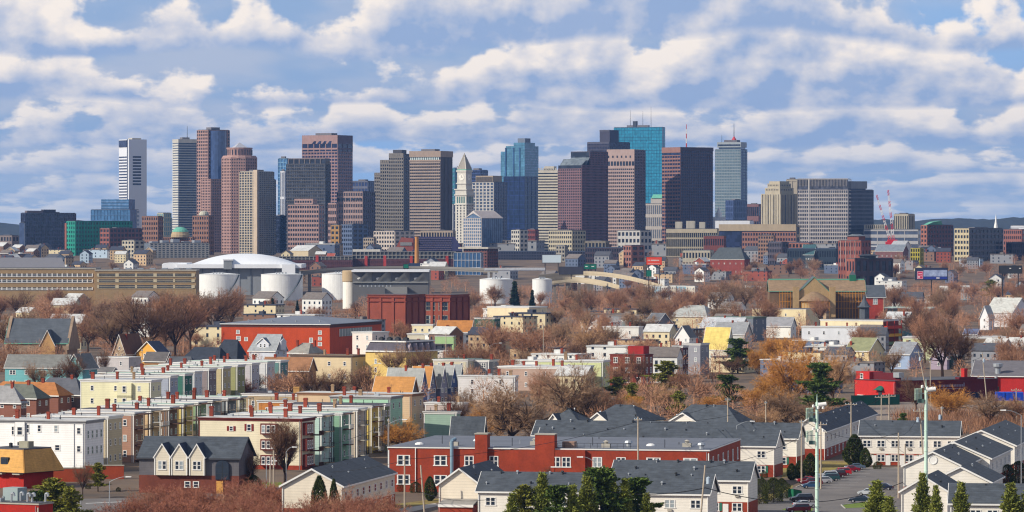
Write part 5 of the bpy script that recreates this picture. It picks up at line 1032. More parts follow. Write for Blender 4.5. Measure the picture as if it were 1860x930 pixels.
gable_house('tan steep-roofed house with a big shed dormer behind the light grey house', 206, 228, 262, 640, 6, 7, 'y', 28, paint(176, 160, 136), roofm(112, 76, 58), 2, 2, 1, chim=((.4, .3, 11),), far=False, gw=1); flat_house('boxy pale dormer wing on the tan steep-roofed house', 226, 244, 250, 617, 10.5, 20, paint(170, 160, 158), roofm(110, 112, 124), 2, 0, 1, far=False)
r, wL, wR, h = gable_house('yellow gabled house with a dark blue roof', 248, 288, 308, 642, 5.6, 4.6, 'y', 30, paint(226, 168, 72), roofm(60, 66, 88), 2, 0, 0, far=False, lm='the yellow gabled house', ov=.5)
for x in (-wL*.62, -wL*.5, -wL*.24): win(r, (x, 0, 3.9), 1.4 if x < -wL*.3 else 1.0, 1.5)
gable_house('brown-sided house under the yellow gable', 262, 300, 312, 655, 5, 3, 'x', 25, paint(150, 112, 74), roofm(96, 92, 92), 1, 1, 0, far=False)
gable_house('low orange house with long dark roof left of the blue-dark roofs', 304, 350, 362, 664, 4.5, 3, 'x', 20, paint(206, 160, 100), roofm(84, 86, 92), 1, 2, 1, far=False, hip=(0, 2))
for a, c, e, eave, rise, nm in ((330, 398, 420, 654, 4.4, 'large'), (385, 430, 450, 650, 6.6, 'taller')):
    gable_house(f'{nm} near-black hipped roof house left of the white dormer house', a, c, e, eave, 6, rise, 'x', 28, paint(206, 180, 130), roofm(52, 58, 70), 2, 2, 1, far=False, hip=(3, 2), lm='the '+nm+' near-black roof' if nm == 'large' else None)
# white house with dormers in front of the orange hall
r, wL, wR, h = gable_house('white house with a gabled front dormer before the orange hall', 452, 500, 521, 636, 5.6, 6.2, 'x', 30, paint(196, 200, 210), roofm(150, 154, 158), 2, 0, 2, hip=(1.5, 0), far=False, lm='the white dormer house')
win(r, (-wL*.78, 0, 2.6), 2.8, 1.5, kind='double'); win(r, (-wL*.3, 0, 2.2), 1.2, .7); 
b = gable_walls('y', -wL*.72, -wL*.28, .6, wR*.5, h, h+2.6, 2.2); b.build('dormer', paint(200, 204, 214), r); roof_slab(r, 'y', -wL*.72, -wL*.28, .6, wR*.5, h+2.6, 2.2, roofm(96, 108, 128), .3)
for x in (-wL*.58, -wL*.43): win(r, (x, .6, h+1), .9, 1.5)
gable_walls('x', -2, 1.2, wR*.3, wR*.75, h, h+3.6, 1.2).build('side_dormer', paint(206, 208, 214), r)
gable_house('small grey hipped house right of the white dormer house', 524, 560, 590, 641, 5.4, 3.6, 'x', 35, paint(150, 140, 132), roofm(146, 142, 134), 2, 2, 2, chim=((.8, .3), (.1, .5)), hip=(3, 3), far=False)
flat_house('cream long two-storey building with a brown tar roof', 528, 640, 668, 647, 9.5, 20, paint(216, 196, 160), mat('brown_roof', rgb(124, 104, 84), var=.12), 2, 4, 2, chim=((.55, .4), (.2, .5), (.05, .6)), far=False, lm='the cream long building', ww=1.1, trim=paint(110, 92, 80))
gable_house('brown shingled roof house beside the cream long building', 476, 560, 574, 672, 5, 4.2, 'x', 20, paint(170, 130, 90), roofm(150, 108, 78), 1, 2, 1, chim=((.8, .5),), far=False)
# ---------------------------------------------------------------- centre: mansard, white houses, blue gables
r, wL, wR, h = flat_house('white three-storey stucco house beside the orange hall', 640, 676, 706, 604, 12.5, 30, paint(232, 216, 206), ROOFW, 3, 2, 2, far=False, lm='the white stucco house', ww=1.1, wh=2)
Y = YT(640, 11); r = thing('mansard_house', 'yellow house with a grey mansard roof and white eaves', 'house', (PX(738, Y), Y, 0), 0, None, 'the yellow mansard house'); wL, wR, rz = corner(664, 738, 795, Y, 30); r.rotation_euler[2] = rz; h = PZ(640, Y)
add_box(r, 'wall', paint(216, 186, 112), -wL, 0, 0, wR, -1, h); add_box(r, 'eaves', TRIM, -wL-.6, .6, -.6, wR+.6, h, h+.45); i = 1.2; t = h+3.6
MB().ext([(-wL, 0, h+.4), (0, 0, h+.4), (-i, i, t), (-wL+i, i, t)], (0, .3, 0)).ext([(0, 0, h+.4), (0, wR, h+.4), (-i, wR-i, t), (-i, i, t)], (-.3, 0, 0)).box(-wL+i, -i, i, wR-i, h, t-.05).build('mansard_roof', roofm(92, 88, 98), r); add_box(r, 'roof_edge', TRIM, -wL+i-.5, -i+.5, i-.5, wR-i+.5, t-.1, t+.35); add_box(r, 'roof', TAR, -wL+i-.3, -i+.3, i-.3, wR-i+.3, t+.36, t+.4)
for k in range(5): y = wR*(.1+.19*k); b = gable_walls('x', -.9, .55, y-.7, y+.7, h+.45, h+1.8, 1.3); b.build('dormer', paint(150, 140, 150), r)
for k in range(4): MB().box(-.8, .8, -.8, .8, 0, 1.0).lathe([(.6, 1), (.6, 1.2), (.1, 1.3)], 8).build('roof_fan', DARK, r, (-wL*(.2+.2*k), wR*.25, t+.4))
for s in range(3): winrow(r, 'R', 0, wR, 5, .8+s*3, 1, 1.7); winrow(r, 'F', -wL, 0, 2, .8+s*3, 1, 1.7)
gable_house('white low house with an orange-brown roof behind the mansard house', 792, 856, 862, 603, 6, 5.2, 'x', 12, paint(226, 214, 184), roofm(182, 122, 66), 2, 2, 0, chim=((.7, .2, 7),), far=False, ov=.2, lm='the orange-brown roof'); flat_house('cream flat house with porch windows left of the orange-brown roof', 748, 786, 790, 590, 9, 15, paint(228, 216, 180), ROOFW, 2, 3, 1, far=False, ww=1.2)
flat_house('long low cream roof in front of the orange-brown roof', 740, 832, 838, 607, 7.5, 10, paint(214, 206, 184), ROOFW, 2, 0, 0); flat_house('light green flat-sided building right of the mansard house', 790, 824, 828, 611, 11, 12, paint(166, 196, 140), TAR, 3, 0, 1, far=False, corn=.15); flat_house('dark green end house right of the orange-brown roof', 862, 898, 909, 578, 8.5, 20, paint(50, 92, 76), TAR, 2, 2, 2)
flat_house('large cream stucco block with two tiny windows in the centre', 885, 961, 994, 558, 11.5, 28, paint(230, 212, 176), ROOFW, 3, 0, 2, far=False, lm='the large cream stucco block', corn=.3)
flat_house('cream and grey bow-fronted house left of the bare-tree clump', 787, 849, 874, 654, 9.5, 20, paint(200, 192, 168), mat('green_grey_roof', rgb(104, 120, 110)), 3, 3, 2, chim=((.3, .5),), far=False, lm='the bow-fronted house'); flat_house('grey clapboard house with white bay trim joined to the bow-fronted house', 848, 888, 906, 655, 9.2, 24, paint(142, 142, 146), mat('green_grey_roof', (0, 0, 0)), 3, 2, 1, chim=((.1, .5),), far=False, kind='double', ww=1.6, wh=1.6)
flat_house('long blank white flat building behind the big orange-brown tree', 832, 935, 941, 684, 9.2, 12, paint(222, 218, 216), ROOFW, 3, 2, 0, chim=((.48, .5), (.3, .4), (.1, .5)), far=False, lm='the blank white flat building')
gable_house('house with a bright orange shingle roof facing us', 678, 746, 759, 715, 7, 4.6, 'x', 22, paint(124, 112, 104), roofm(190, 136, 78), 2, 3, 2, chim=(), far=False, lm='the bright orange shingle roof')
for i, (a, c, e, eave, nm, rc, wc) in enumerate(((700, 764, 776, 706, 'first and nearest', (156, 158, 156), (92, 112, 160)), (745, 780, 792, 702, 'orange-roofed', (186, 132, 76), (110, 116, 140)), (755, 800, 813, 701, 'third', (150, 152, 150), (130, 130, 150)), (780, 818, 831, 700, 'fourth', (158, 160, 160), (84, 104, 150)), (800, 834, 842, 698, 'last and farthest', (150, 154, 156), (84, 110, 130)))):
    gable_house(f'steep blue-gabled house, {nm} of the row of peaks', a, c, e, eave, 6, 6.0, 'x', 33, paint(*wc), roofm(*rc), 2, 0, 2, far=False, group='row of steep blue gables', ov=.25, chim=((.5, .5, 11.5, 1.5),), gw=1)
flat_house('low teal-green flat building right of the peach tan house', 770, 829, 836, 749, 7, 12, paint(150, 176, 160), TAR, 2, 0, 0, far=False, chim=((.7, .6), (.3, .6)), lm='the low teal-green building'); flat_house('low pinkish flat roofs between the blue gables and the big tree', 772, 842, 850, 733, 6.5, 14, paint(196, 180, 172), ROOFW, 1, 0, 0, far=False, chim=((.7, .5), (.2, .5))); gable_house('dark grey roofed shed above the red-brick apartment block', 820, 876, 882, 788, 4.2, 4, 'x', 12, paint(90, 88, 88), SHING, 1, 0, 0, far=False)
# ---------------------------------------------------------------- centre right
flat_house('pale yellow-green flat building with a long white parapet', 972, 1095, 1108, 656, 9.5, 16, paint(208, 214, 160), ROOFW, 3, 1, 2, chim=((.58, .3, 2.8, 1.0), (.42, .3)), far=False, lm='the pale yellow-green building'); flat_house('row of low white and brick flat roofs in front of the yellow-green building', 905, 1040, 1078, 668, 8, 22, paint(176, 150, 136), ROOFW, 2, 4, 2, chim=((.95, .5), (.8, .5), (.6, .4), (.4, .5), (.25, .4)), far=False)
r, wL, wR, h = flat_house('brown brick three-storey apartment house with white window heads', 1108, 1171, 1186, 645, 11, 25, DBRICK, TAR, 3, 3, 2, far=False, trim=DBRICK, corn=.2, lm='the brown brick apartment house', ww=1.6, wh=2, kind='double'); add_box(r, 'penthouse', mat('red_penthouse', rgb(160, 38, 36), pat='brick'), -wL*.55, -wL*.1, 2, 7, h, h+3)
flat_house('olive-sided three-decker with dark bays right of the brown brick house', 1170, 1222, 1232, 632, 11.5, 24, paint(142, 146, 114), TAR, 3, 0, 2, chim=((.5, .5), (.2, .4, 2, .8, paint(206, 186, 150))), far=False, lm='the olive three-decker'); flat_house('dark maroon bay-fronted three-decker next to the olive one', 1222, 1240, 1250, 629, 11.5, 26, paint(78, 48, 56), TAR, 3, 1, 2, chim=((.5, .5),), far=False); flat_house('grey-lilac three-decker with dark rear porches near the yellow roof', 1238, 1272, 1288, 625, 11.5, 26, paint(146, 146, 154), TAR, 3, 2, 2, chim=((.4, .5),), far=False)
r, wL, wR, h = flat_house('white two-storey house with a tall black door left of the olive houses', 1095, 1160, 1168, 594, 9, 18, paint(222, 220, 214), ROOFW, 2, 2, 1, chim=((.8, .5), (.3, .5)), far=False, lm='the white two-storey house'); flat_house('teal-trimmed grey row house behind the white two-storey house', 1130, 1184, 1212, 583, 10, 28, paint(110, 130, 136), mat('mint_roof', (0, 0, 0)), 3, 3, 3, chim=((.6, .5), (.2, .5)), far=False)
gable_house('dark grey gambrel house right of the teal-trimmed row house', 1168, 1190, 1224, 592, 7.5, 6, 'x', 38, paint(120, 120, 128), roofm(104, 106, 112), 2, 1, 2, far=False); gable_house('narrow bright white gabled house with a tall front', 1226, 1252, 1264, 612, 9, 4.6, 'y', 25, paint(234, 232, 230), roofm(110, 110, 112), 3, 2, 1, far=False, lm='the narrow white gabled house')
gable_house('broad house with a pale grey pyramid roof', 1212, 1284, 1312, 575, 8, 5.6, 'x', 25, paint(206, 192, 160), roofm(170, 172, 168), 2, 2, 2, hip=(6, 6), chim=((.35, .5),), lm='the pale pyramid roof')
gable_house('gambrel house with a bright yellow sunlit roof and dark gable', 1276, 1320, 1334, 634, 7.8, 8.2, 'x', 32, paint(214, 212, 196), roofm(214, 192, 112), 2, 1, 1, far=False, lm='the bright yellow roof', ov=.2)
for i, (a, c, e, eave, rise, nm, rc) in enumerate(((1296, 1352, 1366, 606, 5, 'grey', (140, 142, 146)), (1272, 1345, 1362, 595, 4.6, 'pale', (176, 180, 186)))):
    gable_house(f'{nm} gable-roofed house behind the bright yellow roof', a, c, e, eave, 7, rise, 'x', 34, paint(180, 182, 180), roofm(*rc), 2, 1, 1, far=False, chim=((.5, .5),))
flat_house('slate grey tall three-decker with green roof edge', 1290, 1368, 1392, 577, 11.5, 28, paint(112, 118, 128), mat('green_grey_roof', (0, 0, 0)), 3, 2, 2, far=False, trim=mat('green_grey_roof', (0, 0, 0)), chim=((.45, .5),), lm='the slate grey three-decker'); flat_house('low cream blocks left of the slate grey three-decker', 1268, 1330, 1340, 589, 8, 14, paint(222, 206, 168), ROOFW, 2, 1, 0, chim=((.7, .5), (.3, .5)))
flat_house('long cream flat building with small windows below the church', 1366, 1464, 1493, 562, 10.5, 26, paint(222, 206, 166), TAR, 2, 4, 3, far=False, lm='the long cream building', corn=.2); gable_house('white low house with a grey roof above round bushes', 1386, 1436, 1446, 592, 6, 4.2, 'x', 22, paint(236, 234, 226), roofm(146, 146, 150), 2, 0, 1, far=False, lm='the white low house')
flat_house('very long white two-storey building with four windows', 1456, 1564, 1568, 594, 9.5, 10, paint(226, 228, 232), ROOFW, 2, 4, 0, chim=((.78, .5), (.6, .5), (.25, .4), (.1, .5)), far=False, lm='the long white building')
r, wL, wR, h = flat_house('cream block ending in coloured stacked porches of red and yellow', 1490, 1604, 1632, 582, 12, 30, paint(226, 212, 176), TAR, 3, 0, 0, far=False, lm='the coloured porches'); 
add_box(r, 'porch_back', DBRICK, .0, .1, 0, wR, 0, h-.4)
for s, (cc, nm) in enumerate((((110, 130, 90), 'green'), ((206, 150, 40), 'ochre'), ((190, 60, 40), 'red'))): add_box(r, 'porch_panel', paint(*cc), .1, 2.0, .1, wR-.3, .6+s*3.7, 1.9+s*3.7)
for y in (.3, wR*.5, wR-.5): add_box(r, 'porch_post', mat('red_post', rgb(170, 50, 40)), 1.8, 2.1, y-.12, y+.12, 0, h-.3)
gable_house('pale grey-roofed house with a teal gable end', 1604, 1644, 1664, 588, 8, 5.6, 'x', 34, paint(84, 128, 128), roofm(186, 188, 190), 2, 1, 2, far=False, chim=((.2, .3),)); flat_house('long green-roofed flat building behind the teal gable', 1606, 1690, 1698, 560, 8, 10, paint(120, 130, 120), mat('mint_roof', (0, 0, 0)), 2, 4, 0); flat_house('white low warehouse roof right of the scaffolded church', 1620, 1680, 1688, 552, 6, 10, paint(210, 208, 200), ROOFW, 1, 0, 0); flat_house('pale yellow-green building behind the tall bare tree', 1640, 1716, 1724, 613, 9.5, 14, paint(206, 212, 170), ROOFW, 3, 3, 0, far=False)
gable_house('cream house with an olive green roof beside the red shop', 1536, 1578, 1606, 637, 6.6, 4.8, 'x', 32, paint(224, 206, 160), roofm(140, 142, 108), 2, 2, 2, far=False, lm='the olive-roofed house', chim=((.9, .2, 8),)); flat_house('small cream lean-to house right of the olive-roofed house', 1586, 1612, 1634, 643, 5, 30, paint(220, 204, 164), roofm(110, 112, 118), 1, 1, 1, far=False)
gable_house('light blue gabled house with a grey roof behind the red shop', 1616, 1652, 1676, 643, 6, 4.4, 'x', 34, paint(150, 168, 196), roofm(138, 140, 146), 2, 1, 1, far=False, chim=((.5, .6, 9),)); gable_house('lavender gabled cottage behind the red shop under the big tree', 1690, 1720, 1727, 650, 4.6, 5.2, 'y', 14, paint(176, 160, 176), roofm(120, 116, 124), 1, 1, 0, far=False, gw=1); flat_house('dark green flat cottage right of the lavender gable', 1724, 1745, 1752, 645, 5.5, 16, paint(66, 92, 84), TAR, 1, 1, 0, far=False)
for i, (a, c, e, eave, nm) in enumerate(((1778, 1814, 1846, 639, 'nearer'), (1822, 1856, 1882, 637, 'farther'))):
    gable_house(f'{nm} pale blue gabled house with white streaked roof at right edge', a, c, e, eave, 6, 5, 'x', 40, paint(160, 176, 206), roofm(196, 196, 194), 2, 2, 1, far=False, chim=((.4, .5),), ov=.3)
gable_house('white house with a steep pale roof and cross gable at right', 1790, 1838, 1872, 568, 8, 8, 'x', 30, paint(224, 222, 224), roofm(196, 196, 190), 2, 2, 2, chim=((.3, .5),), far=False, lm='the white cross-gabled house'); gable_house('front cross wing with a sharp white gable at right', 1780, 1796, 1806, 576, 7, 6, 'y', 28, paint(232, 230, 232), roofm(180, 180, 178), 2, 1, 1, far=False)
flat_house('long flat-roofed tan building across the right edge', 1752, 1866, 1872, 614, 6.5, 8, paint(130, 112, 94), ROOFW, 1, 0, 0, far=False); gable_house('small blue-roofed shed by the long tan flat roof', 1750, 1774, 1782, 607, 3, 2.4, 'x', 25, paint(90, 96, 120), roofm(96, 106, 136), 1, 0, 0, far=False)
# ---------------------------------------------------------------- townhouses, shop, lodge, apartment block
SHG = mat('shutter_green', rgb(46, 112, 92)); RG = 'grey-roofed white townhouses'
def townhouse(label, x0, xc, x1, eave, ax, th, rise=3.1, he=6.9, Y=None, nf=3, nr=3, depth=None, vents=0, lm=None, brick=True, kindf='double', doors=True, wall=None):
    r, wL, wR, he = gable_house(label, x0, xc, x1, eave, he, rise, ax, th, wall or WHITE, SHING, 2, 0, 0, Y=Y, far=False, depth=depth, group=RG, lm=lm, name='townhouse', base=(2.65, BRICK) if brick else None, vents=vents, ov=.4)
    for s in range(2):
        off = .05 if s == 0 and brick else 0; z = .9 if s == 0 else 4.25
        for f, n, w in (('F', nf, wL), ('R', nr, wR)):
            if f == 'F' and ax == 'y': continue
            for i in range(n):
                a = (-w+(i+.5)*w/n) if f == 'F' else (i+.5)*w/n
                loc = (a, -off, z) if f == 'F' else (off, a, z); rz = 0 if f == 'F' else math.pi/2
                win(r, loc, 2.0, 1.5 if s else 1.6, rz, 'double' if kindf == 'double' else 'single')
                if s == 0 and f == 'F' and i % 2 == 0:
                    for q in (-1, 1): add_box(r, 'shutter', SHG, a+q*1.3-.22, a+q*1.3+.22, -off-.09, -off-.01, .9, 2.5)
                if s == 1 and f == 'F' and i % 2: MB().box(a-.4, a+.4, -.3, .0, 3.62, 4.05).build('air_conditioner', GREYC, r)
                if s == 0 and doors and i < n-1 and f == 'F':
                    d = a+w/n/2; MB().box(d-.55, d+.55, -off-.1, -off, 0, 2.3).build('door', TRIM, r)
    for a in (-wL+.15, -.15): MB().box(a-.06, a+.06, -.2, -.08, 0, he-.3).build('downpipe', TRIM, r)
    if ax == 'y':
        for i in range(int(wR/7)):
            y = 3+i*7+R.uniform(-2, 2); q_ = R.uniform(.5, 1.1); MB().lathe([(.14*q_, 0), (.14*q_, .4*q_), (.26*q_, .5*q_), (.05, .7*q_)], 6).build('roof_vent', METAL if i % 3 else DARK, r, (-wL/2+wL*(.1 if i % 2 else .28), y, he+rise*(.82 if i % 2 else .42)))
    FP.append((PX(xc, r.location.y)-wL/2+2, r.location.y+5, 8))
    return r, wL, wR, he
townhouse('far long townhouse row showing a dark roof and a white right end', 968, 1448, 1461, 796, 'x', 14, nf=9, nr=0, vents=13, depth=10, lm='the far long townhouse row')
townhouse('nearer long townhouse row just behind the red brick apartment block', 975, 1407, 1424, 810, 'x', 14, nf=9, nr=0, vents=12, depth=10, lm='the nearer long townhouse row')
townhouse('front townhouse row with pines before it', 868, 1287, 1305, 897, 'x', 12, nf=9, nr=0, vents=16, depth=10, lm='the front townhouse row')
townhouse('townhouse end unit with a red door set back from the front row', 1110, 1360, 1379, 872, 'x', 13, nf=6, nr=0, vents=8, depth=10, lm='the red-door end unit')
CREAM = mat('cream_siding', rgb(230, 218, 198), var=.05, pat='siding', bump=.3)
r, wL, wR, h = townhouse('cream gable-fronted townhouse left of the front row', 797, 872, 890, 880, 'y', 12, 2.9, Y=783, nr=0, depth=26, wall=CREAM, lm='the cream gable-fronted townhouse')
MB().ext([(-wL+1, -5, 3.2), (-.2, -5, 3.2), (-.2, 0, 4), (-wL+1, 0, 4)], (0, 0, .2)).build('porch_roof', mat('porch_roof_grey', rgb(150, 146, 140)), r); MB().box(-wL+1.2, -.4, -4.8, -.1, -1, 3.1).build('porch_wall', BRICK, r); MB().box(-wL+1, -.2, -5.1, -5, 2.9, 3.4).build('porch_fascia', TRIM, r)
townhouse('white gable-fronted townhouse with a row of upper windows on its right side', 512, 622, 717, 883, 'y', 11, 3.1, nr=9, wall=CREAM, kindf='single', lm='the white gable-fronted townhouse')
townhouse('white gabled townhouse row running back beyond the parked cars', 1438, 1499, 1592, 783, 'y', 12, 3.0, nr=14, kindf='single', lm='the townhouse row beyond the parked cars')
townhouse('townhouse row facing the car park with green shutters and white doors', 1562, 1741, 1752, 792, 'x', 9, 3.1, nf=7, nr=0, depth=10, vents=4, lm='the green-shuttered townhouse row')
r, wL, wR, h = townhouse('nearest gabled unit of the stepped townhouse row with a round vent', 1641, 1748, 1780, 847, 'y', 13, 2.8, Y=843, nr=3, lm='the round-vent townhouse')
o = MB().lathe([(.95, 0), (.95, .1), (.75, .12), (.7, .04)], 20).build('round_vent', TRIM, r, (-wL*.5, -.02, 8.1)); o.rotation_euler = (math.pi/2, 0, 0)
townhouse('middle unit of the stepped townhouse row at right', 1668, 1799, 1836, 834, 'y', 13, 3.2, Y=872, nr=5, lm='the middle stepped townhouse'); townhouse('farthest unit of the stepped townhouse row at right', 1721, 1844, 1885, 810, 'y', 13, 3.2, Y=924, nr=5)
townhouse('low gabled townhouse at bottom right behind thin pines', 1637, 1722, 1745, 894, 'y', 13, 2.6, Y=762, nr=2); townhouse('dark-roofed townhouse unit behind the bottom right corner row', 1690, 1800, 1824, 879, 'y', 13, 2.8, Y=790, nr=3, depth=20); townhouse('bottom right corner townhouse row with grey roof facing us', 1726, 1880, 1890, 915, 'x', 8, 3.0, nf=5, nr=0, depth=10, vents=4, lm='the bottom right townhouse row')
for i, (a, c, e, eave, rise, nm) in enumerate(((995, 1052, 1078, 768, 3.2, 'left'), (1068, 1160, 1206, 766, 3.6, 'broad middle'), (1216, 1340, 1366, 767, 3.8, 'right'))):
    r, wL, wR, h = gable_house(f'{nm} dark hipped roof rising behind the long townhouse rows', a, c, e, eave, 6.9, rise, 'x', 24, WHITE, SHING, 2, 3, 3, far=False, hip=(4, 5), group='dark hipped roofs', lm=f'the {nm} dark hipped roof', vents=4, name='townhouse')
    roof_slab(r, 'y', -wL*.98, -wL*.6, -.6, wR*.5, h, 2.0, SHING, .3); gable_walls('y', -wL*.96, -wL*.62, -.5, wR*.4, h-.5, h, 1.95).build('pediment', WHITE, r)
# red brick apartment block
r, wL, wR, h = flat_house('long red brick apartment block with two square chimneys', 705, 1288, 1345, 820, 9.2, 11, BRICK, mat('grey_deck_roof', rgb(108, 112, 122), var=.12, sc=.1), 2, 0, 0, Y=858, corn=.18, far=False, name='apartment_block', cat='apartment block', lm='the long red brick apartment block')
m = 866/F; k = 1.0
def ax_(px):  # point of the long front wall seen in column px
    Yq, Xq, t = 858, PX(1288, 858), math.radians(11); a = (px-930)/F; return -(Xq-a*Yq)/(math.cos(t)+a*math.sin(t))
for px, w, kd in ((733, 2.8, 'double'), (800, 2.8, 'double'), (852, 2.0, 'double'), (897, 1.9, 'double'), (963, 1.1, 'double'), (1011, 1.9, 'double'), (1030, 1.9, 'double'), (1085, 2.0, 'double'), (1128, 2.0, 'double'), (1187, 3.0, 'double'), (1254, 3.0, 'double')):
    win(r, (ax_(px), 0, h-3.6), w, 2.1, 0, kd)
    if px < 990: win(r, (ax_(px), 0, h-7.6), w, 2.0, 0, kd)
winrow(r, 'R', 2, wR-1, 6, h-3.9, 1.6, 2.5, kind='double'); winrow(r, 'R', 2, wR-1, 6, h-7.8, 1.6, 2.4, kind='double')
for px, w in ((875.5, 2.6), (991, 4.1)):
    x = ax_(px); o = MB().box(x-w/2, x+w/2, -1.0, 2.0, -1, h+3).build('chimney', BRICK, r); MB().box(x-w/2-.1, x+w/2+.1, -1.1, 2.1, h+3, h+3.25).build('chimney_cap', GREYC, o)
x = ax_(822); MB().tube((x, -.7, 1), (x, -.7, h+1.6), .38, .38, 10).tube((x, -.7, h+1.6), (x+.5, .4, h+1.9), .4, .4, 10).build('duct', mat('blue_grey_duct', rgb(120, 146, 164), rough=.5), r); x = ax_(755); MB().box(x-.08, x+.08, -.25, -.1, 0, h).build('downpipe', TRIM, r)
add_box(r, 'projecting_bay', BRICK, ax_(1062)-.01, ax_(1064), -.9, .1, -1, h-.1); add_box(r, 'projecting_wall', BRICK, ax_(1012)-8, ax_(1062), -.9, .0, -1, h-.12)
for px in (1011, 1030): win(r, (ax_(px), -.9, h-3.6), 1.9, 2.1, 0, 'double')
for i in range(16):
    x = -wL*(.03+.06*i); y = 3+(i*7 % 11); t = i % 4
    b = MB()
    if t == 0: b.lathe([(.5, 0), (.5, .6), (.9, .8), (.7, 1.2), (.1, 1.4)], 8)
    elif t == 1: b.box(-.9, .9, -.7, .7, 0, .8).lathe([(.4, .8), (.4, 1.1), (.7, 1.2), (.1, 1.5)], 8)
    elif t == 2: b.tube((0, 0, 0), (0, 0, 1.7), .08, .08, 5)
    else: b.lathe([(1.0, 0), (.9, .25), (.5, .45), (.05, .5)], 10)
    b.build('roof_vent', [METAL, GREYC, DARK, TRIM][t], r, (x, y, h+.26))
rl = MB()
for i in range(12): x = ax_(1012+i*12); rl.tube((x, .6, h), (x, .6, h+1.3), .05, .05, 4)
rl.box(ax_(1012), ax_(1144), .57, .63, h+1.25, h+1.32).box(ax_(1012), ax_(1144), .57, .63, h+.7, h+.76); rl.build('roof_railing', DARK, r); MB().box(ax_(1018), ax_(1040), 2, 5, h, h+1.5).build('roof_house', mat('rusty_box', rgb(150, 120, 104), var=.2), r)
for i in range(5): FP.append((PX(760+i*120, 868), 872, 14))
# dark-shingled lodge with three white dormers
r, wL, wR, h = gable_house('dark shingled lodge with three white gabled bays and an arched window', 253, 434, 468, 831, 7.4, 3.9, 'x', 10, mat('dark_shingle_wall', rgb(98, 95, 100), pat='shingle', var=.1), SHING, 1, 0, 0, far=False, name='lodge', cat='building', lm='the three-bay lodge', Y=864, depth=13, trim=mat('dark_fascia', rgb(62, 62, 68)), base=(3.7, mat('lodge_brick', rgb(112, 58, 44), pat='brick', var=.15)))
m = 866/F; WB_ = mat('bay_cream', rgb(214, 204, 184), var=.05, pat='siding')
for a, c in ((281, 310), (312, 341.5), (345, 373)):
    x0, x1 = (a-434)*m*1.02, (c-434)*m*1.02; b = gable_walls('y', x0, x1, -.9, 4.5, 3.75, 7.6, 2.6); b.build('gabled_bay', WB_, r); roof_slab(r, 'y', x0, x1, -.85, 5, 7.6, 2.6, mat('bay_roof_dark', rgb(50, 56, 74), pat='shingle'), .16, TRIM)
    for t in (.36, .64): win(r, (x0+(x1-x0)*t, -.9, 4.9), .85, 1.9)
    for t in (.03, .97): add_box(r, 'corner_board', TRIM, x0+(x1-x0)*t-.1, x0+(x1-x0)*t+.1, -1.0, -.92, 3.75, 7.5)
x = (404.5-434)*m*1.02
q = [(-1.35, 0), (1.35, 0)]+[(1.35*math.cos(a*math.pi/12), 2.6+1.35*math.sin(a*math.pi/12)) for a in range(13)]
MB().ext([(u*1.1, 0, v*1.03) for u, v in q], (0, .3, 0)).build('arch_surround', mat('bay_roof_dark', (0, 0, 0)), r, (x, -.35, 2.9)); o = MB().ext([(u, 0, v) for u, v in q], (0, .2, 0)).build('arched_window', PANE, r, (x, -.42, 2.95)); MB().box(-.04, .04, -.03, .0, 0, 3.9).box(-1.3, 1.3, -.03, 0, 1.2, 1.28).box(-1.3, 1.3, -.03, 0, 2.5, 2.58).build('glazing_bar', DARK, o)
add_box(r, 'door', mat('oak_door', rgb(206, 150, 76), pat='streak', var=.12), x-1.3, x+.1, -.3, -.06, 0, 2.6); winrow(r, 'F', (330-434)*m, (362-434)*m, 2, 1.2, 1.3, 1.3, off=-.05)
# orange mansard building with red brick base
Y = 880; m = Y/F; wL, wR, rz = corner(-30, 43, 97, Y, 33); r = thing('mansard_building', 'low red brick building with a tall orange shingled mansard roof', 'building', (PX(43, Y), Y, 0), rz, None, 'the orange mansard building')
RB2 = mat('bright_red_brick', rgb(170, 36, 26), pat='brick', var=.12); add_box(r, 'wall', RB2, -wL, 0, 0, wR, -1, 3.4); OR = mat('orange_shingles', rgb(204, 154, 84), pat='shingle', var=.14, sc=1.2); e, i = 1.7, .3; z0, z1 = 3.5, 8.2
MB().ext([(-wL-e, -e, z0), (e, -e, z0), (-i, i, z1), (-wL+i, i, z1)], (0, .3, 0)).ext([(e, -e, z0), (e, wR+e, z0), (-i, wR-i, z1), (-i, i, z1)], (-.3, 0, 0)).ext([(-wL-e, -e, z0), (-wL-e, wR+e, z0), (-wL+i, wR-i, z1), (-wL+i, i, z1)], (.3, 0, 0)).build('mansard_roof', OR, r); add_box(r, 'soffit', DARK, -wL-e+.1, e-.1, -e+.1, wR+e-.1, z0-.12, z0-.02); add_box(r, 'roof', TAR, -wL+i, -i, i, wR-i, z1-.2, z1+.25); MB().tube((e, -e, z0+.05), (-i, i, z1+.05), .14, .14, 5).build('hip_strip', mat('hip_brown', rgb(150, 110, 56)), r)
MB().box(-1.0, 1.0, -.25, .6, 0, 1.7).build('skylight_frame', DARK, r, (-4.5, -.75, z0+1.4)); MB().box(-.75, .75, -.32, -.26, .25, 1.4).build('skylight_pane', PANE, r, (-4.5, -.75, z0+1.4)); MB().box(-1.3, 1.3, -.9, .9, 0, 1.4).box(.2, 1.1, -.95, -.88, .2, 1.2).build('air_handler', mat('beige_metal', rgb(150, 146, 128)), r, (-2.6, 4, z1+.25)); MB().lathe([(.4, 0), (.4, 1), (.1, 1.1)], 8).build('roof_vent', DARK, r, (-6, 3, z1+.2))
for x in (-5.8, -1): MB().box(x-1, x+1, -1.4, -.2, 3.0, 3.5).build('entrance_canopy', GREYC, r)
FP.append((PX(20, 890), 892, 16))
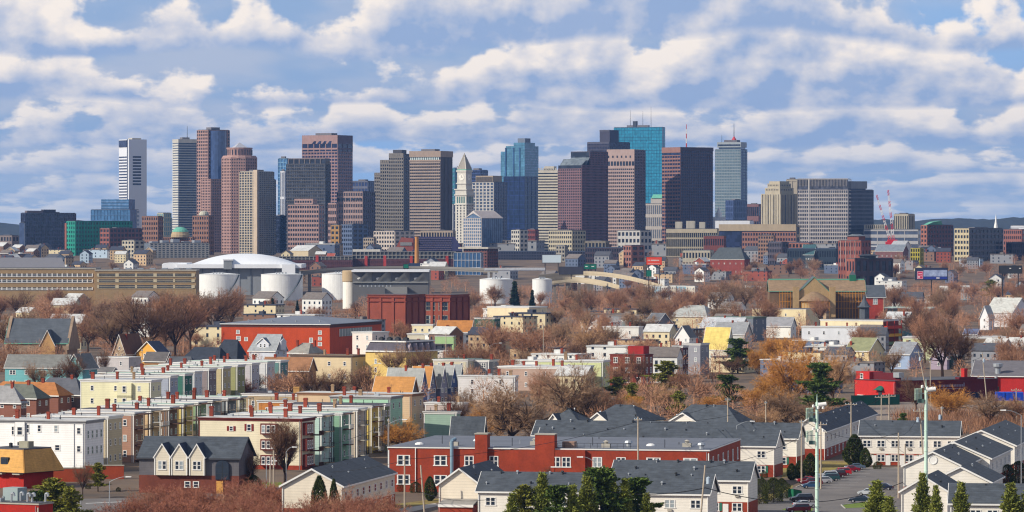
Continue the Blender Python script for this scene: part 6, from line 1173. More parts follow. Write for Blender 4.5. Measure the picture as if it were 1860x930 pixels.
# roof corner at the bottom left
r, wL, wR, h = flat_house('dark flat roof with bent white vent pipes in the bottom left corner', -40, 70, 96, 921, 8.6, 25, RB2, TAR, 2, 0, 0, Y=700, corn=.15, far=False, trim=GREYC, name='flat_roofed_building', cat='building', lm='the bottom left flat roof')
for i, (x, y) in enumerate(((-3.4, 2), (-2.6, 2.2), (-.6, 3.2), (-6.3, 1.6), (-6, 4))): MB().tube((x, y, h), (x, y, h+1.6), .18, .18, 7).tube((x, y, h+1.6), (x+.5, y-.1, h+1.75), .2, .2, 7).tube((x+.5, y-.1, h+1.75), (x+.6, y-.1, h+1.2), .2, .22, 7).build('vent_pipe', METAL, r)
MB().box(-9.5, -6.6, 4, 7, h+.2, h+2.4).build('plant_room', paint(150, 164, 164, None), r)
# red shop
RS = mat('shop_red', rgb(184, 42, 38), pat='brick', var=.08, sc=.2); RSD = mat('shop_maroon', rgb(96, 24, 34), pat='brick', var=.08, sc=.2)
r, wL, wR, h = flat_house('bright red brick shop with a green awning and a long dark side wall', 1552, 1626, 1812, 672, 6.5, 58, RS, TAR, 1, 0, 0, Y=1320, corn=.12, far=False, trim=RSD, name='shop', cat='shop', lm='the bright red shop')
m = 1320/F; c58 = math.cos(math.radians(58))
add_box(r, 'maroon_cladding', RSD, .02, .12, .3, wR, -.5, h-.1); add_box(r, 'parapet_sign_wall', RSD, -wL*.68, -.2, 2, 2.5, h, h+2.6); add_box(r, 'stair_head', RS, -wL-.02, -wL*.66, .5, 6, h, h+2.7); win(r, (-wL*.85, .5, h+.3), 1.6, 1.8); add_box(r, 'roof_unit', METAL, -2.6, .4, 1.2, 3.2, h+1.2, h+2.8)
x = -wL*.36; b = MB()
for k in range(8): a0, a1 = math.pi*k/8, math.pi*(k+1)/8; b.ext([(x+2.3*math.cos(a0), -1.4, 3.4+.2*math.sin(a0)), (x+2.3*math.cos(a1), -1.4, 3.4+.2*math.sin(a1)), (x+2.0*math.cos(a1), .1, 3.6+1.4*math.sin(a1)), (x+2.0*math.cos(a0), .1, 3.6+1.4*math.sin(a0))], (0, 0, .06))
b.build('green_awning', mat('awning_green', rgb(24, 90, 76)), r); MB().box(x-.9, x+.9, -.15, .02, 0, 3.2).build('doorway', DARK, r); MB().box(-wL*.9, -wL*.74, -.6, .02, 1.6, 1.75).box(-wL*.88, -wL*.87, -.5, -.4, 0, 1.6).build('side_canopy', TRIM, r); add_box(r, 'side_door', DARK, -wL*.86, -wL*.76, -.1, .05, 0, 1.6)
sg = MB()
for i in range(16): sg.box(.13, .2, wR*(.42+.016*i), wR*(.42+.016*i)+wR*.011, h-2.1, h-1.35+(.5 if i == 15 else .0))
sg.box(.13, .17, wR*.44, wR*.66, h-2.75, h-2.55); sg.build('sign_lettering', mat('sign_grey', rgb(128, 118, 140)), r, kind='stuff')
for a, c in ((.3, .4), (.45, .6), (.63, .82)): add_box(r, 'shop_window', mat('shop_glass', rgb(26, 34, 52), rough=.2), .12, .18, wR*a, wR*c, .6, 2.6)
add_box(r, 'parapet', RSD, -2, .1, wR*.62, wR*.8, h, h+.9); chimney(r, -1.5, wR*.7, h, 3.6, 1.6, RS); FP.append((PX(1700, 1330), 1335, 24))
for i in range(4): FP.append((PX(1650+i*40, 1335+i*8), 1340+i*9, 12))
r, wL, wR, h = gable_house('red walled hall with a broad shallow grey roof right of the bright red shop', 1766, 1880, 1890, 676, 6, 4.4, 'x', 10, RS, mat('grey_hall_roof', rgb(112, 108, 112), var=.08, sc=.1, pat='shingle'), 1, 0, 0, Y=1380, depth=40, far=False, name='hall', cat='building', lm='the red walled hall'); MB().lathe([(.9, 0), (.9, 2), (1.6, 2.6), (1.6, 3.6), (.2, 3.8)], 10).build('roof_fan', METAL, r, (-wL*.6, 3, 6.5)); MB().tube((-wL*.62, -.5, 2), (-wL*.62, -.5, 6), .5, .5, 8).build('duct', METAL, r)
# fences, containers, dumpster
def fence(pts, hgt, mt, lab, post=3., name='fence', pm=None, lm=None):
    P = [Vector((PX(a, YB(b)), YB(b), 0)) for a, b in pts]; r = thing(name, lab, 'fence', P[0], 0, None, lm); pb, b = 0, MB()
    for p, q in zip(P, P[1:]):
        d = q-p; n = max(1, int(d.length/post)); nn = Vector((-d.y, d.x, 0)).normalized()*.03
        for i in range(n):
            a, c = p+d*(i/n)-P[0], p+d*((i+1)/n)-P[0]; MB().ext([a-nn, c-nn, c+nn, a+nn], (0, 0, hgt)).build('fence_panel', mt, r); MB().tube(a, a+Vector((0, 0, hgt+.1)), .06, .06, 5).build('post', pm or DARK, r)
fence([(1546, 737), (1634, 735)], 3.2, mat('mesh_green', rgb(30, 84, 74), var=.15), 'green screened fence in front of the bright red shop', 4); fence([(1745, 724), (1814, 721)], 3.4, mat('mesh_green', (0, 0, 0)), 'dark green fence right of the bright red shop front', 4)
BLU = mat('container_blue', rgb(28, 76, 190), rough=.5, var=.08)
for i in range(3):
    Yq = YB(728); x = PX(1817+i*17, Yq); c = thing('container', ('left', 'middle', 'right')[i]+' blue steel container by the red walled hall', 'container', (x, Yq, 0), -.05, 'blue containers at the right edge'); MB().box(-1.4, 1.4, 0, 5, 0, 2.7).build('body', BLU, c); q = MB(); grid(q, 'F', -1.4, 1.4, .1, 2.6, 7, 1, .4, .1, .08); q.build('ribs', BLU, c)
for i, px in enumerate((1825, 1849)): Yq = YB(736); c = thing('pallet_stack', ('left', 'right')[i]+' tan timber stack in front of the blue containers', 'timber stack', (PX(px, Yq), Yq, 0), .1); [MB().box(-1.3, 1.3, 0, 1.2, .05+k*.28, .25+k*.28).build('plank', mat('tan_timber', rgb(190, 156, 110), var=.1), c) for k in range(5)]
Yq = YB(905); c = thing('dumpster', 'green lidded dumpster beside the evergreen bushes', 'dumpster', (PX(1444, Yq), Yq, 0), .5, None, 'the green dumpster'); MB().ext([(-1.0, -1, 0.15), (1.0, -1, .15), (1.0, -1, 1.5), (-1.0, -1, 1.9)], (0, 2, 0)).build('body', mat('dumpster_green', rgb(24, 100, 70)), c); MB().ext([(-1.05, -1.05, 1.92), (1.05, -1.05, 1.52), (1.05, -1.05, 1.6), (-1.05, -1.05, 2.0)], (0, 2.1, 0)).build('lid', DARK, c)
# ---------------------------------------------------------------- paving and lawns
def patch(name, pts, m_, z, curb=False):
    b = MB(); P = [(PX(a, YB(c)), YB(c), z) for a, c in pts]; b.poly(P); o = struct(name, b, m_)
ASPH = mat('asphalt', rgb(118, 112, 108), var=.14, sc=.06, rough=.9, c2=rgb(98, 94, 92)); GRASS = mat('winter_grass', rgb(140, 128, 62), c2=rgb(118, 96, 60), var=.2, sc=.12, rough=1); GREEN = mat('green_lawn', rgb(104, 122, 44), var=.2, sc=.3, rough=1); GRAV = mat('gravel_lot', rgb(142, 128, 116), var=.12, sc=.08, rough=1)
patch('car_park', [(1330, 960), (1392, 905), (1446, 884), (1500, 862), (1548, 850), (1668, 850), (1668, 960)], ASPH, .012)
patch('lawn', [(1424, 838), (1560, 838), (1545, 849), (1498, 860), (1420, 868)], GRASS, .008); patch('path', [(1500, 858), (1545, 846), (1556, 846), (1516, 858)], mat('path_concrete', rgb(180, 170, 156)), .016); patch('lawn', [(1528, 917), (1600, 908), (1600, 921), (1535, 923)], GREEN, .02); patch('lawn', [(1380, 905), (1440, 880), (1440, 886), (1390, 915)], GRASS, .016); patch('lawn', [(1478, 924), (1440, 918), (1420, 926), (1470, 934)], GREEN, .02)
patch('gravel_lot', [(1550, 728), (1860, 735), (1900, 760), (1540, 765)], GRAV, .008); patch('road', [(60, 940), (140, 906), (300, 904), (420, 892), (512, 884), (512, 900), (400, 940)], ASPH, .008); patch('lawn', [(470, 877), (512, 876), (512, 884), (472, 886)], GREEN, .014); patch('lawn', [(700, 918), (800, 905), (800, 912), (720, 924)], GRASS, .012); patch('path', [(690, 930), (790, 914), (800, 918), (700, 940)], mat('path_concrete', (0, 0, 0)), .016)
lm_ = mat('road_paint', rgb(226, 226, 222), var=.08)
for a, b, c, d in ((440, 916, 470, 908), (474, 906, 486, 903), (488, 904, 510, 900), (452, 926, 470, 925), (155, 915, 220, 912)):
    Ya, Yc = YB(b), YB(d); q = MB(); q.poly([(PX(a, Ya), Ya, .03), (PX(c, Yc), Yc, .03), (PX(c, Yc)+.1, Yc+1.1, .03), (PX(a, Ya)+.1, Ya+1.1, .03)]); struct('lane_marking', q, lm_)
for i in range(7):
    py = 886-i*5.2; Yq = YB(py); x = PX(1504+i*7.6, Yq); q = MB(); q.poly([(x-.5, Yq, .03), (x+4.6, Yq-1.2, .03), (x+4.6, Yq-1.0, .03), (x-.5, Yq+.2, .03)]); struct('bay_marking', q, lm_)
# ---------------------------------------------------------------- cars
TYRE = mat('tyre', rgb(30, 30, 32), rough=.9); CGL = mat('car_glass', rgb(36, 44, 54), rough=.08, spec=.6); HUB = mat('hubcap', rgb(190, 190, 192), metal=.6, rough=.35); LRED = mat('tail_red', rgb(170, 24, 24), rough=.3); LWH = mat('headlamp', rgb(225, 225, 220), rough=.2)
PROF = {'sedan': ([(2.25, .35), (2.3, .6), (2.1, .82), (1.15, .95), (-1.55, 1.0), (-2.15, .98), (-2.3, .7), (-2.25, .35)], [(1.15, .94), (.35, 1.42), (-.85, 1.45), (-1.6, .99)]),
        'suv': ([(2.25, .4), (2.3, .75), (2.15, .98), (1.2, 1.08), (-2.2, 1.1), (-2.3, .8), (-2.28, .4)], [(1.2, 1.07), (.55, 1.68), (-1.9, 1.74), (-2.2, 1.09)]),
        'hatch': ([(2.0, .35), (2.05, .6), (1.85, .85), (1.05, .98), (-1.9, 1.0), (-2.0, .7), (-1.98, .35)], [(1.05, .97), (.3, 1.45), (-1.3, 1.46), (-1.9, .99)])}
def carmesh(kind):
    lo, up = PROF[kind]; w = .88; b = MB()
    b.ext([(x, -w, z) for x, z in lo], (0, 2*w, 0))
    cx = sum(p[0] for p in up)/4; ui = [(cx+(x-cx)*.97, z) for x, z in up]
    i = len(b.v); n = 4
    for sgn in (-1, 1): b.v += [(x, sgn*(w-.04 if z < 1.2 else w-.2), z) for x, z in up]
    for k in range(n): b.f.append((i+k, i+(k+1) % n, i+n+(k+1) % n, i+n+k)); b.m.append(0)
    b.f.append((i, i+1, i+2, i+3)); b.m.append(0); b.f.append((i+7, i+6, i+5, i+4)); b.m.append(0)
    g = MB(); top = .12; P = [Vector((x, 0, z)) for x, z in up]
    def sidey(z): return (w-.04)+((w-.2)-(w-.04))*(z-up[0][1])/(up[1][1]-up[0][1])
    for sgn in (-1, 1):
        q = []
        for (x, z), (dx, dz) in zip(up, ((-.22, .06), (-.05, -.09), (.08, -.09), (.2, .06))): q.append((x+dx, sgn*(sidey(z+dz)+.012), z+dz))
        g.poly(q if sgn < 0 else q[::-1])
    def ends(a, c, s):
        (xa, za), (xc, zc) = a, c; f0, f1 = .12, .88; pa = (xa+(xc-xa)*f0+s*.015, za+(zc-za)*f0); pc = (xa+(xc-xa)*f1+s*.015, za+(zc-za)*f1)
        g.poly([(pa[0], -w+.16, pa[1]+.012), (pa[0], w-.16, pa[1]+.012), (pc[0], w-.26, pc[1]+.012), (pc[0], -w+.26, pc[1]+.012)])
    ends(up[0], up[1], 1); ends(up[3], up[2], -1)
    return b, g
_wt = MB().tube((0, -.11, 0), (0, .11, 0), .33, .33, 14); WTM = _wt.mesh('wheel', TYRE); HBM = MB().tube((0, -.125, 0), (0, .125, 0), .19, .19, 10).mesh('hub', HUB)
_cm = {}
def car(px, py, head, col, kind, lab, cat='car'):
    Yq = YB(py); r = thing('parked_car', lab, cat, (PX(px, Yq), Yq, .012), math.radians(head), 'cars parked by the townhouses')
    cm = mat('car_paint_%d_%d_%d' % col, rgb(*col), rough=.22, spec=.6, var=.03, metal=.15)
    if (kind, col) not in _cm: b, g = carmesh(kind); _cm[kind, col] = (b.mesh('body', cm), g.mesh('windows', CGL))
    bm, gm = _cm[kind, col]; put('body', bm, r); put('windows', gm, r); lx = PROF[kind][0][1][0]; hz = PROF[kind][0][1][1]
    for x in (lx*.62, -lx*.6):
        for y in (-.82, .82): o = put('wheel', WTM, r, (x, y, .33)); put('hub', HBM, o)
    for y in (-.62, .62):
        MB().box(lx-.12, lx+.02, y-.2, y+.2, hz-.02, hz+.14).build('headlight', LWH, r); MB().box(-lx-.02, -lx+.1, y-.2, y+.2, hz+.02, hz+.26).build('tail_light', LRED, r)
    MB().box(lx-.1, lx+.06, -.8, .8, .34, .5).build('bumper', DARK, r); MB().box(-lx-.06, -lx+.1, -.8, .8, .34, .5).build('bumper', DARK, r); return r
for a in ((1474, 887, 187, (44, 82, 120), 'hatch', 'steel blue hatchback, nearest car of the left parking row'), (1474, 882, 186, (110, 24, 34), 'suv', 'dark red estate just behind the steel blue hatchback'), (1466, 877, 186, (168, 24, 40), 'sedan', 'red saloon poking out left of the parking row'), (1494, 878, 187, (176, 178, 184), 'hatch', 'silver hatchback behind the dark red estate'), (1506, 874, 187, (36, 78, 84), 'suv', 'teal off-roader in the middle of the left parking row'), (1503, 869.5, 187, (214, 216, 220), 'suv', 'white estate car with a roof rail in the parking row'), (1518, 867.5, 187, (70, 22, 36), 'suv', 'maroon off-roader beside the big red van'),
    (1527, 863.5, 188, (200, 18, 34), 'suv', 'big bright red van in the parking row'), (1543, 857.5, 188, (140, 20, 44), 'sedan', 'crimson saloon beyond the big red van'), (1553, 853, 188, (92, 110, 130), 'sedan', 'grey-blue saloon farthest in the parking row'), (1456, 912, 192, (24, 30, 44), 'suv', 'black off-roader near the green dumpster'), (1462, 922, 15, (186, 188, 196), 'sedan', 'silver saloon below the black off-roader'), (1450, 931, 190, (110, 22, 40), 'suv', 'dark red off-roader at the bottom edge'), (1603, 890, 165, (30, 38, 62), 'sedan', 'navy saloon parked on the right of the car park'), (1576, 900, 168, (190, 196, 200), 'hatch', 'silver-white estate partly behind a pine on the right'), (1563, 913, 168, (28, 44, 62), 'sedan', 'dark blue saloon nearest us on the right of the car park')): car(*a)
# ---------------------------------------------------------------- poles, lamps, masts, wires
PW = mat('pole_wood', rgb(176, 162, 144), pat='streak', var=.15, sc=1); TRF = mat('transformer_grey', rgb(170, 186, 200), rough=.5)
POLES = {}
def pole(key, px, top, Y, lab, arm=0, trans=0, lean=0, dark=False):
    r = thing('utility_pole', lab, 'utility pole', (PX(px, Y), Y, 0), 0, 'wooden utility poles'); h = PZ(top, Y); m_ = PW if not dark else mat('pole_brown', rgb(110, 84, 62), pat='streak')
    MB().tube((-lean, 0, -.5), (0, 0, h), .19, .13, 8).build('pole', m_, r)
    if arm:
        MB().box(-arm, arm, -.08, .08, h-.7, h-.52).build('crossarm', m_, r)
        for x in (-arm*.9, -arm*.4, arm*.4, arm*.9): MB().lathe([(.05, h-.52), (.09, h-.4), (.05, h-.25)], 6, x, 0).build('insulator', TRF, r)
    if trans: MB().lathe([(.3, -.55), (.34, -.5), (.34, .5), (.25, .58), (.08, .62), (.06, .8)], 10).build('transformer', TRF, r, (trans*.5, -.2, h-2.6)); MB().box(0, trans*.5, -.25, .05, h-2.9, h-2.75).build('bracket', DARK, r)
    POLES[key] = Vector((PX(px, Y), Y, h)); return r
for i, a in enumerate(((1281, 845, 700, 'tall leaning pole with a transformer before the front townhouse row', 0, 1, 1.4), (1159, 757, 850, 'white-topped pole rising over the red brick roof', .8, 0, 0), (1322, 722, 985, 'pale pole in front of the right dark hipped roof', .6, 0, 0), (1391, 728, 1000, 'slim grey pole left of the round brown tree', .3, 0, 0), (1546, 730, 985, 'pole with lamp bracket over the townhouse row beyond the cars', 1.4, 0, 0), (1601, 717, 1010, 'left pole of the twin poles on the gravel lot', 1.6, 0, 0), (1615, 715, 1010, 'right pole of the twin poles on the gravel lot', 1.6, 0, 0), (1671, 742, 960, 'crossarm pole with a big transformer by the pale green mast', 1.6, -1, -.9), (1711, 738, 985, 'short pole with a transformer right of the gold bush', .3, -1, 0), (1632, 786, 850, 'bare pole standing in the car park', 0, 0, 0), (1644, 806, 846, 'shorter pole beside the bare pole in the car park', 0, 0, 0), (1456, 762, 900, 'brown pole by the gabled end of the far row', .4, 0, 0), (1491, 766, 880, 'dark pole behind the left pale green mast', 1.3, 0, 0),
    (735, 828, 770, 'slender pole in front of the apartment block', 0, 0, 0), (764, 845, 780, 'leaning pole with twin floodlights by the apartment block', 0, 0, -.9), (491, 845, 800, 'pole with a white box beside the lodge', 0, 0, 0), (497, 818, 830, 'tall pole before the red-shuttered house', 0, 0, 0), (1668, 637, 1300, 'steeply leaning pole with transformer before the bright red shop', 1.4, 1, -3.4), (1690, 655, 1290, 'straight pole before the maroon shop wall', .3, 0, 0), (1784, 640, 1310, 'leaning pole with transformer by the red walled hall', .4, 1, -1.6), (146, 636, 1440, 'tall pole before the turquoise terrace', .3, 0, 0), (258, 634, 1500, 'pole beside the light grey flat house', .3, 0, 0), (706, 760, 960, 'pole with a tall mast right of the yellow three-decker', .3, 0, 0), (810, 605, 1560, 'dark pole with crossarms before the light green building', 1.2, 0, 0), (1846, 705, 1200, 'pole by the blue containers', 1.5, 0, 0), (53, 555, 2050, 'slim grey pole by the factory trees', .2, 0, 0), (987, 590, 1600, 'flagpole-thin pole by the cream stucco block', .2, 0, 0))): pole(i, *a)
def lamp(px, top, Y, dx, lab, flood=False):
    r = thing('street_lamp', lab, 'street lamp', (PX(px, Y), Y, 0), 0, 'street lamps'); h = PZ(top, Y); b = MB().tube((0, 0, -.3), (0, 0, h-1), .11, .08, 7); pr = Vector((0, 0, h-1))
    for k in range(1, 6): t = k/5; q = Vector((dx*t, 0, h-1+1.0*math.sin(t*math.pi/2))); b.tube(pr, q, .06, .05, 5); pr = q
    b.build('pole', METAL, r); s = 1 if dx > 0 else -1; MB().ext([(dx, -.2, h-.12), (dx+s*1.1, -.16, h-.08), (dx+s*1.15, -.1, h+.06), (dx, -.15, h+.12)], (0, .35, 0)).build('lamp_head', TRIM, r)
for a in ((199, 866, 830, 3.2, 'curved-arm street lamp before the reddish thicket'), (147, 894, 790, -2.2, 'street lamp with its head turned left by the yellow pine'), (1081, 830, 760, -2.2, 'street lamp in front of the apartment block'), (705, 762, 905, 3.0, 'street lamp beside the orange willow'), (484, 837, 850, 1.0, 'street lamp near the lodge corner'), (520, 812, 880, 1.2, 'street lamp head before the bare street tree'), (672, 660, 1380, 2.6, 'street lamp right of the cream long building'), (890, 623, 1550, 3.4, 'street lamp among the reddish trees'), (1338, 765, 940, 3.0, 'street lamp over the far townhouse roof'), (1855, 745, 820, -3, 'lamp arm reaching in from the right edge')): lamp(*a)
MG = mat('mast_green', rgb(196, 222, 206), rough=.5, var=.06); AGR = mat('antenna_green', rgb(186, 214, 192), rough=.5)
for px, top, Y, lab, two in ((1484, 716, 770, 'left pale green cellular mast with two antenna tiers', True), (1682, 688, 745, 'right pale green cellular mast with one antenna tier', False)):
    r = thing('cell_mast', lab, 'mast', (PX(px, Y), Y, 0), 0, 'pale green cellular masts', 'the '+lab.split(' with')[0]); h = PZ(top, Y)
    MB().lathe([(.36, -.5), (.27, h-1.5), (.1, h-1.4), (.04, h)], 14).build('mast', MG, r)
    for t in ((h-3.4, h-7.6) if two else (h-2.6,)):
        MB().box(-2.0, .9, -.06, .06, t-.06, t+.06).box(-.06, .06, -1.2, 1.2, t-.06, t+.06).build('antenna_frame', METAL, r)
        for k in range(6): x = -2.05+k*.26; MB().box(x-.07, x+.07, -.9+.25*k-.07, -.9+.25*k+.07, t-1.2, t+.9).build('panel_antenna', AGR, r)
        MB().box(-1.5, -.4, -.4, .2, t-1.7, t-1.0).build('radio_unit', mat('antenna_dark', rgb(84, 110, 104)), r)
        for k in range(3): MB().lathe([(.24, 0), (.24, .4), (.1, .5)], 8).build('lamp', TRIM, r, (-.7+k*.9, -.4, t+.7 if k else t+1.0))
    MB().tube((.2, -.3, h-2.0), (1.7, -.3, h-1.8), .42, .42, 12).build('drum_antenna', TRIM, r)
    for k in range(6): MB().lathe([(.42-.015*k, 0), (.42-.015*k, .12)], 14).build('mast_collar', MG, r, (0, 0, h*(.15+.13*k)))
def wire(a, b, sag, lab, r_=.05):
    a, b = Vector(a), Vector(b); q = MB(); n = 14; pr = None
    for i in range(n+1):
        t = i/n; p = a.lerp(b, t)-Vector((0, 0, sag*4*t*(1-t)))-a
        if pr is not None: q.tube(pr, p, r_, r_, 4)
        pr = p
    tag(q.build('power_line', mat('cable', rgb(36, 36, 40)), None, a), lab, 'power line', 'overhead wires')
p = POLES; wire(p[0]-Vector((0, 0, 3.8)), (PX(1100, 700), 700, PZ(892, 700)), .8, 'thick cable running left from the transformer pole over the front roof', .09); wire(p[0]-Vector((0, 0, 3.8)), (PX(1640, 846), 846, PZ(876, 846)), 3.2, 'thick cable crossing the car park from the transformer pole', .08); wire(p[1]-Vector((0, 0, 1)), p[3]-Vector((0, 0, 1)), 1.5, 'thin wire over the long dark roofs'); wire(p[11], p[9], 2.5, 'wire past the left pale green mast'); wire(p[13]-Vector((0, 0, 4)), p[14]-Vector((0, 0, 2.4)), .5, 'wire between the slender pole and the leaning pole'); wire(p[14]-Vector((0, 0, 5)), (PX(900, 740), 740, PZ(905, 740)), 1, 'wire sagging before the cream gable'); wire(p[17], p[18], 1, 'wire across the bright red shop front'); wire(p[5]-Vector((0, 0, .7)), p[4]-Vector((0, 0, .7)), 1, 'wire from the twin poles to the row beyond the cars')

for k, (a, b, c, d, Ya, Yb) in enumerate(((1322, 724, 1159, 759, 985, 850), (1391, 730, 1322, 726, 1000, 985), (1159, 766, 735, 834, 850, 770), (1546, 735, 1491, 770, 985, 880), (1711, 742, 1846, 709, 985, 1200), (1632, 792, 1671, 748, 850, 960), (1281, 850, 1491, 772, 700, 880), (1784, 648, 1690, 660, 1310, 1290), (258, 640, 146, 642, 1500, 1440), (491, 850, 735, 836, 800, 770), (497, 824, 706, 768, 830, 960), (1456, 768, 1322, 732, 900, 985))):
    wire((PX(a, Ya), Ya, PZ(b, Ya)), (PX(c, Yb), Yb, PZ(d, Yb)), 1.4, 'overhead wire spanning '+('from the pale pole to the roof pole', 'between the slim grey pole and the pale pole', 'from the roof pole down to the slender pole', 'from the lamp-bracket pole to the dark mast pole', 'across the gravel lot to the blue containers', 'from the bare car park pole to the crossarm pole', 'from the transformer pole across the townhouse gables', 'along the bright red shop roof', 'above the turquoise terrace', 'low past the white gable-fronted townhouse', 'past the red-shuttered house corner', 'over the far townhouse row ridge')[k], .045)
KB = mat('kerb_stone', rgb(176, 172, 164), var=.1)
for pts in ([(1446, 885), (1500, 863), (1548, 851)], [(1548, 850.5), (1666, 850.5)], [(1535, 924), (1528, 917.5), (1600, 908.5)]):
    q = MB(); P = [Vector((PX(a, YB(c)), YB(c), 0)) for a, c in pts]
    for a, c in zip(P, P[1:]): nn = Vector((-(c-a).y, (c-a).x, 0)).normalized()*.12; q.ext([a-nn, a+nn, a+nn+Vector((0, 0, .14)), a-nn+Vector((0, 0, .14))], c-a)
    struct('kerb', q, KB)
# ---------------------------------------------------------------- trees: prototypes 10 m tall, copied and scaled
def rv(): return Vector((R.uniform(-1, 1), R.uniform(-1, 1), R.uniform(-1, 1)))
def bark(name, c, v=.12): return mat(name, c, var=.2, sc=2, rough=1, spec=.1, inst=v)
BK = bark('bark_grey_brown', rgb(84, 66, 56)); BKD = bark('bark_dark', rgb(60, 48, 44))
def bare(trunk_h, spread, up, nl, tw, wid, tm, cm, seed, multi=0, top=10., tlen=1.0):
    global R
    keep = R; R = random.Random(seed); t, c = MB(), MB()
    def twig(p, d, l, w):
        q = p+d*l; s = d.cross(rv()); s = s.normalized()*w if s.length > 1e-4 else Vector((w, 0, 0)); c.v += [tuple(p-s), tuple(p+s), tuple(q)]; i = len(c.v); c.f.append((i-3, i-2, i-1)); c.m.append(0); return q
    def limb(p, d, l, r, lev):
        n = 3 if lev < 2 else 2; pts = [p]
        for k in range(n):
            d = (d+rv()*.22+Vector((0, 0, up*.22))).normalized(); q = pts[-1]+d*(l/n); t.tube(pts[-1], q, r*(1-.25*k), r*(1-.25*(k+1)), 5 if lev < 1 else 3) if lev < 2 else twig(pts[-1], d, l/n*1.15, r*.9); pts.append(q)
            if lev < 2:
                m = 3 if lev == 0 else 2
                for j in range(m):
                    dd = (d+rv()*spread).normalized(); dd.z = dd.z*.8+up*.25; limb(q, dd.normalized(), l*R.uniform(.5, .75), r*.56, lev+1)
            else:
                for j in range(tw+4):
                    dd = (d+rv()*.9+Vector((0, 0, up*.2))).normalized(); e = twig(q, dd, tlen*R.uniform(.6, 1.3), wid*.62)
                    if j % 2: twig(q+dd*tlen*.4, (dd+rv()*.7).normalized(), tlen*R.uniform(.3, .7), wid*.5)
    if multi:
        for k in range(multi):
            a = 2*math.pi*k/multi+R.uniform(-.3, .3); limb(Vector((.25*math.cos(a), .25*math.sin(a), 0)), Vector((spread*.7*math.cos(a), spread*.7*math.sin(a), 1)).normalized(), R.uniform(3.4, 4.4), .09, 0)
    else:
        t.tube((0, 0, -.6), (R.uniform(-.15, .15), R.uniform(-.15, .15), trunk_h), .27, .2, 7)
        for k in range(nl):
            a = 2*math.pi*k/nl+R.uniform(-.4, .4); s = spread*R.uniform(.5, 1.25); limb(Vector((0, 0, trunk_h*R.uniform(.75, 1.))), Vector((s*math.cos(a), s*math.sin(a), 1)).normalized(), R.uniform(3.0, 4.2), .17, 0)
    zmax = max(v[2] for v in c.v); k = top/zmax
    t.v = [(x*k, y*k, z*k) for x, y, z in t.v]; c.v = [(x*k, y*k, z*k) for x, y, z in c.v]; R = keep
    return t.mesh('trunk', tm), c.mesh('crown', cm)
def ever(kind, seed, tm, cm):
    r = random.Random(seed); t, c = MB(), MB()
    def tuft(p, d, l, w):
        s = d.cross(Vector((r.uniform(-1, 1), r.uniform(-1, 1), r.uniform(-1, 1)))); s = s.normalized()*w if s.length > 1e-3 else Vector((w, 0, 0)); a, b = p-d*l*.3, p+d*l*.7; c.v += [tuple(a-s*.4), tuple(a+s*.4), tuple(p+s), tuple(b), tuple(p-s)]; i = len(c.v)-5; c.f.append((i, i+1, i+2, i+3, i+4)); c.m.append(0)
    if kind in ('spruce', 'pine', 'thin'):
        t.tube((0, 0, -.5), (0, 0, 5), .2, .12, 7).tube((0, 0, 5), (0, 0, 9.7), .12, .03, 5); z = {'spruce': .9, 'pine': 2.0, 'thin': 1.2}[kind]
        while z < 9.9:
            f = 1-z/10; n = {'spruce': 9, 'pine': 7, 'thin': 7}[kind]
            L_ = {'spruce': 2.0*f+.1, 'pine': (4.2*math.sqrt(max(0, f))*(.55+.45*math.sin(z*1.9+seed))+.5), 'thin': 2.7*f**.85+.22}[kind]
            for k in range(n):
                a = 2*math.pi*(k+r.random())/n; l = L_*r.uniform(.55, 1.15); d = Vector((math.cos(a), math.sin(a), {'spruce': -.18, 'pine': .12, 'thin': .45}[kind])).normalized(); p0 = Vector((0, 0, z)); t.tube(p0, p0+d*l*.9, .045, .012, 3); m = int(14+l*(30 if kind != 'thin' else 46))
                for j in range(m):
                    u = r.uniform(.2, 1.02); p = p0+d*l*u+Vector((r.gauss(0, .17), r.gauss(0, .17), r.gauss(0, .13)))*(1+.4*(1-u)); dd = (d+Vector((r.uniform(-.9, .9), r.uniform(-.9, .9), r.uniform(-.3, .8)))).normalized(); k_ = .68 if kind == 'thin' else 1; tuft(p, dd, k_*r.uniform(.35, .7), k_*r.uniform(.08, .15))
            z += {'spruce': .42, 'pine': .62, 'thin': .5}[kind]*r.uniform(.8, 1.2)
    else:
        rad = {'arb': 2.0, 'bush': 5.6}[kind]; t.tube((0, 0, -.5), (0, 0, 6), .25, .1, 6); lob = [(r.uniform(0, 6.28), r.uniform(2, 8), r.uniform(.12, .3)) for _ in range(14)]
        for i in range(4200 if kind == 'bush' else 3200):
            z = r.uniform(.1, 10); a = r.uniform(0, 6.283)
            prof = (math.sin(math.pi*min(1, (z/10)**.75))**.6 if kind == 'arb' else math.sqrt(max(0, 1-(z/10)**2.2)))
            b = 1+sum(h*math.exp(-((math.atan2(math.sin(a-a0), math.cos(a-a0)))**2*4+(z-z0)**2*.5)) for a0, z0, h in lob)-.12; q = rad*prof*b*(1-.35*r.random()**2); d = Vector((math.cos(a)*.5, math.sin(a)*.5, .9 if kind == 'arb' else .5)).normalized(); tuft(Vector((q*math.cos(a), q*math.sin(a), z)), (d+Vector((r.uniform(-.5, .5), r.uniform(-.5, .5), r.uniform(-.3, .3)))).normalized(), r.uniform(.4, .75), r.uniform(.09, .17))
    return t.mesh('trunk', tm), c.mesh('crown', cm)
def leafm(name, c, c2): return mat(name, c, c2=c2, var=.2, sc=.9, rough=.9, spec=.15, inst=.14)
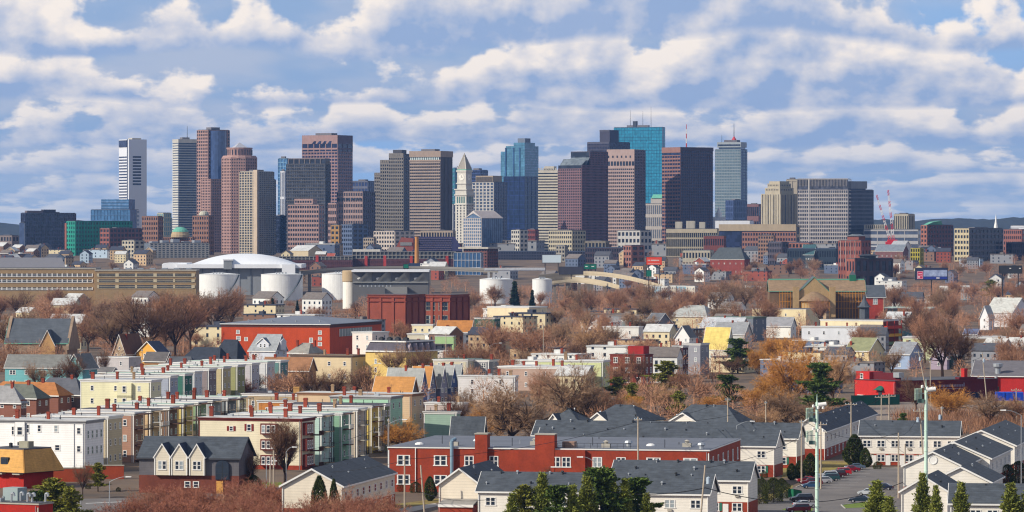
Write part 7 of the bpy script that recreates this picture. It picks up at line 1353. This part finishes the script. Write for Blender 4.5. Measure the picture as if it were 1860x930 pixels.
TW1 = bark('twigs_red_brown', rgb(164, 122, 96), .22); TW2 = bark('twigs_grey_brown', rgb(156, 126, 100), .22); TW3 = bark('twigs_dark', rgb(118, 88, 70)); TW4 = bark('twigs_orange', rgb(196, 140, 74), .1); TW5 = bark('twigs_pale_tan', rgb(196, 156, 118), .1); TW6 = bark('twigs_wine', rgb(156, 104, 84), .12)
PROTO = {
 'round': bare(2.4, .85, .35, 7, 5, .028, BK, TW1, 1), 'round2': bare(2.2, .95, .3, 6, 5, .028, BK, TW2, 2), 'tall': bare(3.2, .6, .6, 6, 5, .027, BK, TW1, 3), 'tall2': bare(3.0, .7, .5, 7, 5, .027, BKD, TW2, 4),
 'dark': bare(2.6, .8, .4, 6, 4, .024, BKD, TW3, 5), 'wide': bare(1.9, 1.15, .2, 8, 6, .03, BKD, TW2, 6), 'willow': bare(1.6, 1.0, .3, 8, 6, .03, BK, TW4, 7), 'pale': bare(1.8, .9, .4, 8, 5, .028, BK, TW5, 8),
 'fan': bare(1.5, .5, .9, 9, 4, .024, BKD, TW3, 9), 'gold': bare(.6, .75, .6, 0, 6, .04, BK, TW4, 10, multi=9, tlen=.8), 'thicket': bare(.3, .9, .35, 0, 5, .035, BK, TW6, 11, multi=8, tlen=.9), 'thicket2': bare(.3, 1., .3, 0, 5, .03, BK, TW1, 12, multi=7, tlen=.9),
 'spruce': ever('spruce', 21, BKD, leafm('needles_dark', rgb(50, 66, 44), rgb(30, 44, 30))), 'pine': ever('pine', 22, BKD, leafm('needles_green', rgb(96, 112, 50), rgb(52, 72, 32))), 'pine2': ever('pine', 24, BKD, leafm('needles_olive', rgb(136, 132, 54), rgb(82, 88, 36))), 'thin': ever('thin', 25, BK, leafm('needles_yellow_green', rgb(134, 136, 60), rgb(82, 94, 40))), 'arb': ever('arb', 26, BKD, leafm('arbor_green', rgb(74, 82, 38), rgb(42, 54, 24))), 'bush': ever('bush', 27, BKD, leafm('bush_green', rgb(80, 84, 40), rgb(44, 52, 26)))}
WID = {'round': 1, 'round2': 1.05, 'wide': 1.25}
KIND = {'round': 'round bare reddish-brown tree', 'round2': 'round bare grey-brown tree', 'tall': 'tall bare reddish-brown tree', 'tall2': 'tall bare grey-brown tree', 'dark': 'dark bare tree', 'wide': 'wide spreading bare tree', 'willow': 'orange-twigged bare willow', 'pale': 'pale tan bare tree', 'fan': 'fan-shaped bare dark tree', 'gold': 'golden-brown bare shrub', 'thicket': 'wine-red bare shrub', 'thicket2': 'reddish-brown bare shrub', 'spruce': 'dark conical spruce', 'pine': 'green irregular pine', 'pine2': 'olive-green pine', 'thin': 'loose yellow-green pine', 'arb': 'dense pointed evergreen', 'bush': 'low dark green bush'}
NAME = {'gold': 'bare_shrub', 'thicket': 'bare_shrub', 'thicket2': 'bare_shrub', 'spruce': 'spruce_tree', 'pine': 'pine_tree', 'pine2': 'pine_tree', 'thin': 'pine_tree', 'arb': 'evergreen_tree', 'bush': 'evergreen_bush'}
GRP = {'bare_tree': 'bare winter trees', 'bare_shrub': 'bare winter shrubs', 'spruce_tree': 'evergreen trees', 'pine_tree': 'evergreen trees', 'evergreen_tree': 'evergreen trees', 'evergreen_bush': 'evergreen bushes'}
def tree(kind, px, py, hpx=None, Y=None, h=None, w=1., label=None):
    Y = Y or YB(py); h = h or hpx*Y/F; nm = NAME.get(kind, 'bare_tree'); tm, cm = PROTO[kind]
    r = bpy.data.objects.new(nm, None); C.objects.link(r); r.location = (PX(px, Y), Y, gz(Y)); s = h/10; sw = s*w*R.uniform(.94, 1.06); r.scale = (sw, sw, s); r.rotation_euler = (0, 0, R.uniform(0, 6.28))
    tag(r, label or '', 'shrub' if 'shrub' in nm else 'bush' if 'bush' in nm else 'tree', GRP[nm]); put('trunk', tm, r); put('crown', cm, r)
    if not label: auto(r, KIND[kind])
    return r
# single trees seen one by one: kind, column, base row, height in rows, width
for a in (('wide', 930, 815, 150, 1.05), ('willow', 905, 806, 104, .95), ('round2', 1032, 778, 132, 1.05), ('wide', 1430, 783, 92, 1.3), ('willow', 1446, 745, 150, .85), ('pale', 1512, 735, 118, .9), ('gold', 1398, 655, 44, 1), ('gold', 1425, 655, 46, 1), ('gold', 1450, 652, 40, 1), ('gold', 1378, 680, 50, .9), ('willow', 1400, 735, 70, 1.0), ('dark', 1712, 690, 125, 1.0), ('dark', 1740, 688, 118, .8), ('tall', 1680, 660, 95, 1), ('willow', 1722, 762, 74, 1.25), ('dark', 1664, 752, 74, .9), ('pale', 1770, 722, 44, .8), ('round2', 1800, 775, 70, 1.4), ('round', 1842, 770, 60, 1.2),
    ('fan', 518, 876, 128, 1.0), ('dark', 455, 893, 88, .7), ('willow', 728, 822, 72, 1.2), ('gold', 700, 815, 50, 1.1), ('dark', 568, 742, 84, 1), ('dark', 605, 738, 72, 1), ('dark', 655, 742, 84, 1), ('tall2', 716, 698, 84, .9), ('dark', 765, 700, 76, 1.1), ('round', 835, 690, 84, 1.1), ('round', 868, 684, 84, 1), ('tall', 900, 672, 96, 1), ('round', 955, 668, 104, 1.1), ('round', 925, 700, 70, 1), ('round2', 1012, 652, 80, 1.1), ('pale', 1065, 660, 86, .8), ('round', 1130, 722, 90, .8), ('dark', 1158, 712, 80, .7), ('tall2', 66, 716, 66, .9), ('dark', 105, 712, 60, .8), ('dark', 190, 690, 60, .6), ('dark', 136, 715, 80, .9), ('thicket', 410, 722, 40, 1.2), ('thicket', 440, 726, 48, 1.2), ('dark', 462, 724, 56, 1), ('round', 500, 730, 66, .9), ('round', 530, 726, 62, 1), ('thicket', 385, 718, 36, 1.2), ('thicket', 345, 722, 34, 1.2), ('thicket2', 250, 730, 40, 1), ('thicket2', 215, 735, 36, 1),
    ('tall', 100, 648, 100, 1), ('tall2', 205, 655, 108, .9), ('dark', 270, 655, 128, 1), ('tall', 300, 650, 130, 1), ('dark', 318, 652, 120, .9), ('tall', 345, 645, 118, 1), ('dark', 388, 620, 104, 1.1), ('tall', 420, 610, 98, 1), ('round', 160, 640, 90, 1.1), ('tall2', 25, 660, 120, 1.1), ('round', 20, 700, 95, 1.1), ('tall2', 240, 640, 110, 1), ('round', 60, 655, 60, 1), ('tall', 1490, 600, 66, 1), ('wide', 1062, 775, 100, .9), ('tall', 985, 765, 96, .9), ('round', 1098, 765, 66, 1), ('round2', 1150, 770, 50, 1.2), ('tall2', 1620, 690, 66, .9), ('round', 1560, 690, 56, 1), ('tall', 1830, 700, 70, 1), ('round2', 845, 760, 60, 1.1), ('dark', 690, 745, 56, .9), ('round', 570, 690, 50, 1), ('dark', 1330, 690, 46, 1), ('round', 1235, 720, 60, 1.1), ('round', 1270, 735, 60, 1), ('round2', 1190, 745, 56, 1), ('dark', 1110, 770, 62, .9), ('dark', 830, 790, 78, .9), ('round2', 890, 800, 80, 1.1), ('dark', 1005, 905, 64, .7), ('thicket2', 880, 930, 40, .9), ('dark', 150, 905, 72, .7), ('thicket', 870, 735, 50, 1.1), ('round', 985, 745, 90, .9),
    ('spruce', 935, 569, 58, 1.05), ('spruce', 967, 569, 42, .95), ('pine', 1340, 678, 64, 1.5), ('pine', 1490, 756, 98, 1.35), ('pine2', 1210, 716, 62, 1.9), ('pine2', 1122, 726, 42, 2.3), ('pine', 1322, 742, 62, 1.7), ('arb', 580, 968, 102, .8), ('arb', 606, 966, 94, .55), ('arb', 1552, 848, 58, 1.6), ('arb', 1572, 850, 36, 1.5), ('arb', 1438, 872, 30, 1.6), ('arb', 1452, 871, 34, 1.5), ('arb', 1472, 866, 42, 1.6), ('arb', 781, 910, 44, 1.3), ('bush', 1594, 852, 14, 1.0), ('bush', 1405, 912, 44, .8), ('bush', 1380, 915, 50, .6), ('bush', 1420, 905, 36, .7), ('bush', 1388, 868, 12, 1), ('bush', 460, 895, 32, .9), ('bush', 160, 888, 10, 1), ('bush', 215, 893, 8, 1), ('bush', 730, 893, 22, .8), ('bush', 755, 895, 20, .9), ('bush', 700, 900, 24, .8), ('bush', 1730, 893, 18, 1), ('bush', 1700, 898, 18, 1), ('bush', 1830, 880, 36, .8), ('bush', 1850, 878, 40, .8),
    ('pine', 1270, 780, 20, 1.4), ('pine', 1640, 782, 32, 1.2), ('pine2', 1800, 545, 38, 1.3), ('spruce', 495, 578, 36, 1), ('spruce', 540, 572, 26, 1), ('pine2', 152, 618, 32, 1.3), ('gold', 168, 620, 26, 1), ('bush', 108, 560, 22, .8), ('bush', 1400, 612, 14, .5), ('bush', 1412, 613, 15, .5), ('bush', 1424, 612, 14, .5), ('bush', 1437, 613, 15, .5), ('pine2', 178, 893, 54, 1.1), ('pine', 1455, 610, 12, 1.2)): tree(a[0], a[1], a[2], a[3], w=a[4])
# pines standing below the frame, tops in view
for k, px, top, Y, w in (('thin', 930, 898, 700, 1.0), ('pine2', 952, 878, 705, .9), ('thin', 985, 862, 705, 1.0), ('pine', 1012, 880, 690, 1.0), ('thin', 1040, 884, 690, 1.0), ('thin', 1066, 868, 696, 1.0), ('pine', 1092, 848, 700, 1.05), ('thin', 1110, 862, 712, 1.0), ('thin', 1135, 872, 700, .9), ('pine', 1158, 866, 705, 1.0), ('thin', 1174, 898, 700, .9), ('thin', 1592, 876, 700, 1.2), ('thin', 1676, 862, 720, .9), ('thin', 1700, 884, 715, .8), ('thin', 1746, 878, 715, .9), ('thin', 1836, 880, 705, 1.2), ('thin', 1866, 892, 705, 1.1), ('pine2', 96, 866, 740, 1.3), ('pine2', 128, 884, 735, 1.2), ('pine', 70, 890, 735, 1.0), ('thin', 1615, 905, 690, 1.2)): tree(k, px, 0, Y=Y, h=PZ(top, Y), w=w)
for i in range(34):
    px = R.uniform(225, 500); tree('thicket' if R.random() < .7 else 'thicket2', px, 0, Y=R.uniform(735, 800), h=R.uniform(5.2, 8.4), w=R.uniform(.9, 1.3))
for i in range(16): tree('thicket2' if R.random() < .5 else 'thicket', R.uniform(560, 730), 0, Y=R.uniform(715, 745), h=R.uniform(7, 9.8), w=.95)
# belts of trees between the roofs
KEEP = [(912, 512, 982, 552, 2690), (1600, 600, 1770, 650, 2000), (402, 575, 690, 640, 1740), (470, 496, 550, 535, 3180), (356, 500, 434, 520, 3190), (290, 462, 550, 492, 3390), (0, 486, 352, 511, 2925), (583, 490, 780, 528, 2840), (668, 535, 852, 575, 2160), (1450, 500, 1612, 552, 2410), (1663, 485, 1722, 510, 2790), (1010, 484, 1180, 504, 3050), (1170, 488, 1262, 508, 3150), (885, 556, 1000, 590, 1800), (1366, 560, 1500, 600, 1900), (1782, 535, 1860, 590, 2000), (1212, 555, 1312, 585, 1900), (980, 460, 1025, 498, 3400), (1170, 465, 1206, 484, 3450)]
def blocked(px, Y, h):
    x = PX(px, Y)
    for cx, cy, rr in FP:
        if (x-cx)**2+(Y-cy)**2 < (rr+2)**2: return True
    top = HY+(H-gz(Y)-h)*F/Y; bot = HY+(H-gz(Y))*F/Y; hw = h*.38*F/Y
    for x0, y0, x1, y1, Yk in KEEP:
        if Y < Yk+5 and px+hw > x0 and px-hw < x1 and top < y1-2 and bot > y0: return True
    for o in C.objects:
        if False: return True
    return False
HOUSES = [(o.location.x, o.location.y) for o in C.objects if o.type == 'EMPTY' and o.parent is None and o.get('category') in ('house', 'building', 'garage')]
def belt(n, x0, x1, Y0, Y1, h0, h1, kinds, clear=7):
    c = t = 0
    while c < n and t < n*40:
        t += 1; Y = R.uniform(Y0, Y1); px = R.uniform(x0, x1); h = R.uniform(h0, h1); x = PX(px, Y)
        if blocked(px, Y, h) or any((x-a+4)**2+(Y-b-4)**2 < clear**2 for a, b in HOUSES): continue
        tree(R.choice(kinds), px, 0, Y=Y, h=h, w=R.uniform(.9, 1.2)); c += 1
BR = ['round', 'round2', 'tall', 'tall2', 'round', 'tall', 'dark']
belt(22, -20, 460, 2000, 2850, 14, 21, BR, 4); belt(8, 430, 660, 2000, 2900, 10, 15, BR, 5); belt(34, 850, 1230, 1950, 3000, 13, 19, BR, 4); belt(30, 1160, 1450, 2000, 3200, 15, 22, BR, 4); belt(30, 1600, 1880, 1900, 3200, 14, 20, BR, 4); belt(6, 620, 880, 1850, 2100, 9, 13, BR, 5); belt(13, 880, 1220, 1450, 1950, 10, 15, BR, 4); belt(12, 1560, 1880, 1480, 1950, 11, 17, BR, 4); belt(6, 560, 860, 1150, 1450, 7, 10, ['dark', 'round', 'thicket']); belt(10, -10, 440, 1700, 2000, 9, 13, BR, 5); belt(13, 1090, 1420, 1080, 1300, 7, 11, ['round', 'round2', 'pale', 'gold', 'pine2'], 4)
belt(30, 1180, 1880, 3600, 3950, 12, 16, ['round', 'tall', 'round2'], 3); belt(8, 0, 480, 3300, 4000, 10, 14, ['round', 'round2', 'gold'], 4); belt(5, 480, 1180, 3320, 3700, 9, 13, ['round', 'round2'], 4)
def brush(name, m_, spots):
    """waist-high brushwood that fills the unbuilt ground, one mass"""
    b = MB()
    for x, y, rad, hh in spots:
        g = gz(y)
        for k in range(int(34*rad)):
            a = R.uniform(0, 6.28); q = rad*math.sqrt(R.random()); p = Vector((x+q*math.cos(a), y+q*math.sin(a), g-.1)); d = Vector((R.uniform(-.6, .6), R.uniform(-.6, .6), 1))*hh*R.uniform(.5, 1.1); s = Vector((R.uniform(-1, 1), R.uniform(-1, 1), 0)).normalized()*R.uniform(.05, .12)
            b.v += [tuple(p-s), tuple(p+s), tuple(p+d)]; i = len(b.v); b.f.append((i-3, i-2, i-1)); b.m.append(0)
    o = b.build(name, m_, kind='stuff'); tag(o, 'brown leafless brushwood covering the open ground between the houses', 'brushwood')
def brush_spots(n, x0, x1, Y0, Y1):
    L_ = []
    for i in range(n*3):
        if len(L_) >= n: break
        Y = R.uniform(Y0, Y1); x = PX(R.uniform(x0, x1), Y)
        if any((x-cx)**2+(Y-cy)**2 < (rr-1)**2 for cx, cy, rr in FP) or any((x-a+3)**2+(Y-b-4)**2 < 64 for a, b in HOUSES): continue
        L_.append((x, Y, R.uniform(3, 6.5), R.uniform(2, 4.2)))
    return L_
def woods(name, m_, n, zones):
    """the many small bare crowns past the ones built singly, as one mass"""
    b = MB()
    for x0, x1, Y0, Y1, k in zones:
        c = t = 0
        while c < k and t < k*20:
            t += 1; Y = R.uniform(Y0, Y1); px = R.uniform(x0, x1); hh = R.uniform(7, 12) if Y < 2000 else R.uniform(8, 13); x = PX(px, Y); g = gz(Y)
            if blocked(px, Y, hh) or any((x-a)**2+(Y-e-4)**2 < 40 for a, e in HOUSES): continue
            c += 1; rx = hh*R.uniform(.36, .5); z0 = g+hh*.55
            b.tube((x, Y, g-.5), (x, Y, g+hh*.6), .3, .15, 3)
            for i in range(n):
                v = Vector((R.gauss(0, 1), R.gauss(0, 1), R.gauss(0, 1))).normalized(); q = R.random()**.45; p = Vector((x+v.x*rx*q, Y+v.y*rx*q, z0+v.z*hh*.43*q)); d = (v+Vector((R.uniform(-.6, .6), R.uniform(-.6, .6), R.uniform(-.1, .9)))).normalized()*R.uniform(.9, 2.0); s = d.cross(Vector((R.uniform(-1, 1), R.uniform(-1, 1), .3))).normalized()*R.uniform(.04, .08)
                b.v += [tuple(p-s), tuple(p+s), tuple(p+d)]; i2 = len(b.v); b.f.append((i2-3, i2-2, i2-1)); b.m.append(0)
    o = b.build(name, m_, kind='stuff'); tag(o, 'distant belt of small brown bare trees between factories and ramps', 'woodland')
SP = brush_spots(420, -20, 1880, 1900, 3300)+brush_spots(90, 850, 1560, 1080, 1900)+brush_spots(150, 1150, 1880, 3300, 4100)+brush_spots(60, -20, 460, 1600, 2000)+brush_spots(40, 1640, 1880, 1100, 1240)+brush_spots(30, 220, 700, 1080, 1180)
brush('brushwood', TW1, SP)
woods('woodland', TW1, 420, [(850, 1200, 2600, 3350, 60), (1180, 1480, 2900, 3500, 50), (1600, 1880, 2700, 3500, 60), (1180, 1880, 3600, 4150, 75), (0, 480, 3300, 3900, 25), (480, 880, 3250, 3600, 18), (-20, 360, 2300, 2900, 60), (560, 680, 2300, 2800, 10), (850, 1480, 2000, 2500, 44), (1600, 1880, 1900, 2500, 34), (880, 1240, 1420, 2000, 34), (1180, 1480, 1450, 2000, 22), (1560, 1880, 1420, 1950, 24), (440, 880, 1230, 1750, 20), (1080, 1420, 1080, 1300, 14), (-20, 440, 1560, 2100, 26)])
print('TREES', {n: sum(1 for o in C.objects if o.name.split('.')[0] == n and o.parent is None) for n in GRP}, {k: (len(a.polygons), len(b.polygons)) for k, (a, b) in PROTO.items()})
# ---------------------------------------------------------------- small far houses filling the slopes before downtown
FC = [('white', (222, 222, 218)), ('cream', (208, 194, 160)), ('brick-red', (146, 76, 62)), ('grey', (136, 138, 144)), ('slate-blue', (92, 104, 128)), ('brown', (122, 94, 80)), ('tan', (184, 158, 126)), ('pale blue', (164, 182, 198))]
FR = [roofm(84, 86, 94), roofm(120, 112, 108), ROOFW, roofm(66, 70, 84)]
FPROTO = []
for ci, (cn, cc) in enumerate(FC):
    for shape in range(3):
        w, d, h = ((9, 11, 9), (13, 10, 10), (20, 12, 8))[shape]; pm_ = mat('far_paint_'+cn.replace(' ', '_').replace('-', '_'), rgb(*cc), var=.08, inst=.12); rm = FR[(ci+shape) % 4]
        wallb = MB().box(-w/2, w/2, 0, d, -2, h); roofb = MB()
        if shape == 0: wallb.ext([(-w/2, 0, h-.01), (w/2, 0, h-.01), (0, 0, h+3)], (0, d, 0)); [roofb.ext([(s*(w/2+.4), -.4, h-.3), (0, -.4, h+3.1), (0, d+.4, h+3.1), (s*(w/2+.4), d+.4, h-.3)], (0, 0, .3)) for s in (-1, 1)]
        elif shape == 1: wallb.ext([(-w/2, 0, h-.01), (-w/2, d, h-.01), (-w/2, d/2, h+3)], (w, 0, 0)); [roofb.ext([(-w/2-.3, d/2+s*(d/2+.4), h-.3), (w/2+.3, d/2+s*(d/2+.4), h-.3), (w/2+.3, d/2, h+3.1), (-w/2-.3, d/2, h+3.1)], (0, 0, .3)) for s in (-1, 1)]
        else: roofb.box(-w/2-.3, w/2+.3, -.3, d+.3, h, h+.5); roofb.box(-w*.1, w*.05, d*.3, d*.6, h+.5, h+2)
        wb = MB()
        for s in range(3):
            n = int(w/(3.2 if shape < 2 else 4.6))
            for i in range(n):
                if shape == 2 and (i*7+s*3+ci) % 4 == 0: continue
                x = -w/2+(i+.5)*w/n; wb.box(x-.5, x+.5, -.08, .02, 1.2+s*2.9, 2.65+s*2.9)
            for i in range(3): y = (i+.5)*d/3; wb.box(w/2-.02, w/2+.08, y-.5, y+.5, 1.2+s*2.9, 2.8+s*2.9)
        ch = MB().box(-.5, .5, -.4, .4, 0, 2.4)
        FPROTO.append((cn, shape, wallb.mesh('wall', pm_), roofb.mesh('roof', rm), wb.mesh('window_row', PANE), ch.mesh('chimney', CHIM), h))
SHP = ['gable-fronted house', 'house with roof slope facing us', 'flat-roofed block']
def filler(n, x0, x1, Y0, Y1, cols=None, shapes=(0, 1, 2), s0=.8, s1=1.2, gap=.62):
    c = t = 0; pl = []
    while c < n and t < n*30:
        t += 1; Y = R.uniform(Y0, Y1); px = R.uniform(x0, x1); x = PX(px, Y); cn, sh, a, b, w_, ch, h = R.choice(FPROTO)
        if sh not in shapes or (cols and cn not in cols): continue
        if any((x-p)**2+(Y-q)**2 < 15**2 for p, q in pl) or any((x-cx)**2+(Y-cy)**2 < (rr+6)**2 for cx, cy, rr in FP) or any(abs(x-p) < 14 and abs(Y-q) < 16 for p, q in HOUSES): continue
        top = HY+(H-gz(Y)-h*1.3)*F/Y; bot = HY+(H-gz(Y))*F/Y
        if any(Y < k[4]+5 and k[0]-6 < px < k[2]+6 and top < k[3]-2 and bot > k[1] for k in KEEP): continue
        pl.append((x, Y)); r = thing('far_house', '', 'house', (x, Y, gz(Y)), -math.radians(R.choice((14, 22, 30, 40))), 'small far houses'); s = R.uniform(s0, s1); r.scale = (s, s, s); o = put('wall', a, r); put('roof', b, r); put('window_row', w_, r, kind='stuff')
        if R.random() < .6: put('chimney', ch, r, (R.uniform(-2, 2), 4, h+.3))
        auto(r, cn+' '+SHP[sh]); c += 1
HOUSES = [(o.location.x, o.location.y) for o in C.objects if o.type == 'EMPTY' and o.parent is None and o.get('category') not in ('tree', 'shrub', 'bush')]
filler(26, 60, 270, 3650, 4450, ['white', 'cream', 'pale blue', 'tan', 'grey']); filler(22, 480, 820, 3500, 4400); filler(24, 900, 1270, 3500, 4100, ['grey', 'brown', 'slate-blue', 'white', 'tan']); filler(34, 1240, 1700, 3650, 4400, ['grey', 'brown', 'slate-blue', 'white', 'tan', 'brick-red']); filler(30, 1560, 1870, 3400, 4400, ['white', 'brick-red', 'grey', 'cream', 'slate-blue', 'pale blue']); filler(12, 870, 1220, 1850, 2500, ['grey', 'cream', 'white', 'brown'], (2,)); filler(9, 1180, 1880, 2000, 3000, ['grey', 'white', 'tan'], (1, 2)); filler(9, 0, 440, 1850, 2700, ['grey', 'white', 'cream'], (1, 2)); filler(8, 440, 660, 1900, 2600, ['white', 'grey', 'cream', 'brown'], (1, 2)); filler(11, 640, 1200, 1330, 1850, ['cream', 'white', 'grey', 'tan', 'brown'], (2, 1), .8, 1.0); filler(8, 1400, 1880, 1550, 1950, ['white', 'grey', 'cream'], (1, 2), .75, .95); filler(10, 640, 1180, 1400, 1900, ['cream', 'white', 'grey', 'tan', 'pale blue'], (2,), .7, .9); filler(8, 1180, 1640, 1350, 2000, ['cream', 'white', 'grey', 'slate-blue'], (2,), .7, .9); filler(16, -10, 60, 3700, 4600); filler(20, 560, 1500, 4450, 4600, ['brick-red', 'grey', 'slate-blue', 'brown', 'tan'], (2,), 1.2, 2.0)
# ---------------------------------------------------------------- finish the labels of trees and far houses
def pxy(o):
    l = o.location; return 930+l.x/l.y*F, HY+(H-l.z)*F/l.y
bpy.context.view_layer.update()
LMP = [(pxy(o), o.location.y, s) for o, s in LM]
seen = {}
for o, base in AUTO:
    x, y = pxy(o); Y = o.location.y; best = None
    for (lx, ly), lY, s in LMP:
        d = abs(lx-x)+abs(ly-y)*2.2
        if best is None or d < best[0]: best = (d, lx, ly, lY, s)
    d, lx, ly, lY, s = best
    rel = 'before' if Y < lY-30 else 'behind' if Y > lY+30 else 'beside'
    if abs(x-lx) > 25: rel = ('left of' if x < lx else 'right of')
    seen.setdefault((base, rel, s), []).append((x, o))
ORD = ['first', 'second', 'third', 'fourth', 'fifth', 'sixth', 'seventh', 'eighth', 'ninth', 'tenth', 'eleventh', 'twelfth', 'thirteenth', 'fourteenth', 'fifteenth', 'sixteenth']
for (base, rel, s), L_ in seen.items():
    L_.sort(key=lambda q: q[0])
    for i, (x, o) in enumerate(L_):
        if len(L_) == 1: o['label'] = f'{base} {rel} {s}'
        else:
            pre = 'leftmost' if i == 0 else 'rightmost' if i == len(L_)-1 else ORD[min(15, i)]+' from left'
            o['label'] = f'{pre} {base} {rel} {s}' if i in (0, len(L_)-1) else f'{base} {rel} {s}, {ORD[min(15, i)]} from left'.replace(' facing us', '')
# ---------------------------------------------------------------- the air between us and downtown
hz = MB().box(-5060, 5060, -360, 13560, -3.6, 345).build('haze', mat('haze_air', (1, 1, 1)), None, kind='stuff')
hm = bpy.data.materials.new('thin_haze'); hm.use_nodes = True; t = hm.node_tree; t.nodes.clear()
ov = nd(t, 'ShaderNodeOutputMaterial'); pv = nd(t, 'ShaderNodeVolumePrincipled'); pv.inputs['Color'].default_value = (.26, .50, 1, 1); pv.inputs['Density'].default_value = HAZE_D; pv.inputs['Anisotropy'].default_value = .2
t.links.new(pv.outputs[0], ov.inputs['Volume']); hz.data.materials.clear(); hz.data.materials.append(hm)
